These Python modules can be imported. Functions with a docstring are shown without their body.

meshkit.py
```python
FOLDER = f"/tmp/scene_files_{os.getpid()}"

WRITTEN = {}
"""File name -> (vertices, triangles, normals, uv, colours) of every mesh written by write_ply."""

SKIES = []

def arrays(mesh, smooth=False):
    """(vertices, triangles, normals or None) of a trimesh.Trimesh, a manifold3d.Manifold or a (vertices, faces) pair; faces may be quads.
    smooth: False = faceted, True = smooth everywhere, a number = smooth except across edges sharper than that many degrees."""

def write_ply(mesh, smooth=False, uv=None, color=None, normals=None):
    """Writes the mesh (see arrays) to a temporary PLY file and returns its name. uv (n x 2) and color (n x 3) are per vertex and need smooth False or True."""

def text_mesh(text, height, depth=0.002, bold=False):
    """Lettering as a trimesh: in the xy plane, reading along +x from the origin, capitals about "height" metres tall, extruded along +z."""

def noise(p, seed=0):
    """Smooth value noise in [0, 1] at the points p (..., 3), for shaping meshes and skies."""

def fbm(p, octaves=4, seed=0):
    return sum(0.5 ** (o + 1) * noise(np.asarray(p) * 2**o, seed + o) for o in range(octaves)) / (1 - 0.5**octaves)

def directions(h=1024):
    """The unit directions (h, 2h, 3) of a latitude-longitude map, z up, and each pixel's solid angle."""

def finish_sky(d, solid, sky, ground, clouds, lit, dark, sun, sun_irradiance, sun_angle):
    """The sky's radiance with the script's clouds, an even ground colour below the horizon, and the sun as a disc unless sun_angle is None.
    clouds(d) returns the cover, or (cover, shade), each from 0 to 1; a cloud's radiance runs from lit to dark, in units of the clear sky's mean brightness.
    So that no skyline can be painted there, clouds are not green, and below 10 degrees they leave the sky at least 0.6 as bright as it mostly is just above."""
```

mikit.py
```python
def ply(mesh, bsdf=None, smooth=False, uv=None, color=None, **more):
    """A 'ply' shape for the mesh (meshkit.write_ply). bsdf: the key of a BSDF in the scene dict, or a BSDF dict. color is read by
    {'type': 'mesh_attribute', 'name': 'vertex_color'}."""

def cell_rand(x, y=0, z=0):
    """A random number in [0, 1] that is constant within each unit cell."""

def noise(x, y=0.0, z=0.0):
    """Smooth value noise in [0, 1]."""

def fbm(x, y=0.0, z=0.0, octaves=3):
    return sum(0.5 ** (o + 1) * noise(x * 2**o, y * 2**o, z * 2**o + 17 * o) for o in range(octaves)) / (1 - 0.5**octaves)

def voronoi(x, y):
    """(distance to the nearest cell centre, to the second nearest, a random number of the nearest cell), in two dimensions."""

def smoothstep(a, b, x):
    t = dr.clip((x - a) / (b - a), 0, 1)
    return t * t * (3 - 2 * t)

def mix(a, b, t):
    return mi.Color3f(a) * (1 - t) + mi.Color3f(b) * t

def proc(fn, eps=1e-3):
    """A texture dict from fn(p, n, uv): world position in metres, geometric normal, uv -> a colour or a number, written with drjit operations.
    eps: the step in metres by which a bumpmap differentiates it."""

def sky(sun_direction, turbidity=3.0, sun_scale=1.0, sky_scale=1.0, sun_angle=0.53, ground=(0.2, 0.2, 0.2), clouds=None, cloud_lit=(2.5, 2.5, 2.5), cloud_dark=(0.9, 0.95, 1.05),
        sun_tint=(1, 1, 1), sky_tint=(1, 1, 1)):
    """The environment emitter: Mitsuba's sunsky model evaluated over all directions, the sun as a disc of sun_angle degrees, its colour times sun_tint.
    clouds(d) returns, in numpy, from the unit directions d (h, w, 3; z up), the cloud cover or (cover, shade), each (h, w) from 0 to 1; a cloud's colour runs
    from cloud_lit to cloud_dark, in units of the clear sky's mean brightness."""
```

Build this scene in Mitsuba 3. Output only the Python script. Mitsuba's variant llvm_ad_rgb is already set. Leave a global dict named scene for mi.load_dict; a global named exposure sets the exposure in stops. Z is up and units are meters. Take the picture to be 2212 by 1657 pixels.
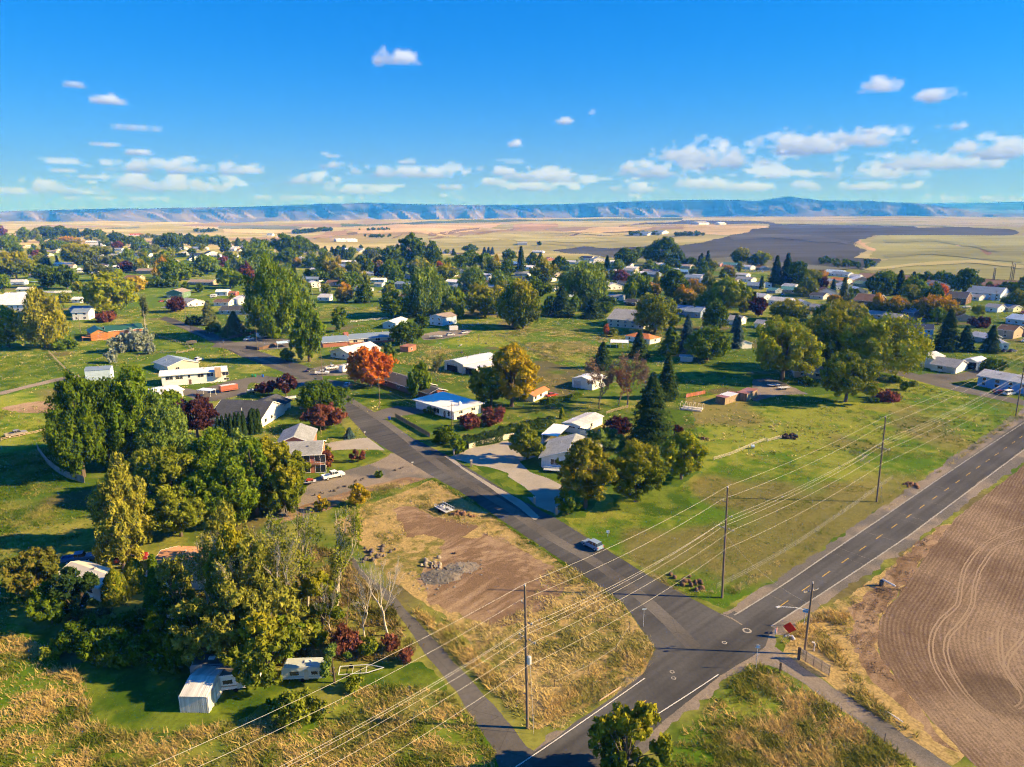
import math, random
import numpy as np, trimesh, shapely
import mitsuba as mi, drjit as dr
import mikit, meshkit
from mikit import proc, fbm, noise, voronoi, smoothstep, mix, cell_rand
from shapely.geometry import Polygon, LineString, Point

# ------------------------------------------------------------------ camera, sky, exposure
# TERRAIN-BEGIN
import numpy as np, meshkit
CAM_H = 67.0
def sstep(a, b, x):
    t = np.clip((x-a)/(b-a), 0, 1); return t*t*(3-2*t)
def terrain(x, y):
    x = np.asarray(x, float); y = np.asarray(y, float)
    q = np.stack([x/1100, y/700, 0*x], -1)
    n1 = meshkit.fbm(q+[3.3, 1.7, 0], 2, 5)-.5
    n2 = meshkit.fbm(q*3.1+[9.1, 4.2, 0], 2, 11)-.5
    az = x/np.maximum(y, 50)
    start = 930-300*sstep(.15, .6, az)+650*sstep(-.1, -.6, az)
    e = sstep(start, start+900, y)
    n3 = np.abs(meshkit.fbm(np.stack([x/420+y/900, y/520, 0*x+7.7], -1), 3, 23)*2-1)
    z = e*(28*n1+13*n2+26*(n3-.25)*sstep(.40, .05, az))
    # the long swell of ploughed and green land on the right
    z = z+e*16*np.exp(-((y-2050)/620)**2)*sstep(.1, .35, az)
    # the valley cut between town and the stubble hills
    z = z-e*9*np.exp(-((y-1500)/330)**2)*sstep(.30, .05, az)*sstep(-.55, -.35, az)
    z = z+22*sstep(2600, 5200, y)*sstep(-.25, .15, az)
    z = z+24*n1*sstep(3000, 6000, y)
    rim = 5200+3300*sstep(-.5, .25, az)+900*n2
    z = z-150*sstep(rim, rim+900, y)
    return np.where(e > 0, z, 0.0)
# TERRAIN-END

T = mi.ScalarTransform4f
PITCH = math.atan((828.5-460)/1536)
exposure = 2.4
SUN = (math.cos(math.radians(27))*math.cos(math.radians(-4)), math.cos(math.radians(27))*math.sin(math.radians(-4)), math.sin(math.radians(27)))

CLOUDS = [(-8.62, 10.84, 1.87, 0.67), (25.94, 8.18, 1.49, 0.63), (29.17, 7.36, 1.49, 0.48), (30.40, 5.46, 0.93, 0.26), (25.39, 5.39, 1.04, 0.30),
 (3.87, 6.71, 0.86, 0.30), (6.09, 7.27, 0.37, 0.26), (0.14, 5.03, 0.63, 0.34), (-28.03, 7.21, 1.19, 0.34), (-29.92, 8.05, 0.82, 0.17), (-26.70, 5.60, 1.57, 0.28),
 (-28.63, 4.45, 1.19, 0.24), (-26.65, 4.01, 1.04, 0.22), (-31.37, 2.67, 1.34, 0.21), (-29.83, 2.33, 1.68, 0.17), (15.28, 3.84, 4.29, 1.16), (21.46, 4.56, 3.54, 0.93),
 (24.72, 4.84, 2.80, 0.82), (11.10, 3.00, 2.80, 0.82), (13.64, 3.44, 1.87, 0.75), (32.96, 3.83, 3.17, 0.86), (29.40, 3.17, 3.54, 0.78), (25.83, 2.57, 3.54, 0.75),
 (-23.79, 2.99, 5.22, 0.56), (-24.36, 1.75, 4.85, 0.86), (-31.00, 1.44, 2.80, 0.71), (-34.09, 1.28, 1.49, 0.45), (-15.95, 2.35, 2.98, 0.52), (-13.54, 3.44, 1.31, 0.41),
 (-13.50, 4.10, 0.86, 0.26), (-7.87, 2.90, 3.73, 0.56), (-11.93, 1.61, 2.42, 0.48), (-0.93, 3.03, 1.42, 0.45), (2.83, 2.58, 2.80, 0.78), (-1.65, 2.23, 1.31, 0.41),
 (-4.52, 1.88, 1.31, 0.34), (1.58, 1.85, 2.24, 0.48), (9.77, 1.66, 2.80, 0.56), (13.89, 1.97, 2.05, 0.56), (19.12, 2.67, 1.12, 0.41), (17.64, 1.73, 2.42, 0.41),
 (21.70, 1.88, 1.31, 0.48), (25.05, 1.68, 4.10, 0.37), (32.59, 0.83, 3.54, 0.34), (-19.48, 2.92, 1.31, 0.22), (-8.02, 3.71, 0.93, 0.26), (8.01, 1.80, 1.68, 0.37), (-16.37, 1.01, 4.10, 0.26), (-28.35, 0.87, 3.36, 0.22)]
def clouds(d):
    az = np.degrees(np.arctan2(d[..., 0], d[..., 1])); el = np.degrees(np.arcsin(np.clip(d[..., 2], -1, 1)))
    cover = np.zeros(az.shape); shade = np.zeros(az.shape)
    band = (el > -.5) & (el < 40)
    A, E = az[band], el[band]
    q = np.stack([A, E*1.8, 0*A], -1)
    wob = meshkit.fbm(q*.9, 4, 3)-.5
    puff = meshkit.fbm(q*1.9+[5, 5, 5], 3, 8)-.5
    c = np.zeros(A.shape); s = np.zeros(A.shape)
    # the same kind of fair weather clouds goes on round the sky outside the frame
    rng = np.random.default_rng(5); extra = []
    for k in range(110):
        a = rng.uniform(45, 315); a = a if a < 180 else a-360
        e = 1.5+22*rng.random()**2.2; w = rng.uniform(.5, 3.2)
        extra.append((a, e, w, w*rng.uniform(.16, .34)))
    for (a, e, w, h) in CLOUDS+extra:
        big = 1.1+.3*(w > 2.0); w, h = w*big, h*(1.08+.12*(w > 2.0))
        dx = (A-a+180) % 360-180
        near = np.abs(dx) < w*2.2
        x = dx[near]/w; y = (E[near]-e)/h
        y = np.where(y < -.2, (y+.2)*2.2-.2, y*.85)
        dens = 1-x*x-y*y+1.7*wob[near]+1.0*puff[near]-.15
        cc = np.clip(dens/.75, 0, 1)
        sh = np.clip(.52-.85*y-.5*puff[near]-.25*x, 0, 1)*np.clip(dens*1.6, .25, 1)
        new = cc > c[near]
        s[near] = np.where(new, sh, s[near]); c[near] = np.maximum(c[near], cc)
    veil = .80*np.exp(-(np.maximum(E, 0)/4.6)**1.3); s = np.where(veil > c, .62, s); c = np.maximum(c, veil)
    # rows of small far cumulus low in the sky
    r1 = meshkit.fbm(np.stack([A*.42, E*1.5, 0*A+9], -1), 4, 33); r2 = meshkit.fbm(np.stack([A*.10, E*.5, 0*A+2], -1), 2, 35)
    rows = np.clip((r1+.35*(r2-.5)-.60)*9, 0, .9)*np.clip((E-.7)/.5, 0, 1)*np.clip((4.6-E)/1.4, 0, 1)
    s = np.where(rows > c, np.clip(.75-.9*(r1-.5)*4, .05, .9), s); c = np.maximum(c, rows)
    # thin streaks low over the horizon
    st = meshkit.fbm(np.stack([A*.16, E*2.2, 0*A+4], -1), 4, 21)
    thin = np.clip((st-.49)*2.4, 0, .5)*np.exp(-((E-1.2)/2.2)**2)
    s = np.where(thin > c, .42, s); c = np.maximum(c, thin)
    cover[band] = c*np.clip((E+.5)/.6, 0, 1); shade[band] = s
    return cover, shade

scene = {}
labels = {}
scene['air'] = {'type': 'homogeneous', 'albedo': {'type': 'rgb', 'value': [.45, .90, 1.0]}, 'sigma_t': {'type': 'rgb', 'value': [.8e-5, 3.2e-5, 1.35e-4]}}
scene['camera'] = {'type': 'perspective', 'fov': 2*math.degrees(math.atan(1106/1536)), 'fov_axis': 'x', 'near_clip': .5, 'far_clip': 60000.0,
  'to_world': T().look_at(origin=[0, 0, CAM_H], target=[0, math.cos(PITCH), CAM_H-math.sin(PITCH)], up=[0, 0, 1]),
  'medium': {'type': 'ref', 'id': 'air'}}
scene['daylight'] = mikit.sky(SUN, turbidity=2.6, sun_scale=1.45, sun_tint=(1.08, 1.02, .82), sky_tint=(.012, .54, 1.32), clouds=clouds, cloud_lit=(2.7, 3.0, 3.95), cloud_dark=(.95, 1.25, 2.2), ground=(.12, .11, .07))

# ------------------------------------------------------------------ materials
def packed(uv):
    a = dr.floor(uv.x); return mi.Color3f(a/255, (uv.x-a-.002)/.99, uv.y)
def P(c, r=.9, spec=.2, **k):
    return {'type': 'twosided', 'bsdf': {'type': 'principled', 'base_color': c, 'roughness': r, 'specular': spec, **k}}
def weather(p, n, uv):
    w = .80+.38*fbm(p.x*.9, p.y*.9, p.z*1.6, octaves=3)
    s = noise(p.x*7, p.y*7, p.z*.6)
    return packed(uv)*(w*(.93+.14*s))
def shingle(p, n, uv):
    w = .72+.5*fbm(p.x*.6, p.y*.6, p.z*.6, octaves=3)
    row = dr.floor(p.z*9.0)
    t = cell_rand(dr.floor(p.x*2.2+row*.37), dr.floor(p.y*2.2), row)
    return packed(uv)*(w*(.84+.32*t))
def sheetmetal(p, n, uv):
    w = .9+.2*fbm(p.x*.4, p.y*.4, p.z*.4, octaves=2)
    return packed(uv)*w
vc = {'type': 'mesh_attribute', 'name': 'vertex_color'}
scene['paint'] = P(proc(weather), .75)
scene['roofing'] = P(proc(shingle), .85)
scene['metalroof'] = P(proc(sheetmetal), .42, .4)
scene['gloss'] = P(proc(lambda p, n, uv: packed(uv)), .22, .5, clearcoat=.7, clearcoat_gloss=.9)
scene['pane'] = P({'type': 'rgb', 'value': [.03, .035, .042]}, .08, .6)
scene['wiremetal'] = P({'type': 'rgb', 'value': [.66, .62, .52]}, .5, .5)
scene['leaf'] = {'type': 'principledthin', 'base_color': vc, 'roughness': .65, 'diff_trans': .34, 'eta': 1.35}
scene['straw'] = {'type': 'principledthin', 'base_color': vc, 'roughness': .8, 'diff_trans': .45, 'eta': 1.3}

def c3(*a): return mi.Color3f(*a)
def town_ground(p, n, uv):
    a = fbm(p.x*.018, p.y*.018, octaves=3); b = fbm(p.x*.21+7, p.y*.21, octaves=3); d = noise(p.x*1.7, p.y*1.7); e = noise(p.x*5.1, p.y*5.1)
    far = smoothstep(900, 1300, p.y+.35*p.x)
    grass = mix((.075, .135, .010), (.25, .25, .05), smoothstep(.42, .70, a*.55+b*.45))
    grass = mix(grass, c3(.135, .10, .055), smoothstep(.66, .8, fbm(p.x*.05+40, p.y*.05, octaves=2))*.7)
    g2 = fbm(p.x*.0022, p.y*.0044, octaves=3); str_ = noise(p.x*.004+p.y*.0012, p.y*.05)
    stub = mix((.39, .335, .145), (.28, .26, .09), smoothstep(.38, .62, g2))
    stub = mix(stub, c3(.26, .19, .105), smoothstep(.55, .8, fbm(p.x*.0011+9, p.y*.0035, octaves=2)))
    stub = stub*(.86+.28*str_)
    return mix(grass*(.62+.32*d+.18*e), stub*.9, far)
def lawn_fn(p, n, uv):
    b = fbm(p.x*.25, p.y*.25, octaves=3); d = noise(p.x*2.3, p.y*2.3); e = noise(p.x*7, p.y*7)
    return mix((.055, .115, .006), (.15, .20, .018), smoothstep(.3, .7, b))*(.64+.26*d+.18*e)
def pasture_fn(p, n, uv):
    a = fbm(p.x*.045, p.y*.045, octaves=3); b = fbm(p.x*.4, p.y*.4+3, octaves=3); d = noise(p.x*2.6, p.y*2.6); e = noise(p.x*8, p.y*8)
    g = mix((.075, .15, .006), (.22, .245, .03), smoothstep(.36, .64, a*.6+b*.4))
    g = mix(g, c3(.20, .145, .06), smoothstep(.56, .70, fbm(p.x*.03+20, p.y*.03+5, octaves=3))*.65)
    return g*(.74+.28*d+.22*e)
def straw_fn(p, n, uv):
    a = fbm(p.x*.07, p.y*.07, octaves=3); b = fbm(p.x*.8, p.y*.8+3, octaves=3); d = noise(p.x*4, p.y*4)
    g = mix((.46, .33, .13), (.19, .18, .04), smoothstep(.45, .70, a*.5+b*.5))
    return g*(.56+.52*d)
def dirt_fn(p, n, uv):
    u = p.x*.75+p.y*.66; v = -p.x*.66+p.y*.75
    a = fbm(p.x*.09, p.y*.09, octaves=3); rut = fbm(u*.35+a*9, v*1.1+a*7, octaves=3); d = noise(p.x*6, p.y*6)
    g = mix((.19, .122, .07), (.345, .24, .145), smoothstep(.34, .68, .5*a+.5*rut))
    return g*(.72+.45*d)
def asphalt_fn(p, n, uv):
    a = fbm(p.x*.08, p.y*.08, octaves=3); d = noise(p.x*3, p.y*3); e = noise(p.x*11, p.y*11)
    v = -p.x*.668+p.y*.744
    u = p.x*.747+p.y*.665
    return c3(.082, .081, .078)*(.55+.85*a)*(.86+.16*d+.14*e)*(.72+.56*fbm(v*1.1, u*.05, octaves=2))
def oldasphalt_fn(p, n, uv):
    a = fbm(p.x*.1+3, p.y*.1, octaves=3); d = noise(p.x*3, p.y*3); e = noise(p.x*11, p.y*11)
    crack = voronoi(p.x*.22, p.y*.22); ck = 1-smoothstep(.0, .035, crack[1]-crack[0])
    return c3(.125, .116, .102)*(.58+.8*a)*(.84+.2*d+.14*e)*(1-.25*ck)
def gravel_fn(p, n, uv):
    a = fbm(p.x*.14, p.y*.14, octaves=3); d = noise(p.x*5, p.y*5); e = noise(p.x*13, p.y*13)
    return mix((.135, .125, .11), (.24, .20, .155), smoothstep(.35, .65, a))*(.68+.35*d+.3*e)
def concrete_fn(p, n, uv):
    a = fbm(p.x*.3, p.y*.3, octaves=3); d = noise(p.x*4, p.y*4)
    return c3(.36, .325, .27)*(.78+.3*a)*(.92+.16*d)
def smin(a, b, k):
    h = dr.clip(.5+.5*(b-a)/k, 0, 1); return b*(1-h)+a*h-k*h*(1-h)
PA, PA2, PB, PB2 = (62.35, 107.90), (84.76, 132.67), (57.19, 98.00), (57.17, 80.18)
PSPOT = (69.66, 88.33)
def _nrm(a, b):
    n = np.array([b[1]-a[1], -(b[0]-a[0])]); n /= np.linalg.norm(n)
    return n if n@(np.array(PSPOT)-a) > 0 else -n
PNA, PNB = [tuple(map(float, _nrm(*q))) for q in ((PA, PA2), (PB, PB2))]
def plough_fn(p, n, uv):
    f = smin((p.x-PA[0])*PNA[0]+(p.y-PA[1])*PNA[1], (p.x-PB[0])*PNB[0]+(p.y-PB[1])*PNB[1], 9.0)
    w = f+.5*fbm(p.x*.12, p.y*.12, octaves=2)
    s = .5+.5*dr.sin(w*(2*math.pi/.62)); s2 = .5+.5*dr.sin(w*(2*math.pi/2.5)+1.0)
    a = fbm(p.x*.06, p.y*.06, octaves=3); d = noise(p.x*7, p.y*7)
    dark = 1-smoothstep(.7, 1.15, dr.sqrt(dr.square((p.x-PSPOT[0])/5.6)+dr.square((p.y-PSPOT[1])/5.4)))
    g = mix((.125, .082, .052), (.30, .22, .145), (.12+.36*noise(p.x*.5, p.y*.5))*s+.10*s2+.54*smoothstep(.3, .7, a))
    return g*(.62+.45*d+.25*noise(p.x*2.6, p.y*2.6))*(1-.35*dark)
def field_fn(p, n, uv):
    a = fbm(p.x*.003, p.y*.006, octaves=3); b = noise(p.x*.006+p.y*.002, p.y*.07); d = noise(p.x*.03, p.y*.05)
    return packed(uv)*(.46+.80*a+.28*b+.1*d)
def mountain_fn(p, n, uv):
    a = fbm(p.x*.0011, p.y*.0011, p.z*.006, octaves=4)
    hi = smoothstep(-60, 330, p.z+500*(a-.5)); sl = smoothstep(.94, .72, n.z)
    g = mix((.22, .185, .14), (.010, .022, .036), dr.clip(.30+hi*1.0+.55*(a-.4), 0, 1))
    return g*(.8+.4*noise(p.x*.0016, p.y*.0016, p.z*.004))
for nm, fn, r in (('ground_mix', town_ground, .95), ('lawn_green', lawn_fn, .9), ('pasture_green', pasture_fn, .9), ('straw_floor', straw_fn, .95), ('bare_dirt', dirt_fn, .95),
                  ('asphalt', asphalt_fn, .8), ('old_asphalt', oldasphalt_fn, .85), ('gravel_mix', gravel_fn, .95), ('concrete', concrete_fn, .85),
                  ('furrows', plough_fn, .95), ('field_mix', field_fn, .95), ('mountain_mix', mountain_fn, 1.0)):
    scene[nm] = P(proc(fn), r, .1)

# ------------------------------------------------------------------ helpers
COL = dict(white=(.80, .79, .76), cream=(.66, .59, .46), tan=(.50, .37, .25), brown=(.17, .105, .075), grey=(.30, .31, .32), charcoal=(.075, .08, .09), navy=(.035, .05, .10),
   blue=(.16, .34, .60), paleblue=(.50, .62, .74), bluegrey=(.20, .27, .36), green=(.16, .26, .17), darkgreen=(.03, .10, .075), red=(.45, .07, .04), orange=(.62, .21, .06),
   brick=(.42, .17, .11), rust=(.30, .13, .085), log=(.50, .21, .08), wood=(.25, .18, .12), greywood=(.27, .24, .20), black=(.02, .02, .02), silver=(.55, .57, .60),
   teal=(.10, .27, .27), pink=(.62, .45, .40), lightgrey=(.52, .53, .54), yellow=(.75, .45, .03), taupe=(.30, .24, .20), galv=(.62, .64, .66))
def col(c): return COL[c] if isinstance(c, str) else c
taken = {}
def numbered(name):
    k = taken.get(name, 0); taken[name] = k+1
    return name if k == 0 else f'{name}_{k:03d}'
def tag(key, label=None, cat=None, group=None, kind=None):
    d = labels.setdefault(key, {})
    if label: d['label'] = label
    if cat: d['category'] = cat
    if group: d['group'] = group
    if kind: d['kind'] = kind
    return key
def thing(name, label, cat, group=None):
    return tag(numbered(name), label, cat, group)
def tri(f):
    f = np.asarray(f, int)
    return f if f.shape[1] == 3 else np.vstack([f[:, [0, 1, 2]], f[:, [0, 2, 3]]])
class MB:
    """collects pieces of one mesh"""
    def __init__(s): s.v, s.f, s.n = [], [], 0
    def add(s, v, f):
        v = np.asarray(v, float); s.v.append(v); s.f.append(tri(f)+s.n); s.n += len(v); return s
    def mesh(s, m): return s.add(m.vertices, m.faces)
    def box(s, x0, y0, z0, x1, y1, z1):
        v = [(x, y, z) for x in (x0, x1) for y in (y0, y1) for z in (z0, z1)]
        return s.add(v, [(0, 1, 3, 2), (4, 6, 7, 5), (0, 4, 5, 1), (2, 3, 7, 6), (0, 2, 6, 4), (1, 5, 7, 3)])
    def cbox(s, x, y, z, a, b, c): return s.box(x-a/2, y-b/2, z-c/2, x+a/2, y+b/2, z+c/2)
    def tube(s, pts, r, n=5, cap=True):
        p = np.asarray(pts, float); r = np.broadcast_to(np.asarray(r, float), (len(p),))
        t = np.gradient(p, axis=0); t /= np.linalg.norm(t, axis=1, keepdims=True)+1e-12
        up = np.where(np.abs(t[:, 2:3]) < .9, [[0, 0, 1.]], [[1., 0, 0]])
        a = np.cross(t, up); a /= np.linalg.norm(a, axis=1, keepdims=True); b = np.cross(t, a)
        th = np.arange(n)*2*math.pi/n
        ring = p[:, None]+r[:, None, None]*(np.cos(th)[None, :, None]*a[:, None]+np.sin(th)[None, :, None]*b[:, None])
        v = ring.reshape(-1, 3); m = len(p)
        i = np.arange(m-1)[:, None]*n; j = np.arange(n)[None]; j2 = (j+1) % n
        q = np.stack([i+j, i+j2, i+n+j2, i+n+j], -1).reshape(-1, 4)
        f = tri(q)
        if cap and n > 2:
            f = np.vstack([f, [(0, k+1, k) for k in range(1, n-1)], [((m-1)*n, (m-1)*n+k, (m-1)*n+k+1) for k in range(1, n-1)]])
        return s.add(v, f)
    def wheel(s, x, y, z, r, w, n=14):
        return s.tube([(x, y-w/2, z), (x, y-w/2+.02, z), (x, y+w/2-.02, z), (x, y+w/2, z)], [r*.9, r, r, r*.9], n)
    def prism(s, poly, y0, y1, axis='y'):
        """poly: list of (x, z); extruded along y"""
        m = trimesh.creation.extrude_polygon(Polygon(poly), y1-y0, engine='earcut'); v = m.vertices
        return s.add(np.stack([v[:, 0], v[:, 2]+y0, v[:, 1]], 1), m.faces[:, ::-1])
    def sheet(s, poly, z):
        v, f = trimesh.creation.triangulate_polygon(poly, engine='earcut')
        return s.add(np.c_[v, np.full(len(v), z)], f)
    def get(s): return np.vstack(s.v), np.vstack(s.f)
def place(v, x, y, z=0, rot=0.0):
    """rot in degrees about z"""
    c, s_ = math.cos(math.radians(rot)), math.sin(math.radians(rot)); v = np.asarray(v, float)
    return np.stack([v[:, 0]*c-v[:, 1]*s_+x, v[:, 0]*s_+v[:, 1]*c+y, v[:, 2]+z], 1)
def put(key, part, mb, colour, mat='paint', at=None, smooth=False, label=None):
    """one entry of the scene: the thing itself (part None) or a part of it"""
    v, f = mb.get() if isinstance(mb, MB) else mb
    if at is not None: v = place(v, *at)
    k = key if part is None else numbered(key+'__'+part)
    uv = None; cols = None
    if isinstance(colour, np.ndarray): cols = colour
    elif colour is not None:
        r, g, b = col(colour); uv = np.tile([math.floor(r*255)+.002+.99*min(g, .998), b], (len(v), 1))
    scene[k] = mikit.ply(trimesh.Trimesh(v, f, process=False), mat, smooth=smooth, uv=uv, color=cols)
    if label: labels[k] = {'label': label}
    return k
def struct(name, label, mb, mat, colour=None, part_of=None):
    k = numbered(name) if part_of is None else numbered(part_of+'__'+name)
    v, f = mb.get() if isinstance(mb, MB) else mb
    uv = None
    if colour is not None:
        r, g, b = col(colour); uv = np.tile([math.floor(r*255)+.002+.99*g, b], (len(v), 1))
    scene[k] = mikit.ply(trimesh.Trimesh(v, f, process=False), mat, uv=uv)
    if part_of is None: labels[k] = {'label': label, 'kind': 'structure'}
    return k
def jag(pts, amp=.5, step=1.2, seed=0):
    ring = Polygon(pts).exterior; n = max(8, int(ring.length/step))
    p = np.array([ring.interpolate(i/n, normalized=True).coords[0] for i in range(n)])
    q = np.c_[p*.35, np.zeros(n)]; q2 = np.c_[p*1.1, np.zeros(n)]
    d = np.stack([meshkit.noise(q, seed)-.5+.6*(meshkit.noise(q2, seed+5)-.5), meshkit.noise(q, seed+9)-.5+.6*(meshkit.noise(q2, seed+3)-.5)], 1)
    pl = Polygon(p+2*amp*d).buffer(0)
    return max(pl.geoms, key=lambda g: g.area) if pl.geom_type == 'MultiPolygon' else pl
def smoothline(pts, step=1.5):
    p = np.array(pts); t = np.r_[0, np.cumsum(np.linalg.norm(np.diff(p, axis=0), axis=1))]
    from scipy.interpolate import PchipInterpolator
    s = np.linspace(0, t[-1], max(3, int(t[-1]/step)))
    return np.stack([PchipInterpolator(t, p[:, 0])(s), PchipInterpolator(t, p[:, 1])(s)], 1)
def strip(pts, w, z, step=1.5):
    p = smoothline(pts, step); t = np.gradient(p, axis=0); t /= np.linalg.norm(t, axis=1, keepdims=True); n = np.stack([-t[:, 1], t[:, 0]], 1)
    w = np.broadcast_to(w, (len(p),))[:, None]
    v = np.r_[np.c_[p+n*w/2, np.full(len(p), z)], np.c_[p-n*w/2, np.full(len(p), z)]]; m = len(p); i = np.arange(m-1)
    return v, tri(np.stack([i, i+m, i+m+1, i+1], 1))
LEVEL = .004
HARD = []
def zone(name, label, pts, level, mat, amp=.4, seed=0, step=1.0):
    if mat in ('asphalt', 'old_asphalt', 'gravel_mix', 'concrete') and name != 'road_verge': HARD.append(pts)
    return struct(name, label, MB().sheet(jag(pts, amp, step, seed), LEVEL*level), mat)
def zt(x, y): return float(terrain(np.array([x]), np.array([y]))[0])

# ------------------------------------------------------------------ foliage
LEAF = dict(
 dark=[(.024, .050, .008), (.046, .082, .010), (.085, .115, .013)], green=[(.044, .082, .010), (.078, .125, .013), (.135, .165, .018)],
 lime=[(.10, .14, .016), (.17, .19, .02), (.25, .225, .025)], yellow=[(.28, .22, .014), (.44, .30, .012), (.20, .17, .02)], gold=[(.42, .26, .015), (.50, .29, .012), (.28, .20, .02)],
 orange=[(.42, .12, .02), (.50, .20, .02), (.28, .08, .02)], rustgreen=[(.07, .078, .014), (.15, .12, .024), (.095, .11, .016)], goldgreen=[(.085, .10, .013), (.28, .23, .018), (.15, .16, .018)], olive=[(.068, .088, .013), (.12, .135, .02), (.18, .19, .03)], paleolive=[(.19, .175, .035), (.28, .24, .05), (.11, .115, .025)],
 plum=[(.040, .016, .018), (.062, .025, .026), (.085, .035, .03)], rust=[(.14, .05, .032), (.20, .075, .045), (.085, .045, .025)], silver=[(.20, .23, .17), (.28, .31, .24), (.13, .16, .10)],
 grey=[(.075, .09, .05), (.11, .125, .07), (.05, .065, .03)], bluespruce=[(.045, .085, .075), (.075, .12, .11), (.03, .06, .05)], conifer=[(.014, .034, .010), (.028, .056, .014), (.052, .078, .020)],
 thin=[(.10, .115, .017), (.17, .18, .026), (.25, .24, .04)], twig=[(.15, .10, .065), (.21, .15, .10), (.10, .07, .045)], silvergreen=[(.050, .085, .020), (.095, .14, .034), (.16, .195, .055)], redbush=[(.20, .055, .045), (.14, .05, .035), (.10, .06, .03)],
 turnorange=[(.06, .075, .014), (.34, .17, .018), (.15, .12, .018)], turnyellow=[(.06, .085, .014), (.22, .19, .02), (.11, .125, .018)])
for q in ('dark', 'green', 'olive', 'lime', 'turnyellow', 'turnorange', 'paleolive', 'silvergreen', 'grey'): LEAF[q] = [(r*1.10+.008, g*1.17+.007, b*.8) for r, g, b in LEAF[q]]
def unit(rng, n):
    v = rng.normal(size=(n, 3)); return v/np.linalg.norm(v, axis=1, keepdims=True)
def leaf_tris(rng, c, size, cols, long=1.0, up=0.0, normal=None):
    n = len(c); nn = unit(rng, n)
    if normal is not None: nn = nn*.5+normal; nn /= np.linalg.norm(nn, axis=1, keepdims=True)+1e-9
    a = np.cross(nn, unit(rng, n)); a[:, 2] = a[:, 2]+up; a /= np.linalg.norm(a, axis=1, keepdims=True)+1e-9
    b = np.cross(nn, a); s = (size*rng.uniform(.55, 1.6, n)**1.1)[:, None]
    v = np.stack([c+a*s*long, c-a*s*.55*long+b*s*.62, c-a*s*.45*long-b*s*.62], 1).reshape(-1, 3)
    return v, np.arange(3*n).reshape(-1, 3), np.repeat(cols, 3, axis=0)
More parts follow.
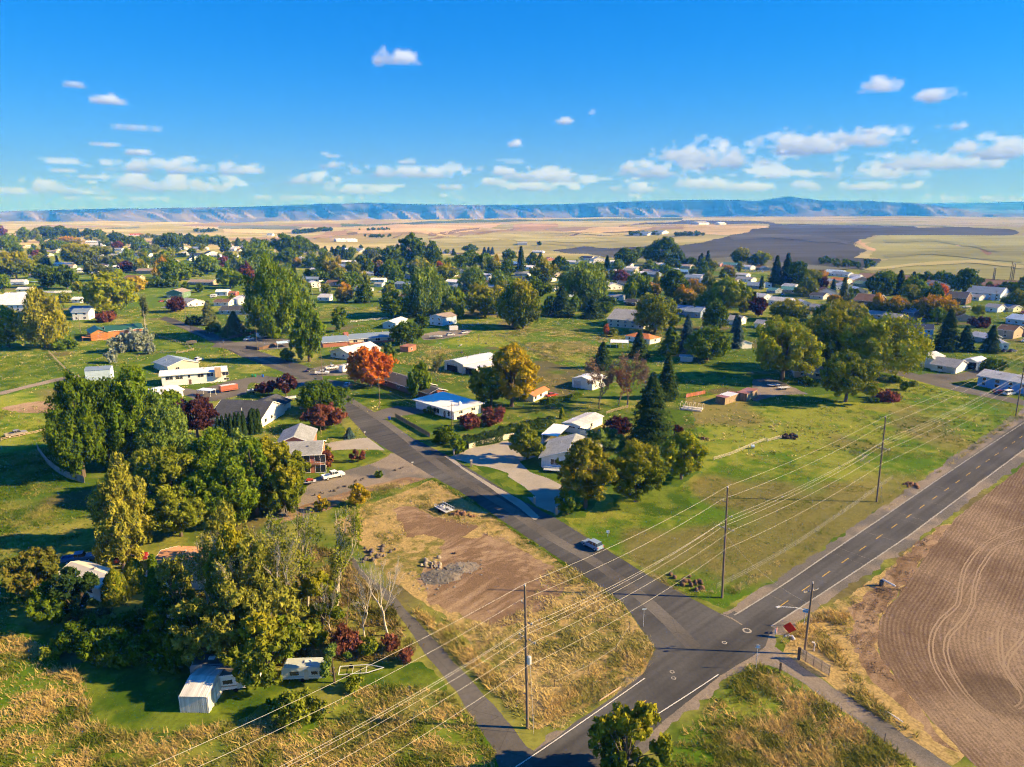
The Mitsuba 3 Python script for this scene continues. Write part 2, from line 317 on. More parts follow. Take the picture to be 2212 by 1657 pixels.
def tint(rng, pal, cl, n, top=None):
    """a colour for each of n leaves: by clump value cl (0..1) and chance"""
    p = np.array(LEAF[pal] if isinstance(pal, str) else pal)
    w = np.clip(cl+rng.normal(0, .22, n), 0, 1)
    if top is not None: w = np.clip(w*.35+top*.85, 0, 1)
    lo = np.clip(w*2, 0, 1)[:, None]; hi = np.clip(w*2-1, 0, 1)[:, None]
    order = np.argsort(p.sum(1)); p = p[order]
    return ((p[0]*(1-lo)+p[1]*lo)*(1-hi)+p[2]*hi)*1.40
TREES = []
def tree_name(kind, pal):
    return {'conifer': 'conifer', 'column': 'columnar_tree', 'bush': 'shrub', 'bare': 'bare_tree', 'twiggy': 'bare_tree', 'poplar': 'poplar_tree', 'tall': 'cottonwood_tree', 'willow': 'willow_tree'}.get(kind, 'leafy_tree')  # tall kinds are grouped by crown shape, species mostly unknown
def limbs(rng, x, y, z, H, W, tips, r0, bend=.06, n0=7):
    mb = MB(); th = min(H*.34, max(H*.2, 1.0))
    mb.tube([(x, y, z-.15), (x+rng.normal(0, .03)*H*bend, y+rng.normal(0, .03)*H*bend, z+th*.5), (x, y, z+th), (x+rng.normal(0, .4)*H*bend, y+rng.normal(0, .4)*H*bend, z+H*.62)], [r0*1.25, r0, r0*.85, r0*.3], n0)
    for t in tips:
        t = np.asarray(t); b = np.array([x, y, z+th*rng.uniform(.75, 1.35)]); m = (b+t)/2+np.array([0, 0, .10*H*rng.uniform(-.2, .8)])
        mb.tube([b, m, t], [r0*.42, r0*.25, r0*.08], 4, False)
    return mb
def crown_round(rng, x, y, z, H, W, pal, leaf, n, kind):
    bot = {'round': .09, 'tall': .05, 'willow': .02, 'poplar': .02, 'bush': .0}.get(kind, .1)
    cz = z+H*(bot+1)/2; rz = H*(1-bot)/2; rx = W/2
    nc = int(np.clip(W*H*.36, 9, 80)) if kind != 'bush' else int(np.clip(W*H*1.6, 7, 40))
    d = unit(rng, nc); rad = rng.uniform(.3, 1, nc)**.45
    env = .80+.50*meshkit.noise(d*1.6+rng.uniform(0, 50, 3), 3)
    sx = 1.0
    cc = np.stack([d[:, 0]*rx*rad*env, d[:, 1]*rx*rad*env, d[:, 2]*rz*rad*env], 1)
    if kind in ('round', 'bush'): cc[:, :2] *= np.clip(1.08-.45*np.clip(cc[:, 2]/rz, 0, 1)**2, .3, 2)[:, None]
    if kind == 'tall': cc[:, :2] *= np.clip(.98-.42*np.clip(cc[:, 2]/rz, -.4, 1), .3, 1.2)[:, None]
    if kind == 'poplar': cc[:, :2] *= np.clip(.9-.55*np.clip(cc[:, 2]/rz, -.5, 1), .25, 1.2)[:, None]
    rc = np.clip(W, 1.0, 99)*rng.uniform(.26, .42, nc)**2*(1.25 if kind == 'bush' else 1)
    cc *= np.clip(1-rc/(W*.75), .5, 1)[:, None]
    wgt = rc**2; k = rng.choice(nc, n, p=wgt/wgt.sum())
    u = unit(rng, n); rr = rng.uniform(0, 1, n)**.38
    st = 1.9 if kind in ('poplar', 'tall') else (1.25 if kind == 'willow' else .85)
    sub = unit(rng, nc*7).reshape(nc, 7, 3)*rng.uniform(.45, 1.05, (nc, 7, 1)); sk = rng.integers(0, 7, n)
    off = (sub[k, sk]*.95+u*(rr*.52)[:, None])*rc[k][:, None]; off[:, 2] *= st; subv = rng.uniform(0, .45, (nc, 7))
    c = cc[k]+off; clv = rng.uniform(0, .85, nc)
    lim = z+.02*H+leaf*.3-cz
    c[:, 2] = np.maximum(c[:, 2], lim+rng.uniform(0, .12*H, n))
    top = np.clip((c[:, 2]/rz+.25)*.75, 0, 1) if isinstance(pal, str) and pal.startswith('turn') else None
    cols = tint(rng, pal, clv[k]*.7+subv[k, sk], n, top)*rng.uniform(.86, 1.14, (n, 1))
    v, f, cl = leaf_tris(rng, c+[x, y, cz], leaf, cols, 1.3, .9 if kind in ('tall', 'poplar') else (-.5 if kind == 'willow' else .45), u)
    tips = cc[rng.permutation(nc)[:min(nc, 12)]]+[x, y, cz]
    return (v, f), cl, tips
def crown_conifer(rng, x, y, z, H, W, pal, leaf, n):
    nl = int(np.clip(H*1.5, 8, 26)); t = rng.uniform(0, 1, n)**1.25
    lay = (np.floor(t*nl)+rng.uniform(.15, .6, n))/nl
    nb = 9; br = rng.integers(0, nb, n); ph = br*2*math.pi/nb+np.floor(t*nl)*1.7+rng.normal(0, .16, n)
    R = W/2*(1-lay)**.8*(.45+.85*meshkit.noise(np.stack([np.floor(t*nl)*3.1, br*1.7, 0*t], 1), 4))+.12
    s = rng.uniform(.08, 1, n)**.65; zz = z+H*(.06+.94*lay)-s*R*.22-rng.uniform(0, .25, n)*leaf
    c = np.stack([x+np.cos(ph)*R*s, y+np.sin(ph)*R*s, np.maximum(zz, z+.1)], 1)
    nrm = np.stack([.5*np.cos(ph), .5*np.sin(ph), 0*ph+.8], 1)
    cols = tint(rng, pal, rng.uniform(0, .8, n)*.4+.45*s, n)
    return leaf_tris(rng, c, leaf, cols, 1.2, 0, nrm)
def crown_column(rng, x, y, z, H, W, pal, leaf, n):
    t = rng.uniform(0, 1, n); ph = rng.uniform(0, 2*math.pi, n)
    R = W/2*np.sin(np.clip(.22+.85*(1-t), 0, 1)*math.pi/2)*np.clip((1-t)*6, 0, 1)**.6*rng.uniform(.72, 1.06, n)
    c = np.stack([x+np.cos(ph)*R, y+np.sin(ph)*R, z+.1+t*(H-.1)], 1)
    cols = tint(rng, pal, rng.uniform(0, .8, n), n)
    return leaf_tris(rng, c, leaf, cols, 1.5, 1.2, np.stack([np.cos(ph), np.sin(ph), .3+0*ph], 1))
def bare_branches(rng, x, y, z, H, W, r0, depth=4, spread=.5):
    mb = MB()
    def grow(p, d, L, r, k):
        m = p+d*L*.5+rng.normal(0, .05, 3)*L; e = p+d*L+rng.normal(0, .07, 3)*L
        mb.tube([p, m, e], [r, r*.85, r*.62], 5 if k > 2 else 3, False)
        if k == 0: return
        for i in range(3 if k > 1 else 4):
            nd = d+unit(rng, 1)[0]*spread*(1.0 if i else .45); nd[2] += .18; nd /= np.linalg.norm(nd)
            grow(e if i < 2 else m, nd, L*rng.uniform(.58, .80), r*.58 if i else r*.62, k-1)
    d = np.array([rng.normal(0, .06), rng.normal(0, .06), 1.0]); d /= np.linalg.norm(d)
    grow(np.array([x, y, z-.1]), d, H*.36, r0, depth)
    v, f = mb.get(); v[:, 0] = x+np.clip(v[:, 0]-x, -W*.62, W*.62); v[:, 2] = z-.1+(v[:, 2]-z+.1)*H/max(1, (v[:, 2]-z).max())
    return v, f
def tree(kind, x, y, H, W, pal, label=None, size=1.0, name=None, group=None, cat=None):
    z = zt(x, y); seed = int(abs(x)*37+abs(y)*101+H*13) % 99991; rng = np.random.default_rng(seed)
    D = math.hypot(x, y); px = D/711
    leaf = max(.27, min(px*1.15, 1.35))*size
    key = thing(name or tree_name(kind, pal), label, cat or {'bush': 'shrub'}.get(kind, 'tree'), group)
    if D > 380: W, H = W*.98, H*.98
    if kind == 'conifer': W *= 1.25
    W = max(W, .5)*(1.12 if kind in ('round', 'tall', 'willow') else 1.0); H = max(H, .6)*(1.06 if kind in ('round', 'tall', 'willow') else 1.0)
    if label is None: TREES.append((key, kind, pal, x, y, H, W))
    barkc = (.13, .10, .075)
    if kind == 'bare' or kind == 'twiggy':
        c = (.60, .53, .42) if kind == 'bare' else (.20, .14, .10)
        depth = 5 if D < 330 else 4
        b = bare_branches(rng, x, y, z, H, W, max(.0125*H, .08), depth, .40 if kind == 'bare' else .75)
        put(key, 'trunk', b, c)
        if pal:
            n = int(np.clip(7*W*H/(leaf*leaf)*.22, 60, 7000)); vv = b[0]; pick = vv[rng.integers(len(vv)//6, len(vv), n)]+rng.normal(0, .35, (n, 3))
            pick[:, 2] = np.maximum(pick[:, 2], z+.3); v, f, cl = leaf_tris(rng, pick, leaf*.7, tint(rng, pal, rng.uniform(0, 1, n), n))
            put(key, 'crown', (v, f), cl, 'leaf')
        return key
    area = 2*math.pi*(W/2)*(.75*H)+.8*W*H
    n = int(np.clip(area*(1.05 if pal == 'thin' else 2.4)/(leaf*leaf*.95), 90, 24000))
    if kind == 'conifer':
        v, f, cl = crown_conifer(rng, x, y, z, H, W, pal, leaf, int(n*.9))
        put(key, 'crown', (v, f), cl, 'leaf'); put(key, 'trunk', MB().tube([(x, y, z-.1), (x, y, z+H*.9)], [.022*H+.05, .02], 6), (.10, .07, .05))
    elif kind == 'column':
        v, f, cl = crown_column(rng, x, y, z, H, W, pal, leaf*.8, n)
        put(key, 'crown', (v, f), cl, 'leaf'); put(key, 'trunk', MB().tube([(x, y, z-.1), (x, y, z+H*.8)], [.09, .02], 5), (.10, .07, .05))
    else:
        m, cl, tips = crown_round(rng, x, y, z, H, W, pal, leaf, n, kind)
        put(key, 'crown' if kind != 'bush' else 'foliage', m, cl, 'leaf')
        if kind == 'bush':
            mb = MB()
            for t in tips[:5]: mb.tube([(x, y, z-.05), tuple(t)], [.05, .015], 4, False)
            put(key, 'stem', mb, barkc)
        else:
            put(key, 'trunk', limbs(rng, x, y, z, H, W, tips, .017*H+.012*W), barkc if pal not in ('silver',) else (.3, .27, .22))
    return key
def hedge(key_label, pts, w, h, pal, seed=1, leaf=.24, cat='hedge'):
    key = thing('hedge', key_label, cat); rng = np.random.default_rng(seed)
    p = np.array(pts); L = np.linalg.norm(np.diff(p, axis=0), axis=1).sum(); n = int(L*(2*h+w)*26)
    s = smoothline(pts, .2); k = rng.integers(0, len(s)-1, n); c = s[k]+(s[np.minimum(k+1, len(s)-1)]-s[k])*rng.random((n, 1))
    t = np.gradient(s, axis=0)[k]; t /= np.linalg.norm(t, axis=1, keepdims=True); nn = np.stack([-t[:, 1], t[:, 0]], 1)
    th = rng.uniform(0, math.pi, n); bump = .85+.3*meshkit.noise(np.c_[c*.9, np.zeros(n)], 5)
    rr = rng.uniform(.75, 1.05, n)*bump
    off = np.cos(th)*w/2*rr; zz = np.clip(np.sin(th)*1.5, 0, 1)*h*rr; zz = np.where(zz < .1, rng.uniform(.05, h, n), zz)
    cc = np.c_[c+nn*off[:, None], zz]
    v, f, cl = leaf_tris(rng, cc, leaf, tint(rng, pal, rng.uniform(0, .8, n), n), 1.2, .8, np.c_[nn*np.cos(th)[:, None], np.sin(th)])
    put(key, None, (v, f), cl, 'leaf'); return key
def grass(name, label, pts, dens, h, pals, seed=0, blades=5, spread=.22, patch=.25, mask=None, holes=(), wid=.035, lean=.5, part=None):
    """tufts of blades over an area: one object that nobody could count"""
    poly = Polygon(pts).buffer(0); poly = poly.difference(shapely.union_all([Polygon(q).buffer(.25) for q in HARD]))
    for hp in holes: poly = poly.difference(Polygon(hp).buffer(.3))
    rng = np.random.default_rng(seed); x0, y0, x1, y1 = poly.bounds
    n = int((x1-x0)*(y1-y0)*dens); q = np.c_[rng.uniform(x0, x1, n), rng.uniform(y0, y1, n)]
    q = q[shapely.contains_xy(poly, q[:, 0], q[:, 1])]
    m = meshkit.fbm(np.c_[q*patch, np.zeros(len(q))], 3, seed+1)
    keep = rng.random(len(q)) < np.clip((m-.34)*4.2, .2, 1)
    q, m = q[keep], m[keep]; n = len(q)
    tone = np.clip((meshkit.fbm(np.c_[q*.33+50, np.zeros(n)], 2, seed+7)-.3)*2.4, 0, 1)
    hh = rng.uniform(h[0], h[1], n)*(.55+.9*m)
    k = np.repeat(np.arange(n), blades); N = len(k)
    ang = rng.uniform(0, 2*math.pi, N); base = q[k]+rng.normal(0, spread, (N, 2))
    ln = lean*rng.uniform(.4, 2.4, N)*hh[k]; H_ = hh[k]*rng.uniform(.35, .85, N)
    dirx, diry = np.cos(ang), np.sin(ang); wd = wid*rng.uniform(.7, 1.5, N)*(1+hh[k])
    b0 = np.c_[base[:, 0]-diry*wd, base[:, 1]+dirx*wd, np.zeros(N)]; b1 = np.c_[base[:, 0]+diry*wd, base[:, 1]-dirx*wd, np.zeros(N)]
    tp = np.c_[base[:, 0]+dirx*ln-.10*H_, base[:, 1]+diry*ln, H_]
    v = np.stack([b0, b1, tp], 1).reshape(-1, 3); f = np.arange(3*N).reshape(-1, 3)
    pa = np.array(pals, float); w = np.clip(tone[k]+rng.normal(0, .22, N), 0, 1)*(len(pa)-1); i = np.clip(np.floor(w).astype(int), 0, len(pa)-2); fr = (w-i)[:, None]
    cl = (pa[i]*(1-fr)+pa[i+1]*fr)*rng.uniform(.68, 1.08, (N, 1))
    k2 = numbered(name); put(k2, None, (v, f), np.repeat(cl, 3, axis=0), 'straw'); tag(k2, label, 'grass', None, 'stuff')
    return k2
DRY = [(.66, .48, .18), (.58, .43, .15), (.45, .36, .11), (.26, .26, .05)]
PALE = [(.70, .56, .24), (.62, .50, .20), (.48, .40, .14), (.27, .27, .06)]
GREENISH = [(.10, .17, .014), (.16, .21, .022), (.27, .27, .05), (.44, .36, .13)]
LUSH = [(.055, .12, .008), (.09, .16, .012), (.15, .20, .02), (.26, .25, .05)]

# ------------------------------------------------------------------ buildings
HOUSES = []
def front_frame(x0, y0, x1, y1):
    L = math.hypot(x1-x0, y1-y0); return L, math.degrees(math.atan2(y1-y0, x1-x0))
def block(key, fr, L, W, h, roof, ridge, pitch, wall, roofc, roofmat, ox=0, oy=0, z0=0, over=.45, suffix='', trim='white', part=True):
    """walls and roof of one box: local x along the front (0..L), y away from the front (0..W)"""
    hb = 2.4*0
    mb = MB(); x0, x1, y0, y1 = ox, ox+L, oy, oy+W
    mb.box(x0, y0, z0-.4, x1, y1, z0+h)
    rise = pitch*((W if ridge == 'x' else L)/2)
    rf = MB(); tm = MB(); t = .16
    def slab(mbx, quad, th):
        q = np.array(quad, float); mbx.add(np.r_[q, q-[0, 0, th]], [(0, 1, 2, 3), (7, 6, 5, 4), (0, 4, 5, 1), (1, 5, 6, 2), (2, 6, 7, 3), (3, 7, 4, 0)])
    if roof == 'gable':
        if ridge == 'x':
            ym = (y0+y1)/2
            for xe in (x0, x1): mb.add([(xe, y0, z0+h), (xe, y1, z0+h), (xe, ym, z0+h+rise)], [(0, 1, 2)])
            d = pitch*over; e = z0+h+.06
            slab(rf, [(x0-over, y0-over, e-d), (x1+over, y0-over, e-d), (x1+over, ym, e+rise), (x0-over, ym, e+rise)], t)
            slab(rf, [(x1+over, y1+over, e-d), (x0-over, y1+over, e-d), (x0-over, ym, e+rise), (x1+over, ym, e+rise)], t)
            slab(tm, [(x0-over-.02, y0-over-.05, e-d-.04), (x1+over+.02, y0-over-.05, e-d-.04), (x1+over+.02, y0-over-.003, e-d-.02), (x0-over-.02, y0-over-.003, e-d-.02)], .2)
            for xe in (x0-over-.05, x1+over+.003):
                for ya, za, yb, zb in ((y0-over, e-d, ym, e+rise), (ym, e+rise, y1+over, e-d)):
                    slab(tm, [(xe, ya, za+.03), (xe+.047, ya, za+.03), (xe+.047, yb, zb+.03), (xe, yb, zb+.03)], .24)
        else:
            xm = (x0+x1)/2
            for ye in (y0, y1): mb.add([(x0, ye, z0+h), (x1, ye, z0+h), (xm, ye, z0+h+rise)], [(0, 1, 2)])
            d = pitch*over; e = z0+h+.06
            slab(rf, [(x0-over, y0-over, e-d), (xm, y0-over, e+rise), (xm, y1+over, e+rise), (x0-over, y1+over, e-d)], t)
            slab(rf, [(xm, y0-over, e+rise), (x1+over, y0-over, e-d), (x1+over, y1+over, e-d), (xm, y1+over, e+rise)], t)
            for ye in (y0-over-.05,):
                for xa, za, xb, zb in ((x0-over, e-d, xm, e+rise), (xm, e+rise, x1+over, e-d)):
                    slab(tm, [(xa, ye, za+.03), (xb, ye, zb+.03), (xb, ye+.047, zb+.03), (xa, ye+.047, za+.03)], .24)
    elif roof == 'hip':
        e = z0+h+.04; o = over
        if L >= W:
            ym = (y0+y1)/2; a, b = (x0+W/2, ym, e+rise), (x1-W/2, ym, e+rise)
        else:
            xm = (x0+x1)/2; a, b = (xm, y0+L/2, e+rise), (xm, y1-L/2, e+rise)
        c = [(x0-o, y0-o, e-.05), (x1+o, y0-o, e-.05), (x1+o, y1+o, e-.05), (x0-o, y1+o, e-.05)]
        v = c+[a, b]
        F = [(0, 1, 5), (0, 5, 4), (2, 3, 4), (2, 4, 5), (1, 2, 5), (3, 0, 4)] if L >= W else [(0, 1, 4), (2, 3, 5), (1, 2, 5), (1, 5, 4), (3, 0, 4), (3, 4, 5)]
        F += [(0, 2, 1), (0, 3, 2)]
        rf.add(v, F)
        tm.box(x0-o-.03, y0-o-.03, e-.24, x1+o+.03, y0-o-.002, e-.06); tm.box(x1+o+.002, y0-o-.03, e-.24, x1+o+.03, y1+o, e-.06)
    elif roof == 'flat':
        e = z0+h+.03; mbq = [(x0-over, y0-over, e), (x1+over, y0-over, e), (x1+over, y1+over, e+.05*0), (x0-over, y1+over, e)]
        s = pitch*W
        slab(rf, [(x0-over, y0-over, e+.22), (x1+over, y0-over, e+.22), (x1+over, y1+over, e+.22+s), (x0-over, y1+over, e+.22+s)], .22)
        mb.add([(x0, y0, z0+h), (x0, y1, z0+h), (x0, y1, z0+h+s), (x1, y0, z0+h), (x1, y1, z0+h), (x1, y1, z0+h+s)], [(0, 1, 2), (3, 5, 4), (1, 4, 5), (1, 5, 2)])
    at = fr
    put(key, 'wall', mb, wall, 'paint', at)
    rk = put(key, 'roof', rf, roofc, roofmat, at)
    if tm.v and trim: put(key, 'fascia', tm, trim, 'paint', at)
    return rise
def window(key, fr, side, L, W, t, zc, w, h, ox=0, oy=0, frame='white', pane=True, curtain=None):
    """a framed pane set on one side of a box; t along that side in metres"""
    fm, pn = MB(), MB(); d = .05
    def bx(mb, a0, a1, z0, z1, o0, o1):
        if side == 'front': mb.box(ox+a0, oy-o1, z0, ox+a1, oy-o0, z1)
        elif side == 'right': mb.box(ox+L+o0, oy+a0, z0, ox+L+o1, oy+a1, z1)
        elif side == 'left': mb.box(ox-o1, oy+a0, z0, ox-o0, oy+a1, z1)
    b = .09
    bx(fm, t-w/2-b, t+w/2+b, zc+h/2, zc+h/2+b, .004, .07); bx(fm, t-w/2-b, t+w/2+b, zc-h/2-b, zc-h/2, .004, .10)
    bx(fm, t-w/2-b, t-w/2, zc-h/2, zc+h/2, .004, .07); bx(fm, t+w/2, t+w/2+b, zc-h/2, zc+h/2, .004, .07)
    if w > 1.5: bx(fm, t-.04, t+.04, zc-h/2, zc+h/2, .004, .06)
    bx(pn, t-w/2, t+w/2, zc-h/2, zc+h/2, .006, .03)
    k = put(key, 'window', fm, frame, 'paint', fr)
    put(k, 'pane', pn, None, 'pane', fr)
def panel(key, part, fr, side, L, t, z0, w, h, colour, ox=0, oy=0, grooves=0, mat='paint'):
    mb = MB()
    def bx(a0, a1, za, zb, o0, o1):
        if side == 'front': mb.box(ox+a0, oy-o1, za, ox+a1, oy-o0, zb)
        elif side == 'right': mb.box(ox+L+o0, oy+a0, za, ox+L+o1, oy+a1, zb)
        else: mb.box(ox-o1, oy+a0, za, ox-o0, oy+a1, zb)
    if grooves:
        for i in range(grooves):
            bx(t-w/2, t+w/2, z0+h*i/grooves+.02, z0+h*(i+1)/grooves-.02, .004, .05)
    else: bx(t-w/2, t+w/2, z0, z0+h, .004, .05)
    return put(key, part, mb, colour, mat, fr)
def house(name, label, line, depth, wall='white', roof='grey', h=2.7, kind='gable', ridge='x', pitch=.36, wins='auto', garage=(), door=None, chim=None, roofmat='roofing',
          over=.45, cat='house', group=None, rwins='auto', trim='white', frame='white', words=None):
    x0, y0, x1, y1 = line; L, a = front_frame(*line); z = zt((x0+x1)/2, (y0+y1)/2); fr = (x0, y0, z, a); D = math.hypot(x0, y0)
    key = thing(name, label, cat, group)
    rise = block(key, fr, L, depth, h, kind, ridge, pitch, wall, roof, roofmat, over=over, trim=trim)
    if wins == 'auto':
        n = int(np.clip(L/4.2, 1, 6)); wins = [((i+.5)*L/n, min(1.6, h*.58), 1.5 if i % 2 else 1.2, 1.05) for i in range(n)]
        if h > 4.2: wins = [(t, 1.35, w, 1.05) for t, _, w, _ in wins]+[(t, h-1.25, w, 1.05) for t, _, w, _ in wins]
        wins = [q for q in wins if not any(abs(q[0]-g[0]) < g[1]/2+1 and q[1] < 2.4 for g in garage)]
    if rwins == 'auto': rwins = [(depth*.5, min(1.6, h*.58), 1.2, 1.0)] if depth > 5 else []
    for q in wins: window(key, fr, 'front', L, depth, *q, frame=frame)
    for q in rwins: window(key, fr, 'right', L, depth, *q, frame=frame)
    for (t, w, hh, c) in garage: panel(key, 'garage_door', fr, 'front', L, t, .02, w, hh, c, grooves=4)
    if door is not None: panel(key, 'door', fr, 'front', L, door, .05, 1.0, 2.05, 'brown')
    if chim:
        cx, cy, w, ht, c = chim
        mb = MB(); mb.box(cx-w/2, cy-w/2, h*.5, cx+w/2, cy+w/2, ht); mb.box(cx-w/2-.06, cy-w/2-.06, ht+.002, cx+w/2+.06, cy+w/2+.06, ht+.14); put(key, 'chimney', mb, c, 'paint', fr)
    if kind != 'flat' and L > 8 and D < 620:
        rv = random.Random(int(L*1000)); zr = h+.06
        for q in range(2):
            a_, b_ = rv.uniform(.2, .8), rv.uniform(.25, .75); lx, ly = a_*L, b_*depth
            zz_ = zr+pitch*((depth/2-abs(ly-depth/2)) if ridge == 'x' else (L/2-abs(lx-L/2)))
            if kind == 'hip': zz_ = zr+pitch*min(depth/2-abs(ly-depth/2), L/2-abs(lx-L/2))
            put(key, 'roof_vent', MB().tube([(lx, ly, zz_-.2), (lx, ly, zz_+.45)], .11, 6) if q else MB().cbox(lx, ly, zz_+.15, .45, .45, .4), 'lightgrey' if q else 'grey', 'paint', fr)
    if label is None: HOUSES.append((key, wall, roof, kind, ridge, L, h, (x0+x1)/2, (y0+y1)/2, words))
    return key, fr, L
def H0(line, depth, wall, roof, h=2.7, kind='gable', ridge='x', words=None, name='house', pitch=.36, garage=(), roofmat='roofing', **k):
    x0, y0, x1, y1 = line; cx, cy = (x0+x1)/2, (y0+y1)/2; L = math.hypot(x1-x0, y1-y0)
    if math.hypot(cx, cy) > 300:
        # houses out here are turned so their gable walls catch the sun
        az = math.degrees(math.atan2(cx, cy)); L = min(L, 26); a = math.radians(-az+(24 if ridge == 'y' else -27)+7*math.sin(cx*.7))
        line = (cx-L/2*math.cos(a), cy-L/2*math.sin(a), cx+L/2*math.cos(a), cy+L/2*math.sin(a))
    return house(name, None, line, depth, wall, roof, h, kind, ridge, pitch, garage=garage, roofmat=roofmat, words=words, cat=words if words else 'house', **k)

# ------------------------------------------------------------------ vehicles and trailers (x forward)
def car(label, x, y, rot, c, body='suv', cat='car', name='parked_car', group=None):
    key = thing(name, label, cat, group); at = (x, y, zt(x, y), rot)
    if body == 'suv': L, W, prof, cab = 4.6, 1.86, [(-2.28, .35), (2.25, .35), (2.3, .72), (2.05, .93), (1.05, 1.04), (-2.2, 1.08), (-2.3, .7)], [(-2.1, 1.06), (1.0, 1.02), (.25, 1.62), (-1.75, 1.66)]
    elif body == 'sedan': L, W, prof, cab = 4.7, 1.82, [(-2.3, .33), (2.3, .33), (2.34, .62), (2.1, .82), (1.0, .94), (-1.5, .95), (-2.3, .9)], [(-1.65, .93), (1.0, .92), (.2, 1.42), (-1.0, 1.43)]
    elif body == 'van': L, W, prof, cab = 5.2, 1.95, [(-2.6, .38), (2.55, .38), (2.6, .8), (2.2, 1.12), (1.5, 1.2), (-2.6, 1.25)], [(-2.55, 1.23), (1.5, 1.18), (.9, 1.95), (-2.5, 2.0)]
    else: L, W, prof, cab = 5.9, 1.98, [(-2.95, .55), (2.9, .5), (2.95, .95), (2.7, 1.16), (1.35, 1.25), (-2.95, 1.25)], [(-.75, 1.23), (1.3, 1.22), (.85, 1.85), (-.6, 1.88)]
    def shell(poly, w, top=None, tz=0):
        mb = MB().prism(poly, -w/2, w/2); v, f = mb.get()
        if top is not None:
            k = np.clip((v[:, 2]-tz)/.6, 0, 1); v[:, 1] *= 1-(1-top)*k
        mb2 = MB(); mb2.add(v, f); return mb2
    hb = shell(prof, W)
    if body == 'pickup':
        hb = MB().prism([(-.8, .55), (2.9, .5), (2.95, .95), (2.7, 1.16), (1.35, 1.25), (-.8, 1.25)], -W/2, W/2)
        hb.box(-2.95, -W/2, .55, -.802, W/2, .78); hb.box(-2.95, -W/2, .782, -.802, -W/2+.09, 1.25); hb.box(-2.95, W/2-.09, .782, -.802, W/2, 1.25); hb.box(-2.95, -W/2+.092, .782, -2.87, W/2-.092, 1.25)
    put(key, 'body', hb, c, 'gloss', at)
    cm = shell(cab, W*.93, .82, 1.1); put(key, 'cabin_glass', cm, None, 'pane', at)
    # roof and pillars stand proud of the glass
    zt_ = max(p[1] for p in cab); xs = sorted(p[0] for p in cab if p[1] > zt_-.1)
    rf = MB().box(xs[0]-.05, -W*.395, zt_-.04, xs[1]+.05, W*.395, zt_+.03)
    for sx in ([xs[0]+.1, (xs[0]+xs[1])/2, xs[1]-.05] if body != 'pickup' else [xs[0]+.03, (xs[0]+xs[1])/2]):
        for s in (-1, 1): rf.tube([(sx, s*W*.475, 1.05), (sx, s*W*.385, zt_)], .05, 4)
    put(key, 'roof', rf, c, 'gloss', at)
    wr = .34 if body in ('suv', 'sedan', 'van') else .40
    for wx in (-L*.31, L*.32):
        for s in (-1, 1):
            k = put(key, 'wheel', MB().wheel(wx, s*(W/2-.10), wr, wr, .24), 'black', 'paint', at)
            put(k, 'rim', MB().wheel(wx, s*(W/2-.10)+s*.118, wr, wr*.58, .03, 10), 'silver', 'metalroof', at)
    for s in (-1, 1):
        put(key, 'headlight', MB().cbox(L/2-.06, s*W*.36, .74 if body != 'pickup' else .95, .12, .34, .16), 'lightgrey', 'gloss', at)
        put(key, 'taillight', MB().cbox(-L/2+.03, s*W*.42, .85 if body != 'pickup' else 1.0, .1, .2, .3), 'red', 'gloss', at)
    return key
def trailer(label, x, y, rot, L=6, W=2.3, h=2.4, c='white', kind='camper', name='camper_trailer', cat='trailer', group=None, stripe=None, roofc='lightgrey'):
    key = thing(name, label, cat, group); at = (x, y, zt(x, y), rot); z0 = .55
    if kind == 'camper': prof = [(-L/2, z0), (L/2-.5, z0), (L/2, z0+.6), (L/2-.15, h-.4), (L/2-.7, h), (-L/2+.4, h), (-L/2, h-.35)]
    else: prof = [(-L/2, z0), (L/2, z0), (L/2, h), (-L/2, h)]
    put(key, 'body', MB().prism(prof, -W/2, W/2), c, 'metalroof', at)
    put(key, 'roof', MB().box(-L/2+.35, -W/2+.03, h+.002, L/2-.65, W/2-.03, h+.05), roofc, 'paint', at)
    if kind == 'camper':
        put(key, 'roof_vent', MB().cbox(.3, .1, h+.16, .9, .7, .2), 'white', 'paint', at)
        for s in (-1, 1):
            k = put(key, 'window', MB().cbox(-L*.22, s*(W/2+.02), h*.62, 1.3, .04, .6), None, 'pane', at)
        put(key, 'window', MB().cbox(L*.22, -(W/2+.02), h*.62, .9, .04, .5), None, 'pane', at)
        put(key, 'door', MB().cbox(.25, -(W/2+.02), h*.52, .66, .04, 1.6), 'cream', 'paint', at)
    if stripe: put(key, 'stripe', MB().box(-L/2+.1, -W/2-.012, h*.36, L/2-.5, -W/2-.003, h*.42).box(-L/2+.1, W/2+.003, h*.36, L/2-.5, W/2+.012, h*.42), stripe, 'paint', at)
    for s in (-1, 1): put(key, 'wheel', MB().wheel(-.3, s*(W/2-.1), .33, .33, .22), 'black', 'paint', at)
    put(key, 'hitch', MB().tube([(L/2-.3, -.5, z0-.1), (L/2+1.1, 0, z0-.1)], .05, 4).tube([(L/2-.3, .5, z0-.1), (L/2+1.1, 0, z0-.1)], .05, 4).tube([(L/2+1, 0, z0-.1), (L/2+1, 0, .02)], .04, 4), 'charcoal', 'paint', at)
    return key
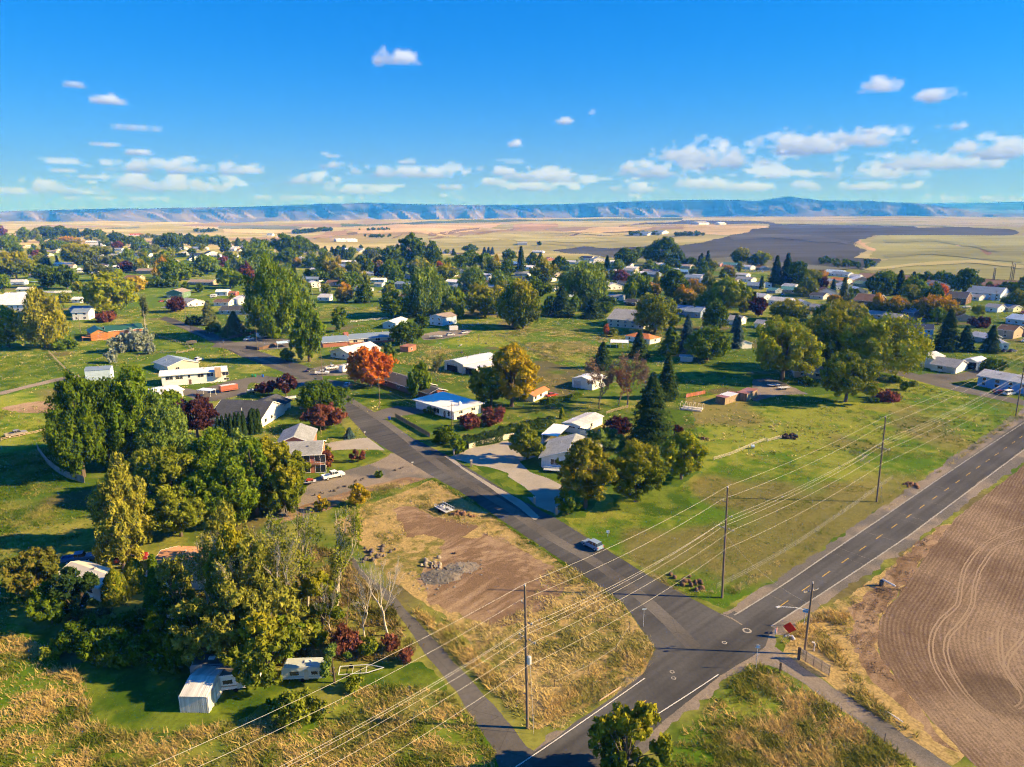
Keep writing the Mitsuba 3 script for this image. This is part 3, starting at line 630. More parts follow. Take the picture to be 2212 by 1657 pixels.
def boat(label, x, y, rot, c='white', L=6, cover=None, group=None):
    key = thing('boat', label, 'boat', group); at = (x, y, zt(x, y)+.5, rot)
    xs = np.linspace(-L/2, L/2, 9); mb = MB(); ring = []
    for i, xx in enumerate(xs):
        t = (xx+L/2)/L; w = 1.15*(1-max(0, t-.45)**2*2.9); w = max(w, .06); zt_ = .95+.35*t*t; zb = .05+.45*max(0, t-.6)
        ring.append([(xx, -w, zt_), (xx, -w*.82, (zt_+zb)/2), (xx, 0, zb), (xx, w*.82, (zt_+zb)/2), (xx, w, zt_)])
    v = np.array(ring).reshape(-1, 3); f = []
    for i in range(8):
        for j in range(4): f.append((i*5+j, i*5+j+1, i*5+j+6, i*5+j+5))
    f += [(0, 4, 3, 1), (1, 3, 2, 2)]
    put(key, 'hull', MB().add(v, f), c, 'gloss', at)
    dk = [(r[0][0], r[0][1]*.97, r[0][2]-.05) for r in ring]+[(r[4][0], r[4][1]*.97, r[4][2]-.05) for r in ring]
    f2 = [(i, i+1, i+10, i+9) for i in range(8)]
    d = np.array(dk); 
    if cover: d[:, 2] += .28*(1-np.abs(np.linspace(-1, 1, 9)))[np.r_[0:9, 0:9]]
    put(key, 'cover' if cover else 'deck', MB().add(d, f2), cover or 'lightgrey', 'paint', at)
    if not cover: put(key, 'windshield', MB().tube([(.2, -.9, 1.05), (.9, 0, 1.5), (.2, .9, 1.05)], .05, 4).box(-1.9, -.7, .8, -1.3, .7, 1.25), 'charcoal', 'gloss', at)
    tr = MB().box(-L/2, -.7, -.12, L/2+1, -.6, 0).box(-L/2, .6, -.12, L/2+1, .7, 0)
    put(key, 'trailer_frame', tr, 'charcoal', 'paint', at)
    for s in (-1, 1): put(key, 'wheel', MB().wheel(-.8, s*.95, -.2, .3, .2), 'black', 'paint', at)
    return key
def bin_(label, x, y, c, rot=0, group=None):
    key = thing('wheeled_bin', label, 'bin', group); at = (x, y, zt(x, y), rot)
    b = MB(); v = np.array([(-.26, -.28, .06), (.26, -.28, .06), (.26, .28, .06), (-.26, .28, .06), (-.33, -.36, 1.0), (.33, -.36, 1.0), (.33, .36, 1.0), (-.33, .36, 1.0)])
    b.add(v, [(0, 3, 2, 1), (4, 5, 6, 7), (0, 1, 5, 4), (1, 2, 6, 5), (2, 3, 7, 6), (3, 0, 4, 7)]); put(key, 'body', b, c, 'gloss', at)
    put(key, 'lid', MB().prism([(-.36, 1.002), (.36, 1.002), (.34, 1.08), (-.3, 1.14)], -.38, .38), c, 'gloss', at)
    for s in (-1, 1): put(key, 'wheel', MB().wheel(-.28, s*.3, .11, .11, .06, 8), 'black', 'paint', at)
    return key

# ------------------------------------------------------------------ poles, wires, fences, signs
def utility_pole(label, x, y, h, rot=0, arms=(), r=.17, lamp=None, transformer=None, lean=0.0, group=None, c=(.20, .15, .11)):
    """rot: the direction (degrees) that the crossarms point; arms: (height, from, to)"""
    key = thing('utility_pole', label, 'utility pole', group); z = zt(x, y); at = (x, y, z, rot); ca, sa = math.cos(math.radians(rot)), math.sin(math.radians(rot))
    k = lean*h
    loc = lambda p: (p[0], p[1], p[2])
    sh = lambda z_: (lean*z_*ca, -lean*z_*sa)          # a lean towards +x of the world, in the pole's own frame
    pt = lambda x_, y_, z_: (x_+sh(z_)[0], y_+sh(z_)[1], z_)
    put(key, 'post', MB().tube([pt(0, 0, -.3), pt(0, 0, h*.5), pt(0, 0, h)], [r*1.15, r, r*.72], 8), c, 'paint', at, True)
    for (z_, a, b) in arms:
        mb = MB().tube([pt(a, r+.06, z_), pt(b, r+.06, z_)], .075, 4)
        kk = put(key, 'crossarm', mb, (.33, .29, .24), 'paint', at)
        ins = MB()
        for t in np.linspace(a+.08, b-.08, 2 if abs(b-a) < 1.5 else 4): 
            if abs(t) > .25: ins.tube([pt(t, r+.06, z_+.06), pt(t, r+.06, z_+.16), pt(t, r+.06, z_+.30)], [.05, .085, .04], 6)
        if ins.v: put(kk, 'insulator', ins, (.62, .62, .6), 'gloss', at)
    put(key, 'cap', MB().tube([pt(0, 0, h+.002), pt(0, 0, h+.3)], [r*.78, r*.5], 6), (.66, .62, .55), 'paint', at)
    if transformer:
        put(key, 'transformer', MB().tube([pt(r+.36, 0, transformer-.55), pt(r+.36, 0, transformer-.5), pt(r+.36, 0, transformer+.5), pt(r+.36, 0, transformer+.58)], [.2, .3, .3, .15], 10), 'lightgrey', 'metalroof', at)
    if lamp:
        z_, dx, dy = lamp
        mb = MB().tube([pt(0, 0, z_-.5), pt(dx*.5, dy*.5, z_+.25), pt(dx, dy, z_+.45)], .05, 5); kk = put(key, 'lamp_arm', mb, 'silver', 'metalroof', at)
        put(kk, 'lamp_head', MB().cbox(*pt(dx*1.06, dy*1.06, z_+.44), .7, .3, .16), 'lightgrey', 'metalroof', at)
    return key
def sag(a, b, s, n=14):
    t = np.linspace(0, 1, n)[:, None]; p = np.array(a)*(1-t)+np.array(b)*t; p[:, 2] -= (s*4*t*(1-t))[:, 0]; return p
def wire(label, pts, s, r=.03, name='power_line', group=None):
    key = thing(name, label, 'wire', group); P_ = [sag(pts[i], pts[i+1], s) for i in range(len(pts)-1)]
    p = np.vstack([P_[0]]+[q[1:] for q in P_[1:]])
    put(key, None, MB().tube(p, r, 3), None, 'wiremetal', None, True); return key
def fence(label, pts, kind='rail', h=1.2, gap=3.0, c='wood', group=None, cat='fence', rails=(.45, .8, 1.1), name='fence', parts=True):
    key = thing(name, label, cat, group); ls = LineString(pts); n = max(1, int(ls.length/gap)); D = math.hypot(*pts[0])
    s = [ls.interpolate(i/n, normalized=True).coords[0] for i in range(n+1)]
    rng = np.random.default_rng(int(abs(pts[0][0])*10)); pr = .055 if D < 250 else .09
    for i, (x, y) in enumerate(s):
        hh = h*rng.uniform(.93, 1.1)
        put(key, 'post', MB().tube([(x, y, -.1), (x+rng.normal(0, .03), y+rng.normal(0, .03), hh)], [pr, pr*.9], 5), c)
    if kind == 'rail':
        for i in range(n):
            for zr in rails:
                (xa, ya), (xb, yb) = s[i], s[i+1]
                put(key, 'rail', MB().tube([(xa, ya, zr), (xb, yb, zr+rng.normal(0, .03))], .05 if D < 250 else .075, 4), c)
    elif kind == 'wire':
        mb = MB()
        for zr in rails:
            for i in range(n): mb.tube([(*s[i], zr), (*s[i+1], zr)], .018, 3)
        put(key, 'wire', mb, (.45, .43, .38), 'metalroof')
    elif kind in ('panel', 'board'):
        for i in range(n):
            (xa, ya), (xb, yb) = s[i], s[i+1]; L = math.hypot(xb-xa, yb-ya); a = math.degrees(math.atan2(yb-ya, xb-xa))
            if kind == 'panel': put(key, 'panel', MB().box(.02, -.03, .06, L-.02, .03, h-.05), c, 'paint', (xa, ya, 0, a))
            else:
                m = max(2, int(L/.32))
                for j in range(m): put(key, 'board', MB().box(L*j/m+.008, -.028+.006*(j % 2), .05, L*(j+1)/m-.008, .0+.006*(j % 2), h*rng.uniform(.93, 1.0)), np_jit(c, rng), 'paint', (xa, ya, 0, a))
    return key
def np_jit(c, rng):
    q = np.array(col(c))*rng.uniform(.8, 1.2); return tuple(float(min(.95, v)) for v in q)
def wall_(label, pts, h, w, c, name='wall', cat='wall', mat='concrete'):
    key = thing(name, label, cat)
    pl = LineString(pts).buffer(w/2, cap_style=2, join_style=2); m = trimesh.creation.extrude_polygon(pl, h, engine='earcut')
    put(key, None, (m.vertices, m.faces), c, 'paint'); return key
def rocks(label, x, y, n, r, spread, c, seed=0, name='rock_pile', cat='rock pile'):
    key = thing(name, label, cat); rng = np.random.default_rng(seed)
    if name == 'rubble_mound':
        m = trimesh.creation.icosphere(5, 1.0); v = m.vertices*[spread*1.6, spread*1.1, .34]; v[:, :2] *= .55+.9*meshkit.fbm(m.vertices*1.6, 3, seed+8)[:, None]; v[:, 2] = np.maximum(v[:, 2]*(1.9*meshkit.fbm(v*[.6, .6, 0]+seed, 3, seed)-.15), -.05)
        v[:, 2] += .22*(meshkit.fbm(v*[2.2, 2.2, 0]+3, 3, seed+4)-.45); put(key, 'mound', (v+[x, y, 0], m.faces), None, 'gravel_mix')
    for i in range(n):
        m = trimesh.creation.icosphere(1, 1.0); v = m.vertices*(.75+.5*meshkit.noise(m.vertices*1.3+rng.uniform(0, 99, 3))[:, None])*rng.uniform(.5, 1, 3)*r*rng.uniform(.5, 1.2)
        px, py = rng.normal(0, spread, 2)
        put(key, 'rock', (v+[x+px, y+py, r*.3+max(0, .5*spread-math.hypot(px, py))*.5], m.faces), np_jit(c, rng), 'paint')
    return key
def pillar(label, x, y, h=1.7, group=None):
    key = thing('gate_pillar', label, 'pillar', group)
    put(key, 'shaft', MB().cbox(x, y, h/2, .5, .5, h), 'tan'); put(key, 'cap', MB().cbox(x, y, h+.062, .64, .64, .12), 'cream'); put(key, 'lamp', MB().tube([(x, y, h+.124), (x, y, h+.36)], [.1, .13], 6), 'charcoal')
    return key
def sign(label, x, y, h, board, c, rot, postc='galv', cat='sign', name='street_sign', diamond=False):
    key = thing(name, label, cat); at = (x, y, zt(x, y), rot); w, hh = board
    put(key, 'post', MB().tube([(0, 0, -.1), (0, 0, h)], .045, 5), postc, 'metalroof', at)
    b = MB()
    if diamond:
        r = w/2; b.prism([(-r, h), (0, h-r), (r, h), (0, h+r)], -.08, -.05)
    else: b.box(-w/2, -.085, h-hh, w/2, -.055, h)
    put(key, 'board', b, c, 'gloss', at); return key

# ================================================================== the setting
def terrain_mesh():
    az = np.radians(np.r_[np.linspace(-180, -52, 26)[:-1], np.linspace(-52, 52, 300), np.linspace(52, 180, 26)[1:]])
    r = np.r_[0.5, 8, np.geomspace(20, 600, 34), np.geomspace(640, 11500, 230)]
    A, R = np.meshgrid(az, r, indexing='ij'); X, Y = R*np.sin(A), R*np.cos(A); Z = terrain(X, Y)
    v = np.stack([X, Y, Z], -1).reshape(-1, 3); n = len(r); i = np.arange(len(az)-1)[:, None]*n; j = np.arange(n-1)[None]
    return v, tri(np.stack([i+j, i+n+j, i+n+j+1, i+j+1], -1).reshape(-1, 4))
struct('ground', 'rough grassy ground of the town running out into tan stubble hills', terrain_mesh(), 'ground_mix')
def mountains():
    az = np.radians(np.linspace(-62, 62, 620)); rr = np.linspace(0, 1, 46)
    A, S = np.meshgrid(az, rr, indexing='ij'); deg = np.degrees(A)
    sky_az = np.array([-62, -36, -30, -25, -20, -15, -11, -8, -4, 0, 4, 9, 13, 16, 18.5, 20.5, 23, 26, 29, 31, 33, 36, 62])
    sky_h = np.array([80, 95, 135, 165, 190, 240, 270, 250, 235, 230, 250, 300, 325, 330, 300, 380, 300, 285, 240, 160, 60, 60, 90.])
    R = 10600+S*3600
    crest = np.interp(deg, sky_az, sky_h)*.88+4
    q = np.stack([deg*.62, S*2.2, 0*S], -1)
    wq = np.stack([deg*.34+S*.9, S*1.5+deg*.05, 0*S+5], -1); rid = 1-np.abs(meshkit.fbm(wq*[1.5, 1, 1], 3, 41)*2-1)*1.9
    spur = np.abs(meshkit.fbm(q+[deg[..., None][..., 0].mean()*0, 0, 0], 3, 4)*2-1); gul = np.abs(meshkit.fbm(np.stack([deg*1.9+S*1.3, S*1.6, 0*S+8], -1), 3, 14)*2-1)
    prof = np.clip(S/.62, 0, 1)**.8
    cut = np.sin(np.clip(S/.75, 0, 1)*math.pi)
    Z = -150+(crest+150)*prof*(1-.62*cut*(1-np.clip(rid, 0, 1)))+22*(meshkit.fbm(np.stack([deg*.8, S*3, 0*S+3], -1), 3, 6)-.5)*prof
    Z = np.where(S > .75, np.minimum(Z, crest-(S-.75)*260), Z)
    v = np.stack([R*np.sin(A), R*np.cos(A), Z], -1).reshape(-1, 3); n = len(rr); i = np.arange(len(az)-1)[:, None]*n; j = np.arange(n-1)[None]
    return v, tri(np.stack([i+j, i+n+j, i+n+j+1, i+j+1], -1).reshape(-1, 4))
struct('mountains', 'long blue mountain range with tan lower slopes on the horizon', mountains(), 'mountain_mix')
def far_mountains():
    az = np.radians(np.linspace(26, 60, 120)); deg = np.degrees(az)
    h = 150+70*meshkit.fbm(np.stack([deg*.4, 0*deg, 0*deg], -1), 3, 2)*np.clip((deg-27)/4, 0, 1)
    v = []
    for i in range(len(az)):
        for s, R in ((0, 19000), (.5, 21500), (1, 24000)): v.append((R*math.sin(az[i]), R*math.cos(az[i]), -200+(h[i]+330)*[0, 1, .9][int(s*2)]))
    i = np.arange(len(az)-1)[:, None]*3; j = np.arange(2)[None]
    return np.array(v), tri(np.stack([i+j, i+3+j, i+3+j+1, i+j+1], -1).reshape(-1, 4))
struct('far_mountains', 'paler mountain range farther off at the far right of the horizon', far_mountains(), 'mountain_mix')

LAID = [0]
def drape(name, label, pts, colour, off, cell=60, amp=6, seed=0):
    LAID[0] += 1
    pl = jag(pts, amp, 25, seed); x0, y0, x1, y1 = pl.bounds
    cell = max(18, math.sqrt((x1-x0)*(y1-y0)/14000)); off = .16+.022*LAID[0]; gx = np.arange(x0, x1+cell, cell); gy = np.arange(y0, y1+cell, cell)
    X, Y = np.meshgrid(gx, gy, indexing='ij'); bx = shapely.box(X.ravel(), Y.ravel(), X.ravel()+cell, Y.ravel()+cell)
    shapely.prepare(pl); bx = bx[shapely.intersects(pl, bx)]; mb = MB(); ins = shapely.contains(pl, bx)
    b = shapely.bounds(bx[ins])
    if len(b):
        v = np.stack([b[:, [0, 1]], b[:, [2, 1]], b[:, [2, 3]], b[:, [0, 3]]], 1).reshape(-1, 2); mb.add(np.c_[v, np.zeros(len(v))], np.arange(len(v)).reshape(-1, 4))
    for g in shapely.intersection(pl, bx[~ins]):
        for q in getattr(g, 'geoms', [g]):
            if q.geom_type == 'Polygon' and q.area > 1: mb.sheet(q, 0)
    v, f = mb.get(); v[:, 2] = terrain(v[:, 0], v[:, 1])+off*(1+np.hypot(v[:, 0], v[:, 1])/3000)
    return struct(name, label, (v, f), 'field_mix', colour)
DARKSOIL = (.066, .066, .060)
drape('ploughed_field', 'wide dark ploughed field on the slope beyond the town at right', [(1357.25, 3847.23), (1727.17, 3871.79), (1827.33, 3308.42), (1382.09, 2182.88), (1482.03, 2145.45), (1432.30, 2048.25), (1374.40, 1986.10), (1159.24, 1943.84), (957.88, 1912.78), (853.17, 1776.73), (685.14, 1453.38), (600.04, 1223.30), (508.54, 1071.62), (546.94, 1052.56), (456.75, 918.54), (421.31, 868.94), (391.59, 908.97), (365.39, 975.69), (355.34, 1102.25), (291.57, 1041.91), (247.64, 1044.96), (145.05, 1140.78), (100.61, 1770.91), (176.79, 1825.64), (370.64, 1571.39), (514.97, 1852.61), (595.76, 1979.42), (957.82, 2711.26)], DARKSOIL, .5)
drape('ploughed_field', 'narrow dark ploughed strip running along the far plain', [(640.53, 3785.81), (1280.16, 5471.99), (1592.49, 5431.05), (1582.67, 4488.86), (1392.91, 3855.74), (1073.00, 3603.23), (834.63, 3563.16), (695.77, 3633.55)], DARKSOIL, .9)
drape('stubble_field', 'tan stubble knoll notched into the dark ploughed field', [(809.68, 3425.19), (1010.39, 3392.31), (1165.87, 3384.38), (966.01, 2755.09), (668.20, 2061.71), (595.29, 1992.11), (536.21, 2058.50), (496.59, 2113.66)], (.37, .28, .14), .9)
drape('green_field', 'pale green winter wheat slope at the right of the far hills', [(955.80, 1900.38), (1149.08, 1926.60), (1378.27, 1954.09), (776.75, 1065.36), (526.73, 716.74), (485.85, 749.85), (433.70, 804.04), (403.51, 824.08), (421.10, 864.58), (548.71, 1051.64), (553.21, 1121.27), (623.29, 1238.59), (711.74, 1453.92)], (.24, .235, .085), .7)
drape('bare_strip', 'brown bare strip of soil along the edge of town', [(401.06, 820.80), (439.25, 782.68), (483.71, 746.46), (524.39, 713.49), (472.87, 641.77), (442.87, 682.07), (402.54, 715.83), (366.60, 743.86)], (.13, .085, .06), .35, 20, 3)
drape('gully', 'pale eroded gully at the edge of the ploughed field', [(783.96, 1654.45), (853.17, 1776.73), (736.61, 1508.61), (686.35, 1403.94), (637.50, 1267.33), (602.90, 1199.51), (620.29, 1262.46), (680.04, 1407.00)], (.42, .28, .15), .9, 10, 2)
drape('gully', 'short pale gully on the green slope', [(964.17, 1584.65), (959.34, 1535.91), (883.79, 1413.20), (863.39, 1397.60), (914.01, 1493.32)], (.42, .28, .15), 1.1, 10, 2)
drape('gully', 'brown curved gully near the right edge of the green slope', [(829.41, 1286.67), (807.77, 1233.84), (768.15, 1159.18), (723.12, 1092.85), (740.55, 1129.36), (788.03, 1213.23)], (.24, .15, .085), 1.1, 10, 2)
drape('green_field', 'light green field across the middle of the far hills', [(-238.17, 1976.34), (-113.12, 2584.48), (100.56, 2441.10), (197.80, 2362.78), (92.14, 2232.88), (-43.29, 1918.18), (-163.65, 1891.31)], (.30, .27, .11), .8)
drape('green_field', 'long dark green crop strip far across the plain', [(-980.44, 4186.30), (-567.35, 4423.43), (-101.76, 4538.64), (562.86, 6756.37), (1397.60, 5978.69), (1302.83, 5569.40), (407.00, 4882.80), (-96.00, 4278.57), (-539.71, 4205.02), (-903.71, 3854.84)], (.085, .115, .055), 2.5)
drape('green_field', 'grey green field before the left hills', [(-2041.59, 3322.26), (-1906.23, 3719.41), (-1748.94, 3417.89), (-1765.65, 2974.88)], (.14, .15, .08), 2.0)
drape('green_field', 'grey green field between tan stubble at left of centre', [(-1497.26, 3730.00), (-1334.70, 4150.12), (-852.13, 2959.17), (-875.57, 2910.46), (-1122.52, 2910.35)], (.15, .16, .10), 1.6)
drape('stubble_slope', 'bronze slope with gullies in the middle of the far hills', [(-666.21, 2891.54), (-619.43, 3626.96), (-354.68, 4124.27), (-5.18, 4079.57), (-127.99, 2928.48), (-231.27, 2680.96), (-230.58, 2327.49), (-372.30, 2483.42), (-462.60, 2402.89)], (.38, .27, .14), .7)
drape('gully', 'dark gully folding into the bronze slope', [(-271.48, 2339.24), (-274.05, 2769.54), (-213.13, 2903.47), (-130.90, 2996.53), (-139.63, 2911.90), (-206.84, 2815.49), (-238.65, 2636.09), (-243.61, 2310.05)], (.16, .115, .075), 1.1, 20, 6)
drape('farm_road', 'dark farm track climbing across the stubble hills', [(157.87, 2277.38), (195.51, 2334.80), (303.10, 2674.09), (477.24, 3244.56), (633.38, 3766.71), (688.14, 3675.74), (610.38, 3628.53), (442.52, 3007.00), (293.67, 2542.24), (191.89, 2290.88)], (.17, .125, .085), 1.3, 20, 3)

for i, (lab, pts, c) in enumerate((  # thin dark and light lines here draw hill relief as colour
  ('dark field edge crossing the middle hills', [(4.57, 2491.06), (88.97, 2425.47), (192.65, 2383.32), (236.81, 2327.04), (281.79, 2253.43), (345.69, 2260.78), (340.17, 2241.36), (277.87, 2221.63), (234.83, 2307.08), (191.71, 2371.31), (88.40, 2409.44), (4.52, 2463.02)], (.22, .19, .085)),
  ('dark edge line below the lone farm building', [(78.33, 1888.75), (117.60, 1882.64), (153.40, 1863.95), (165.67, 1830.68), (153.61, 1839.76), (116.37, 1862.62), (77.51, 1868.71)], (.19, .17, .08)),
  ('thin dark gully line on the left of the middle hills', [(-359.52, 2165.12), (-367.05, 2326.11), (-364.63, 2419.78), (-359.56, 2404.33), (-355.81, 2271.15), (-344.77, 2090.50)], (.16, .12, .07)),
  ('long brown contour line below the far crop strip', [(-243.16, 2116.83), (-172.81, 2408.72), (-72.67, 2882.24), (34.94, 3179.21), (34.07, 3099.17), (-66.34, 2630.30), (-170.00, 2368.72), (-226.29, 2010.02)], (.22, .16, .085)),
  ('dark strip in the gully under the far left crop', [(-651.39, 2648.04), (-607.48, 2658.52), (-572.64, 2699.06), (-516.74, 2420.48), (-535.65, 2342.50), (-565.77, 2298.30)], (.15, .12, .075)),
  ('bronze fallow strip in the middle distance', [(6.33, 3459.47), (101.41, 4058.33), (232.87, 3752.35), (203.16, 3152.89), (143.36, 2971.83), (49.63, 2578.77), (5.40, 2943.17)], (.30, .20, .11)),
  ('golden stubble strip on the middle hills', [(165.36, 2473.72), (310.46, 2922.93), (491.47, 3222.19), (569.30, 2965.28), (422.75, 2402.36), (326.27, 2518.11), (225.57, 2380.47)], (.42, .31, .14)),
  ('greenish stubble strip nearest the middle of town', [(4.09, 2226.84), (105.09, 2172.17), (226.20, 2122.73), (297.87, 1943.93), (204.41, 1915.59), (93.59, 1932.27), (3.56, 1934.61)], (.27, .25, .10)),
  ('pale stubble strip at the left of the plain', [(-1158.25, 2917.83), (-990.68, 2873.28), (-840.85, 2862.28), (-856.71, 2761.18), (-964.76, 2704.08), (-1079.70, 2724.97)], (.48, .37, .19)),
  ('grey green strip on the left of the plain', [(-1616.02, 4005.75), (-1434.86, 4031.72), (-1159.78, 3952.71), (-874.45, 2931.70), (-1033.52, 2900.72), (-1471.24, 3654.20)], (.13, .15, .11)),
  ('brown ridge on the right side of the left plain', [(-626.15, 2270.01), (-711.06, 2769.27), (-649.85, 2858.32), (-538.88, 2366.39), (-567.83, 2248.19), (-551.56, 2041.56)], (.28, .19, .11)),
  ('painted shade of a fold across the green slope', [(575.93, 1118.80), (705.98, 1221.22), (711.02, 1105.54), (717.53, 1009.23), (680.82, 956.64), (668.19, 1037.79), (658.40, 1137.66), (556.05, 1070.41)], (.205, .205, .08)),  # shading of the slope folds is put into the strip colours
  ('pale contour line painted across the green slope', [(431.07, 877.57), (541.59, 968.93), (653.19, 1014.09), (648.71, 910.60), (616.55, 864.60), (618.90, 959.89), (512.65, 916.22), (413.37, 837.11)], (.36, .32, .13)),
  ('upper fold of the green slope with shade painted in', [(889.48, 1736.36), (1017.55, 1767.01), (983.18, 1610.58), (931.81, 1453.89), (813.28, 1230.22), (786.09, 1161.64), (772.25, 1170.88), (822.59, 1291.04), (924.68, 1524.32), (964.10, 1673.04), (837.99, 1627.77)], (.20, .205, .08)),
  ('greyish green fallow edge at the foot of the dark ploughed field', [(222.12, 1030.18), (300.08, 1072.83), (362.07, 1108.50), (369.55, 986.98), (396.27, 920.06), (417.07, 879.86), (381.85, 843.14), (339.26, 874.06), (294.70, 911.17), (225.78, 951.27)], (.125, .125, .085)),
  ('slightly paler band across the dark ploughed field', [(582.90, 1949.80), (730.37, 2014.94), (811.00, 1901.39), (794.74, 1706.87), (671.98, 1455.10), (723.05, 1781.73), (666.46, 1880.36), (545.82, 1785.24)], (.085, .085, .075)),
  ('thin green edge between the dark field and the plain', [(1421.80, 3845.16), (1845.14, 3949.91), (2074.75, 3489.32), (1504.39, 2178.69), (1488.71, 2155.45), (1921.96, 3231.08), (1794.90, 3840.85), (1290.34, 3488.59)], (.20, .22, .09)))):
    drape('field_strip', lab, pts, c, 1.5, 60, 5, i)
# ------------------------------------------------------------------ roads (levels: 1 verge, 2 lawn and drives, 3 gravel, 4 road, 5 paint)
zone('road_verge', 'gravel verge along the main road', [(-5.25, 70.30), (12.61, 86.60), (20.67, 94.98), (28.88, 99.71), (36.29, 110.19), (55.52, 126.75), (86.42, 154.78), (125.20, 191.23), (248.04, 304.03), (204.14, 237.03), (118.58, 166.84), (84.09, 136.78), (57.61, 115.05), (44.12, 103.26), (40.18, 98.49), (30.82, 91.15), (19.93, 81.10), (12.45, 71.70)], 1, 'gravel_mix', .7, 3)
zone('main_road', 'two lane asphalt main road crossing the scene', [(-2.56, 71.70), (2.72, 77.27), (19.19, 92.54), (22.72, 99.71), (24.31, 106.21), (36.79, 109.17), (55.17, 124.72), (85.28, 151.88), (121.98, 185.47), (230.42, 281.29), (210.42, 250.68), (124.00, 175.20), (86.60, 141.89), (61.88, 120.83), (43.02, 104.85), (40.02, 99.71), (31.01, 92.76), (21.07, 83.59), (10.96, 73.14), (3.86, 66.38)], 4, 'asphalt', .12, 4)
zone('side_street', 'asphalt side street climbing from the junction into the town', [(21.98, 92.76), (22.62, 99.96), (19.67, 112.88), (9.83, 129.04), (-3.57, 149.83), (-12.05, 163.52), (-20.55, 174.87), (-44.32, 208.33), (-58.60, 238.21), (-71.73, 262.99), (-90.44, 290.50), (-109.16, 311.74), (-130.25, 335.01), (-153.76, 365.80), (-189.41, 410.73), (-218.72, 447.05), (-227.97, 457.12), (-231.73, 471.98), (-205.25, 443.15), (-165.99, 396.18), (-133.55, 356.65), (-111.74, 332.76), (-93.12, 313.73), (-78.14, 287.94), (-61.19, 254.66), (-48.87, 237.03), (-30.28, 207.41), (-17.39, 190.44), (1.12, 160.89), (10.50, 148.08), (22.36, 128.65), (27.21, 120.83), (35.88, 109.60), (39.12, 109.02), (33.28, 99.71), (27.70, 94.98)], 5, 'asphalt', .12, 5)
struct('worn_lane', '', strip([(28.88, 99.71), (24.06, 113.18), (16.73, 127.51), (8.27, 139.41), (-1.74, 156.13), (-18.22, 181.09), (-37.93, 217.98), (-56.19, 248.09), (-74.27, 276.49), (-102.63, 310.76), (-133.70, 344.31), (-177.78, 399.33), (-212.52, 443.15)], 2.6, LEVEL*5.4), 'old_asphalt', None, 'side_street')
zone('cross_street', 'asphalt cross street behind the orange maple', [(-108.85, 282.21), (-98.57, 278.01), (-88.41, 274.94), (-76.56, 271.92), (-66.10, 271.92), (-62.78, 271.92), (-64.65, 280.52), (-76.45, 286.54), (-88.57, 286.98), (-99.88, 290.99), (-108.17, 294.42)], 6, 'old_asphalt', .12, 6)
zone('paved_yard', 'paved yard by the brick chimney ranch house', [(-154.62, 360.05), (-135.63, 349.52), (-118.44, 353.66), (-109.04, 364.43), (-119.43, 383.04), (-137.96, 387.97), (-148.58, 371.20), (-155.82, 368.92)], 6, 'old_asphalt', .2, 7)
zone('back_street', 'asphalt back street passing the blue house at right', [(157.94, 310.20), (166.34, 307.67), (172.74, 297.92), (176.27, 281.15), (180.96, 269.95), (184.09, 260.47), (190.33, 248.21), (185.06, 240.89), (179.34, 253.33), (172.68, 264.19), (169.11, 273.92), (165.87, 285.45), (161.94, 299.11), (154.91, 303.94)], 5, 'old_asphalt', .12, 8)
zone('back_driveway', 'asphalt turning yard before the white split level house', [(168.42, 290.99), (177.92, 297.92), (189.22, 296.05), (199.58, 302.72), (209.61, 305.17), (196.30, 290.99), (180.19, 281.15), (175.64, 280.10), (172.47, 286.54)], 6, 'old_asphalt', .15, 9)
zone('lane', 'narrow asphalt lane beside the thicket', [(-1.57, 74.79), (-2.53, 78.14), (-8.34, 89.56), (-14.52, 99.85), (-16.97, 104.54), (-19.70, 110.08), (-24.05, 116.64), (-27.79, 121.24), (-30.98, 126.16), (-32.64, 130.53), (-31.88, 130.53), (-29.61, 126.16), (-25.94, 121.24), (-22.00, 116.64), (-18.37, 110.98), (-14.18, 104.54), (-6.71, 92.78), (0.01, 82.02), (2.01, 78.14), (3.94, 76.43), (1.06, 74.33)], 3, 'old_asphalt', .16, 10)
zone('gravel_drive', 'wide gravel drive with a parked white pickup', [(-52.01, 167.04), (-50.68, 174.57), (-44.34, 179.95), (-38.78, 184.66), (-35.16, 190.62), (-34.65, 193.74), (-28.53, 189.61), (-20.15, 174.57), (-23.46, 173.28), (-30.06, 171.57), (-35.54, 167.85), (-40.54, 163.11), (-44.73, 156.45), (-49.36, 150.92), (-53.59, 147.01), (-56.53, 150.92), (-50.27, 157.89)], 3, 'gravel_mix', .3, 11)
zone('dirt_drive', 'brown dirt drive between the gravel and the weedy lot', [(-51.56, 153.64), (-44.69, 160.83), (-38.40, 167.04), (-30.26, 172.85), (-27.39, 174.57), (-21.89, 173.28), (-29.33, 167.04), (-34.92, 164.67), (-40.50, 157.89), (-42.88, 153.64), (-47.87, 149.60), (-51.57, 145.74)], 4, 'bare_dirt', .25, 12)
zone('concrete_drive', 'pale concrete driveway of the brick house', [(-55.88, 202.53), (-50.24, 206.02), (-44.25, 208.17), (-36.79, 196.09), (-46.13, 197.17), (-52.90, 196.09), (-55.23, 198.60)], 3, 'concrete', .02, 13)
zone('concrete_drive', 'large pale concrete drive with gate pillars', [(-18.35, 189.61), (-15.52, 192.69), (-12.06, 198.60), (-6.12, 201.39), (-2.90, 204.85), (5.92, 207.21), (11.82, 207.21), (9.00, 201.39), (6.84, 190.62), (2.03, 186.61), (4.83, 178.12), (9.42, 173.71), (12.83, 168.67), (12.55, 156.45), (10.49, 150.92), (5.69, 155.74), (1.53, 167.04), (-1.25, 175.45), (-5.13, 179.03), (-6.51, 180.87), (-10.59, 184.18), (-15.89, 188.60)], 3, 'concrete', .02, 14)
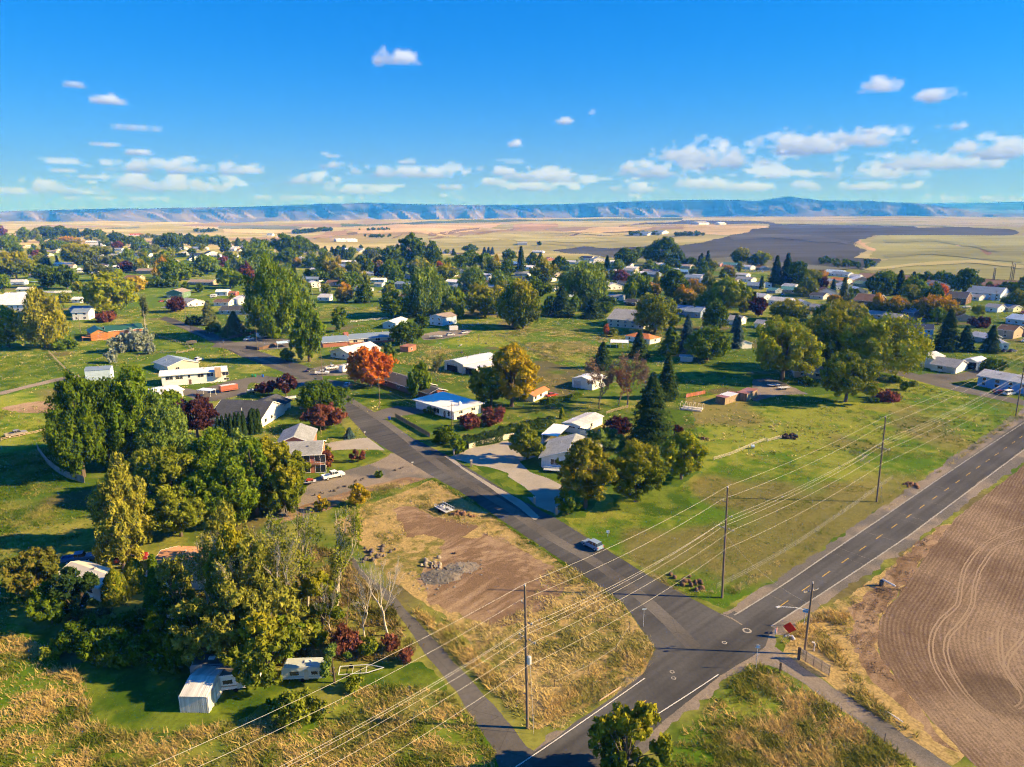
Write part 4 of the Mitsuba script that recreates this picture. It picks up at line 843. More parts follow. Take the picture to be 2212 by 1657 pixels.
zone('sidewalk', 'narrow concrete sidewalk beside the side street', [(-19.17, 191.14), (-16.69, 190.11), (-13.44, 182.27), (-5.22, 169.49), (1.13, 160.83), (2.89, 157.89), (6.31, 149.60), (5.15, 147.65), (1.15, 155.74), (-4.16, 164.67), (-5.14, 166.64), (-13.31, 180.41)], 6, 'concrete', .01, 15)
zone('driveway', 'dark driveway before the white flat roofed house', [(-48.19, 235.47), (-45.41, 240.89), (-40.73, 244.91), (-33.52, 242.48), (-28.75, 236.23), (-35.82, 233.22), (-39.58, 231.00), (-43.55, 228.11)], 3, 'old_asphalt', .1, 16)
zone('gravel_road', 'grey gravel farm road running to the lower right', [(36.15, 95.51), (39.53, 99.11), (41.94, 100.23), (42.67, 98.00), (45.48, 92.13), (48.42, 86.83), (51.41, 81.23), (53.80, 76.92), (55.36, 72.54), (51.94, 71.67), (50.27, 75.73), (47.66, 81.23), (44.58, 87.13), (41.04, 93.62), (38.73, 95.51)], 3, 'gravel_mix', .25, 17)
zone('gravel_yard', 'gravel yard behind the long white house', [(-138.13, 276.35), (-122.15, 268.38), (-115.87, 283.70), (-104.71, 296.03), (-106.28, 297.92), (-105.86, 278.01), (-101.30, 262.68), (-108.02, 251.94), (-115.10, 251.94), (-126.15, 262.68)], 3, 'old_asphalt', .3, 18)
zone('gravel_yard', 'gravel yard with parked flatbeds near the big maple', [(99.53, 286.54), (107.30, 288.75), (110.52, 281.15), (111.54, 269.95), (112.70, 262.32), (101.91, 260.47), (93.66, 255.08), (88.04, 251.61)], 3, 'gravel_mix', .3, 19)
zone('gravel_yard', 'dirt yard with boats and a box trailer', [(-52.59, 397.49), (-42.95, 410.16), (-29.48, 419.05), (-23.48, 414.56), (-25.28, 397.49), (-37.63, 383.63), (-47.74, 379.83)], 2, 'gravel_mix', .3, 20)
zone('gravel_yard', 'dirt parking strip with white trucks', [(-91.77, 305.17), (-85.25, 312.77), (-72.86, 320.73), (-66.39, 295.58), (-74.07, 293.27), (-82.24, 293.27)], 2, 'gravel_mix', .4, 21)
# near fields and lawns
zone('dirt_lot', 'bare brown earth lot scraped beside the side street', [(-17.64, 122.57), (-15.20, 133.02), (-12.31, 138.30), (-5.59, 141.66), (0.38, 135.09), (5.03, 131.00), (8.50, 126.75), (11.51, 119.63), (10.29, 115.05), (6.00, 111.97), (1.10, 107.60), (-5.10, 105.94), (-11.63, 109.75), (-15.03, 115.05)], 2, 'bare_dirt', 2.0, 22)
zone('dirt_lot', 'reddish earth patch below the weedy corner', [(-27.75, 153.64), (-23.65, 156.45), (-19.03, 150.92), (-7.46, 145.45), (-11.80, 137.14), (-18.71, 140.49), (-22.73, 139.13)], 2, 'bare_dirt', .8, 23)
zone('straw_lot', 'dry straw coloured grass around the bare lot', [(-31.20, 135.09), (-39.70, 146.37), (-35.37, 155.32), (-25.95, 165.32), (-21.05, 172.88), (-10.67, 159.47), (1.39, 140.52), (10.31, 126.75), (19.73, 111.67), (22.40, 100.33), (20.67, 94.98), (15.65, 89.59), (7.91, 84.70), (3.32, 81.10), (-1.81, 93.86), (-11.56, 109.02), (-23.20, 121.69), (-28.11, 129.04)], 1, 'straw_floor', .5, 24)
zone('straw_field', 'dry grassland in the lower left corner', [(-127.19, 109.02), (-80.98, 106.21), (-70.77, 97.30), (-60.61, 89.59), (-51.58, 80.24), (-41.10, 78.57), (-31.69, 82.87), (-22.92, 88.58), (-12.56, 90.63), (-2.80, 80.24), (-0.34, 72.41), (-5.45, 65.15), (-87.72, 65.15)], 1, 'pasture_green', .6, 25)
zone('lawn', 'mown green lawn beside the ribbed metal shed', [(-67.58, 95.16), (-64.06, 97.27), (-57.14, 96.56), (-51.97, 94.81), (-48.45, 96.56), (-35.89, 91.47), (-31.56, 92.78), (-17.95, 94.81), (-13.89, 96.56), (-8.93, 89.25), (-15.16, 90.19), (-20.13, 90.51), (-29.86, 91.47), (-31.80, 88.94), (-36.92, 83.11), (-40.58, 82.70), (-45.48, 80.96), (-52.56, 80.90), (-55.78, 82.29), (-57.68, 83.94), (-62.87, 91.15)], 2, 'lawn_green', .5, 26)
zone('straw_bank', 'dry grass bank below the farm road', [(18.50, 76.20), (23.26, 81.23), (27.58, 85.37), (33.37, 92.79), (37.81, 95.33), (39.98, 93.62), (44.18, 87.13), (47.66, 81.23), (50.02, 75.26), (51.52, 70.39), (35.34, 69.56), (17.17, 69.56)], 1, 'pasture_green', .6, 27)
zone('straw_verge', 'dry weedy verge beside the ploughed field', [(42.37, 98.37), (48.26, 106.62), (54.78, 111.89), (62.68, 117.14), (71.55, 124.48), (82.49, 134.55), (94.69, 145.45), (98.42, 145.45), (84.61, 132.67), (74.67, 121.24), (62.61, 108.33), (57.16, 98.37), (57.00, 91.80), (57.17, 80.18), (57.89, 77.16), (55.02, 74.79), (53.14, 77.65), (48.56, 87.13), (45.62, 92.46)], 2, 'straw_floor', .5, 28)
zone('stony_verge', 'stony brown verge between the dry weeds and the ploughed ground', [(57.69, 109.64), (63.51, 115.67), (72.62, 123.93), (85.38, 137.14), (94.69, 145.45), (97.49, 145.45), (84.12, 132.06), (74.54, 121.24), (62.42, 108.33), (57.04, 98.37), (56.70, 91.64), (56.90, 80.05), (56.81, 77.16), (55.82, 79.15), (53.60, 85.37), (53.22, 93.46), (54.18, 100.99)], 2.5, 'bare_dirt', .9, 61)
zone('ploughed_ground', 'near ploughed field with curving furrows', [(62.35, 107.90), (70.38, 116.65), (84.76, 132.67), (101.17, 149.95), (139.98, 183.70), (182.79, 208.41), (124.30, 122.84), (73.12, 65.65), (58.70, 67.56), (57.17, 80.18), (56.83, 91.48), (57.19, 98.00), (58.97, 102.55)], 3, 'furrows', .25, 29)
zone('pasture', 'large green pasture between the street and the main road', [(16.29, 148.83), (22.28, 165.32), (26.56, 159.47), (37.42, 160.89), (51.86, 181.81), (61.70, 231.28), (64.42, 256.01), (80.21, 262.99), (89.74, 249.38), (95.81, 243.06), (116.63, 249.38), (138.52, 266.62), (166.98, 304.03), (172.07, 278.08), (171.27, 243.06), (172.88, 232.41), (125.20, 191.23), (85.75, 154.51), (55.52, 126.75), (36.54, 111.07), (28.26, 121.69), (22.54, 129.82), (10.86, 148.83)], 1, 'pasture_green', .6, 30)
zone('lawn', 'mown green lawn with stripes behind the maples', [(109.41, 258.65), (120.98, 262.32), (128.33, 262.32), (142.36, 278.01), (152.81, 293.27), (160.13, 295.58), (152.56, 278.01), (141.71, 266.08), (132.61, 255.08), (127.71, 249.56), (115.88, 250.58), (107.68, 249.90)], 3, 'lawn_green', .3, 31)
zone('lawn', 'bright grass under the yellow trees', [(23.58, 162.35), (36.62, 168.67), (45.77, 168.67), (42.66, 160.83), (44.13, 150.92), (35.61, 149.80), (25.03, 152.27)], 2, 'lawn_green', 1.2, 32)
zone('pasture', 'green meadow with dry streaks behind the metal workshop', [(-29.50, 387.97), (-15.29, 395.62), (5.86, 417.48), (29.31, 426.29), (47.90, 409.02), (53.40, 383.04), (44.80, 347.48), (37.24, 314.37), (30.43, 301.51), (14.10, 328.31), (-8.41, 360.05), (-23.74, 351.58), (-40.54, 335.73), (-47.05, 364.43)], 2, 'pasture_green', 1.2, 33)
zone('pasture', 'green pasture at the left edge', [(-251.74, 338.45), (-228.73, 335.46), (-216.46, 332.53), (-186.95, 298.38), (-188.08, 280.51), (-195.18, 262.68), (-200.93, 251.94), (-254.96, 324.01)], 2, 'lawn_green', 1.0, 34)
zone('pasture', 'rough green field below the farm track at left', [(-195.90, 245.23), (-192.61, 259.00), (-187.85, 276.35), (-177.59, 282.63), (-142.95, 229.83), (-127.00, 192.89), (-140.91, 200.48), (-145.59, 191.85), (-149.20, 182.93)], 2, 'pasture_green', 1.2, 35)
zone('dirt_patch', 'brown bare patch in the left field', [(-180.70, 241.99), (-176.54, 248.54), (-168.83, 253.67), (-160.23, 251.94), (-151.55, 238.84), (-159.70, 235.77), (-170.10, 235.77)], 3, 'bare_dirt', 1.0, 36)
zone('dirt_track', 'pale dirt track across the left pasture', [(-204.88, 257.20), (-197.15, 265.50), (-193.36, 277.38), (-191.17, 286.97), (-184.86, 294.87), (-178.46, 289.18), (-186.78, 281.56), (-190.02, 272.31), (-193.24, 259.91), (-199.65, 250.23)], 3, 'gravel_mix', .5, 37)
zone('lawn', 'lawn between the side street and the silver willows', [(-183.24, 357.49), (-190.07, 386.30), (-178.65, 378.69), (-165.36, 357.49), (-161.03, 347.72), (-163.00, 341.49), (-174.37, 343.02)], 2, 'lawn_green', .6, 38)
zone('lawn', 'lawn around the flower bushes of the brick house', [(-52.75, 194.80), (-45.97, 196.41), (-39.05, 196.95), (-35.51, 191.65), (-40.30, 185.63), (-44.34, 179.95), (-50.52, 176.33), (-51.21, 186.61)], 4, 'lawn_green', .1, 39)
zone('lawn', 'shaded lawn before the dark roofed house', [(-79.73, 217.19), (-76.61, 228.11), (-72.73, 238.54), (-59.97, 231.00), (-53.16, 217.19), (-51.80, 209.63), (-57.15, 207.21), (-67.05, 213.35), (-74.63, 213.35)], 3, 'lawn_green', .2, 40)
zone('lawn', 'lawn behind the board fence of the white flat roofed house', [(-36.72, 231.00), (-27.42, 231.74), (-18.74, 225.29), (-20.42, 217.19), (-25.70, 212.72)], 3, 'lawn_green', .2, 41)
zone('lawn', 'lawn strip between the sidewalk and the concrete drive', [(-10.21, 183.22), (-6.90, 182.75), (-0.65, 177.22), (-1.25, 175.45), (3.05, 167.85), (6.15, 160.83), (2.95, 161.59), (-3.07, 171.15), (-2.13, 167.04)], 4, 'lawn_green', .1, 42)
zone('lawn', 'lawn under the orange maple', [(-64.71, 269.95), (-55.26, 269.95), (-38.62, 262.32), (-35.37, 251.61), (-42.34, 248.21), (-50.27, 244.10), (-55.43, 248.21)], 2, 'lawn_green', .4, 43)
zone('lawn', 'lawn between the conifers and the rusty sheds', [(67.79, 347.11), (77.88, 320.73), (87.58, 315.38), (102.37, 310.20), (99.95, 286.54), (86.20, 273.92), (64.37, 262.32), (59.68, 251.61), (62.17, 278.01), (61.02, 305.17)], 2, 'lawn_green', .8, 44)
zone('lawn', 'backyard lawn left of the big cottonwood', [(-292.58, 645.62), (-277.84, 669.52), (-284.08, 693.03), (-244.61, 669.55), (-225.70, 616.57), (-237.21, 612.21), (-254.63, 605.18), (-277.89, 625.77)], 2, 'lawn_green', 1, 45)
zone('lawn', 'green backyard at right of the town', [(312.36, 491.84), (332.94, 500.03), (346.77, 487.85), (328.43, 468.77), (305.83, 458.01), (302.35, 468.77)], 2, 'lawn_green', 1, 46)
zone('lawn', 'sunny park lawn near the edge of town', [(240.67, 781.00), (265.03, 815.38), (288.24, 811.72), (276.64, 769.01), (252.83, 751.79), (229.63, 734.00)], 2, 'lawn_green', 1, 47)
zone('lawn', 'lawn behind the white split level house', [(213.31, 348.69), (227.74, 353.54), (233.60, 350.29), (227.02, 340.89), (212.77, 334.89)], 2, 'lawn_green', .5, 48)
zone('pasture', 'lawn between the conifers in the middle of town', [(16.12, 480.07), (38.57, 472.64), (49.02, 495.62), (62.19, 480.07), (61.69, 445.04), (53.28, 409.02), (29.31, 426.29), (12.68, 432.37)], 2, 'lawn_green', 1, 49)
# painted lines and patches of the roads
def paint(pts, w, label, part='edge_line', mat='paint', colour=(.60, .58, .52), lev=5.6, road='main_road'):
    return struct(part, label, strip(pts, w, LEVEL*lev), mat, colour, road)
paint([(-1.47, 73.21), (2.70, 76.79), (10.36, 83.68), (19.68, 92.22)], .15, '')
paint([(13.56, 79.56), (19.98, 84.42), (30.82, 93.09)], .15, '')
for pts in ([(38.06, 109.17), (45.16, 115.05), (55.01, 123.64)], [(55.01, 123.64), (68.71, 135.93), (84.91, 150.34)], [(84.91, 150.34), (118.86, 180.73), (168.22, 224.18)], [(43.21, 105.80), (59.33, 118.96), (85.58, 140.75)], [(85.58, 140.75), (110.02, 162.34), (148.84, 196.49)]): paint(pts, .26, '', colour=(.34, .32, .28))
for pts in ([(38.69, 110.19), (55.59, 125.09), (85.97, 152.40), (120.61, 183.62), (171.63, 229.05)], [(43.58, 105.12), (58.89, 117.96), (84.85, 139.41), (108.94, 160.61), (147.11, 194.03)]): struct('dusty_shoulder', '', strip(pts, 1.3, LEVEL*5), 'gravel_mix', None, 'main_road')
CL0, CL1 = np.array((46.73, 111.80)), np.array((155.07, 207.45)); CU = (CL1-CL0)/np.linalg.norm(CL1-CL0)
for i in range(-5, 26):
    if -4 <= i <= -1: continue
    a = CL0+CU*8.05*i
    paint([tuple(a), tuple(a+CU*1.6), tuple(a+CU*3.2)], .14, '', 'centre_dash', 'paint', (.62, .36, .06))
for i in range(9):
    a = CL0+CU*(9.3*i+3.1*(i % 3)+2); n_ = np.array([-CU[1], CU[0]]); sk = CU*(.5-(i*37 % 10)/10)
    struct('crack', '', strip([tuple(a-n_*3.3), tuple(a+sk*.4), tuple(a+n_*3.3+sk)], .10, LEVEL*5.5), 'gravel_mix', None, 'main_road')
for u in ([(35.89, 109.55), (37.22, 108.33), (38.47, 106.20)],): struct('patch_seam', '', strip(u, .35, LEVEL*6.4), 'gravel_mix', None, 'main_road')
struct('patch_seam', '', strip([(-32.57, 193.74), (-14.34, 168.67), (1.06, 149.80), (18.23, 129.05), (28.41, 111.89), (34.34, 104.14)], 2.2, LEVEL*5.8), 'concrete', None, 'side_street') if False else None
for lab, (x, y), r in (('round manhole ring on the main road near the red sign', (38.76, 104.55), .75), ('small valve cover on the road below the side street', (24.05, 93.69), .38), ('second small valve cover closest to the yellow dash', (23.94, 92.23), .38), ('manhole on the asphalt between the two ring covers', (34.05, 101.15), .42)):
    k = thing('manhole_cover', lab, 'manhole cover')
    put(k, 'ring', MB().tube([(x, y, .014), (x, y, .033)], [r, r*.97], 20), (.40, .38, .34), 'concrete'); put(k, 'lid', MB().tube([(x, y, .034), (x, y, .040)], [r*.62, r*.6], 16), (.08, .08, .08))

# ================================================================== near buildings
# ribbed metal shed: every sheet of the front wall and of the roof is its own piece
def ribbed_shed():
    x0, y0, x1, y1 = (-45.65, 84.85, -41.77, 84.73); L, a = front_frame(x0, y0, x1, y1); Wd = 6.4; h = 2.6; rise = .8; fr = (x0, y0, 0, a)
    key = thing('metal_shed', 'ribbed white metal shed on the lawn at lower left, casting a long shadow', 'shed')
    mb = MB().box(.02, .05, 0, L-.02, Wd-.05, h); 
    for ye in (.05, Wd-.05): mb.add([(.02, ye, h), (L-.02, ye, h), (L/2, ye, h+rise*.97)], [(0, 1, 2)])
    mb2 = MB().box(.05, .05, 0, L-.05, Wd-.05, h)
    mb2.add([(.05, .05, h), (.05, Wd-.05, h), (.05, Wd*.5, h+rise)], [(0, 1, 2)]); mb2.add([(L-.05, .05, h), (L-.05, Wd-.05, h), (L-.05, Wd*.5, h+rise)], [(0, 1, 2)])
    put(key, 'wall', mb2, 'galv', 'metalroof', fr)
    n = 15; rng = np.random.default_rng(3)
    def rib(t0, t1, quad):
        """one trapezoid rib sheet between two edge lines of a plane"""
        p = np.array(quad, float); u = p[1]-p[0]; nrm = np.cross(u, p[3]-p[0]); nrm /= np.linalg.norm(nrm)
        f = [0, .1, .28, .72, .9, 1]; hh = [0, 0, .09, .09, 0, 0]; v = []
        for q, z in zip(f, hh): v += [p[0]+u*q+nrm*z, p[3]+(p[2]-p[3])*q+nrm*z]
        return np.array(v), np.array([(2*i, 2*i+2, 2*i+3, 2*i+1) for i in range(5)])
    for i in range(n):
        xa, xb = L*i/n, L*(i+1)/n; c = np_jit((.60, .59, .55), rng) if i % 4 else np_jit((.66, .65, .62), rng)
        put(key, 'wall_sheet', rib(xa, xb, [(xa, -.01, 0), (xb, -.01, 0), (xb, -.01, h), (xa, -.01, h)]), c, 'metalroof', fr)
        c = np_jit((.62, .62, .60), rng)
        put(key, 'roof_sheet', rib(xa, xb, [(xa, -.25, h+.02), (xb, -.25, h+.02), (xb, Wd*.5, h+rise+.08), (xa, Wd*.5, h+rise+.08)]), c, 'metalroof', fr)
        put(key, 'roof_sheet', rib(xb, xa, [(xb, Wd+.1, h+.02), (xa, Wd+.1, h+.02), (xa, Wd*.5, h+rise+.08), (xb, Wd*.5, h+rise+.08)]), c, 'metalroof', fr)
    m = int(Wd/.6)
    for i in range(5):
        ya, yb = .05+.9*i, .05+.9*(i+1); put(key, 'wall_sheet', rib(0, 0, [(L+.01, ya, 0), (L+.01, yb, 0), (L+.01, yb, h), (L+.01, ya, h)]), np_jit((.68, .66, .62), rng), 'metalroof', fr)
    for i in range(2): put(key, 'frame_post', MB().box(L+.0, 4.9+i*1.1, 0, L+.1, 5.0+i*1.1, h), 'rust', 'paint', fr)
    put(key, 'corner_trim', MB().box(L+.0, -.07, 0, L+.1, .03, h).box(-.1, -.07, 0, .0, .03, h), 'white', 'paint', fr)
ribbed_shed()

house('long_house', 'long white house with bright white roof and tan stone chimney', (-138.65, 273.91, -116.80, 283.06), 9.5, 'white', 'white', 4.6, 'gable', 'x', .16,
  wins=[(2.8, 3.2, 2.6, 1.3), (6.4, 3.2, 2.6, 1.3), (10, 3.4, .8, 1.2), (14.3, 3.3, 2.2, 1.3), (17.8, 3.3, 2.2, 1.3), (23.6, 3.3, 2.4, 1.3), (23.8, 1.1, 1.8, .8)], chim=(20.8, -.5, 2.3, 5.9, 'tan'), over=.8, roofmat='metalroof', door=10.2)
key, fr, L = house('garage', 'low white roofed garage touching the long white house, half hidden by shrubs', (-129.34, 251.94, -123.58, 259.00), 11, 'white', 'white', 2.6, 'gable', 'x', .14, roofmat='metalroof')
house('garage', 'tan gabled house with grey shingle roof behind the long white house', (-147.76, 298.38, -138.70, 308.15), 15, 'cream', 'bluegrey', 2.9, 'gable', 'y', .3, cat='house', wins=[(4, 1.5, 1.6, 1)])
house('metal_shed', 'pale blue tall metal shed with blue roof in the left pasture', (-173.79, 282.20, -165.10, 285.22), 6.5, 'paleblue', 'bluegrey', 4.6, 'gable', 'x', .30, roofmat='metalroof', wins=[], rwins=[], cat='shed', over=.15, trim=None)
key, fr, L = house('log_house', 'orange log house with dark green metal roof and white window', (-226.02, 377.27, -219.62, 382.06), 16, 'log', 'darkgreen', 4.2, 'gable', 'y', .5, roofmat='metalroof', wins=[(5.0, 3.4, 3.0, 1.9), (3.2, 1.1, 2.6, 1.2)], trim='darkgreen')
rng = np.random.default_rng(4)
for i in range(11): put(key, 'log', MB().tube([(-.25, -.02, .25+i*.36), (L+.25, -.02, .25+i*.36)], .17, 6), np_jit('log', rng), 'paint', fr) if not 2 < i < 0 else None
block(key, (fr[0]+0, fr[1]+0, 0, fr[3]), 18, 9, 4.0, 'gable', 'x', .5, 'log', 'darkgreen', 'metalroof', L+.05, 5.5)
put(key, 'deck', MB().box(-4.2, 0, 2.0, -.05, 4, 2.18).box(-4.2, 0, 0, -4.05, .15, 3.1).box(-4.2, 0, 2.9, -.05, .08, 3.0), 'log', 'paint', fr)
key, fr, L = house('house', 'white walled house with charcoal roof behind the arborvitae row', (-97.57, 220.62, -80.40, 218.24), 17.2, 'white', 'charcoal', 3.0, 'gable', 'x', .42, wins=[(3, 1.6, 1.4, 1)], rwins=[(3.4, 1.6, 1.3, 1.1), (7.6, 1.6, 1.3, 1.1)])
block(key, fr, 11, 13, 2.9, 'gable', 'y', .36, 'white', 'charcoal', 'roofing', L-12, 11.05)
put(key, 'roof_vent', MB().tube([(L*.55, 3, 4.6), (L*.55, 3, 5.5)], .16, 6), 'lightgrey', 'paint', fr)
key, fr, L = house('brick_house', 'two storey brick house with grey roof and front balcony by the white pickup', (-63.16, 176.15, -50.62, 177.94), 10.5, 'brick', 'grey', 5.4, 'gable', 'x', .36, wins=[(L_, z_, 1.5, 1.9) for L_ in (9.2,) for z_ in (1.15, 3.9)]+[(12.6, 1.15, 2.6, 2.0), (12.6, 3.95, 2.6, 2.0)], rwins=[])
put(key, 'balcony', MB().box(7.6, -1.5, 2.62, L, -.005, 2.78), 'brown', 'paint', fr)
for i in range(28): put(key, 'baluster', MB().box(7.6+i*(L-7.7)/27, -1.5, 2.785, 7.66+i*(L-7.7)/27, -1.45, 3.6), 'brick', 'paint', fr)
put(key, 'rail', MB().box(7.6, -1.53, 3.602, L, -1.42, 3.68), 'brick', 'paint', fr)
put(key, 'bay_wall', MB().box(L+.003, 1.5, 0, L+.9, 5.5, 3.0), 'cream', 'paint', fr)
block(key, fr, 9, 12, 5.4, 'gable', 'y', .40, 'brick', 'grey', 'roofing', 0, 10.55)
key, fr, L = house('flat_house', 'white house with nearly flat white roof and two garage doors beside the hedge', (-33.94, 242.07, -19.30, 227.26), 12.2, 'white', 'white', 3.0, 'flat', 'x', .03, roofmat='metalroof', over=.9,
  garage=[(2.2, 2.7, 2.2, (.72, .74, .76)), (5.4, 2.7, 2.2, (.72, .74, .76))], wins=[(11.6, 1.5, 3.0, 1.7), (18.2, 1.7, 1.0, 1.9)], rwins=[(3.0, 2.1, 1.6, .8), (8.6, 2.1, 1.8, .9)], door=16.0)
put(key, 'roof_vent', MB().cbox(17.5, 5.5, 3.9, .9, .9, .9).cbox(17.5, 5.5, 4.5, .5, .5, .4), 'white', 'paint', fr)
put(key, 'roof_edge', MB().box(-.9, -.97, 3.0, L+.9, -.903, 3.2), 'white', 'paint', fr)
key, fr, L = house('brown_house', 'low brown house with dark roof behind the orange maple', (-52.69, 278.01, -36.87, 259.56), 10, 'brown', 'charcoal', 2.7, 'gable', 'x', .34, wins=[(4, 1.5, 1.6, 1), (13, 1.5, 2, 1.1)])
block(key, fr, 9, 8, 2.6, 'gable', 'x', .3, 'rust', 'charcoal', 'roofing', L+.05, .5)
house('house', 'white gabled house with bright white metal roof just behind the orange maple', (-86.79, 333.88, -75.64, 326.25), 19.6, 'white', 'white', 2.8, 'gable', 'y', .36, roofmat='metalroof', wins=[(3, 1.6, 1.6, 1.1), (9, 1.6, 1.0, 1.0)], rwins=[(4, 1.5, 1.4, 1)])
key, fr, L = house('ranch_house', 'long ranch house with blue grey roof, tan walls and brick chimney', (-84.89, 366.41, -63.15, 376.11), 10.5, 'cream', 'bluegrey', 2.9, 'gable', 'x', .34, roofmat='metalroof', chim=(-.9, 4.5, 2.4, 5.8, 'brick'), wins=[(3, 1.7, 2.0, 1.2), (8.5, 1.7, 2.0, 1.2), (15, 1.7, 2.4, 1.2), (21, 1.7, 1.8, 1.2), (27.5, 1.8, 1.2, 1.5)])
put(key, 'brick_base', MB().box(.05, -.14, 0, L-.05, -.075, 1.0), 'brick', 'paint', fr)
block(key, fr, 13, 12, 2.7, 'gable', 'x', .34, 'brick', 'bluegrey', 'metalroof', -14.2, -3.0)
ln_, dp_ = (-29.64, 305.03, -15.89, 292.51), 22.5
LT, ang = front_frame(*ln_); L6 = LT*.64; c_, s_ = math.cos(math.radians(ang)), math.sin(math.radians(ang))
key, fr, L = house('metal_workshop', 'cream metal workshop with white roof and dark open bay in the dry meadow', (ln_[0], ln_[1], ln_[0]+L6*c_, ln_[1]+L6*s_), dp_, 'cream', 'galv', 4.0, 'gable', 'y', .22, roofmat='metalroof', wins=[], rwins=[], cat='workshop', trim='white', over=.2)
panel(key, 'open_bay', fr, 'front', L, L*.42, .05, L*.55, 3.3, (.012, .012, .012)); panel(key, 'rolled_door', fr, 'front', L, L*.42, 2.7, L*.57, .85, 'lightgrey', grooves=3, oy=-.06); panel(key, 'door', fr, 'front', L, L*.86, .05, 1.0, 2.1, 'lightgrey')  # near-black panel paints the shade inside the open bay
block(key, fr, LT*.36-.05, dp_-.8, 3.0, 'flat', 'x', .0, 'cream', 'galv', 'metalroof', L+.05, .6, over=.15); panel(key, 'lean_to_bay', fr, 'front', 5, L+LT*.18, .05, LT*.26, 2.6, (.02, .018, .015), oy=.6)  # dark panel on the lean-to front paints its shaded inside
house('shed', 'small brick red shed in the dry meadow beside two hoops', (-55.60, 347.11, -51.15, 344.91), 7, 'brick', 'rust', 2.5, 'flat', 'x', .03, wins=[], rwins=[(3, 1.4, 1.3, 1.1)], cat='shed', trim=None, over=.2)
key, fr, L = house('cottage', 'small white cottage with bright orange roof beside the yellow tree', (4.84, 251.92, 7.85, 250.24), 11.5, 'white', 'orange', 2.5, 'gable', 'y', .42, roofmat='metalroof', wins=[], rwins=[(1.7, 1.4, 1.5, 1.1), (5.8, 1.4, 1.5, 1.1)], over=.6)
put(key, 'porch_roof', MB().box(-2.6, -.3, 2.32, -.03, 8.4, 2.44), 'orange', 'metalroof', fr)
for q in (.0, 4, 8): put(key, 'porch_post', MB().box(-2.5, q-.06, 0, -2.38, q+.06, 2.318), 'white', 'paint', fr)
key, fr, L = house('barn', 'white metal barn half hidden by the bare brown trees', (23.70, 273.47, 31.17, 267.62), 10.5, 'white', 'white', 3.6, 'gable', 'y', .25, roofmat='metalroof', wins=[], cat='barn', over=.2); panel(key, 'garage_door', fr, 'front', L, 2.6, .05, 3.2, 2.8, 'lightgrey', grooves=5)
key, fr, L = house('garage', 'white double garage with dark window rows in its two doors', (16.26, 214.76, 21.10, 211.10), 13.8, 'white', 'lightgrey', 2.9, 'gable', 'y', .2, wins=[], garage=[(2.6, 3.6, 2.3, (.72, .74, .78)), (6.9, 3.6, 2.3, (.72, .74, .78))], cat='garage')
for gx in (2.6, 6.9):
    for i in range(4): put(key+'__garage_door' if gx < 3 else key+'__garage_door_001', 'pane', MB().box(gx-1.6+i*.82, -.075, 1.75, gx-.9+i*.82, -.052, 2.15), None, 'pane', fr)
k = thing('carport', 'long white carport roof between the double garage and the shingled house', 'carport'); x0, y0, x1, y1 = (8.89, 203.11, 13.30, 201.39); L, a = front_frame(x0, y0, x1, y1); fr = (x0, y0, 0, a)
put(k, 'roof', MB().box(-.2, 0, 2.5, L+.3, 12, 2.66), 'white', 'metalroof', fr)
for q in ((.1, .3), (L, .3), (.1, 11.5), (L, 11.5), (.1, 6)): put(k, 'post', MB().box(q[0]-.07, q[1]-.07, 0, q[0]+.07, q[1]+.07, 2.498), 'white', 'paint', fr)
key, fr, L = house('porch_house', 'white house with mossy grey shingle roof and white porch railing', (7.92, 181.80, 21.87, 178.57), 15, (.70, .73, .76), (.36, .37, .35), 3.2, 'gable', 'y', .30, wins=[(3.6, 1.9, 2.0, 1.5), (7.6, 1.9, 1.3, 1.3)], chim=(9.5, 7, 1.1, 6.2, 'cream'), over=.7)
put(key, 'porch_floor', MB().box(1.2, -3.4, .55, 6.35, -.01, .72), 'lightgrey', 'paint', fr)
for i in range(22): put(key, 'baluster', MB().box(1.2+i*.24, -3.4, .725, 1.26+i*.24, -3.34, 1.55), 'white', 'paint', fr)
put(key, 'rail', MB().box(1.15, -3.43, 1.552, 6.35, -3.31, 1.64), 'white', 'paint', fr)
def rusty(label, ln, dp, roofs, hh):
    L, a = front_frame(*ln); fr = (ln[0], ln[1], 0, a); key = thing('old_shed', label, 'shed'); rng = np.random.default_rng(int(L*99))
    put(key, 'wall', MB().box(.05, .05, 0, L-.05, dp-.05, hh), 'wood', 'paint', fr)
    for i in range(int(L/.3)): put(key, 'plank', MB().box(i*.3+.01, -.0, 0, i*.3+.28, .045, hh*rng.uniform(.95, 1)), np_jit('wood', rng), 'paint', fr)
    for i in range(int(dp/.3)): put(key, 'plank', MB().box(L-.045, i*.3+.01, 0, L, i*.3+.28, hh*rng.uniform(.95, 1)), np_jit((.38, .28, .18), rng), 'paint', fr)  # right side planks lighter, the sunlit side put into the colour
    n = len(roofs)
    for i, c in enumerate(roofs):
        y0, y1 = -.3+(dp+.6)*i/n, -.3+(dp+.6)*(i+1)/n-.02; put(key, 'roof_sheet', MB().box(-.3, y0, hh+.02+.015*(i % 2), L+.3, y1, hh+.10+.015*(i % 2)), c, 'metalroof', fr)
    return key
rusty('weathered wooden shed with half white, half rusty roof', (73.70, 248.91, 76.32, 246.22), 10.2, ['rust', 'rust', 'galv', 'galv', 'galv', 'galv', 'rust'], 2.6)
rusty('weathered wooden shed with an all rusty roof', (82.94, 253.66, 85.73, 251.26), 9.6, ['rust', 'rust', (.36, .17, .10), 'rust', 'rust', 'rust'], 2.8)
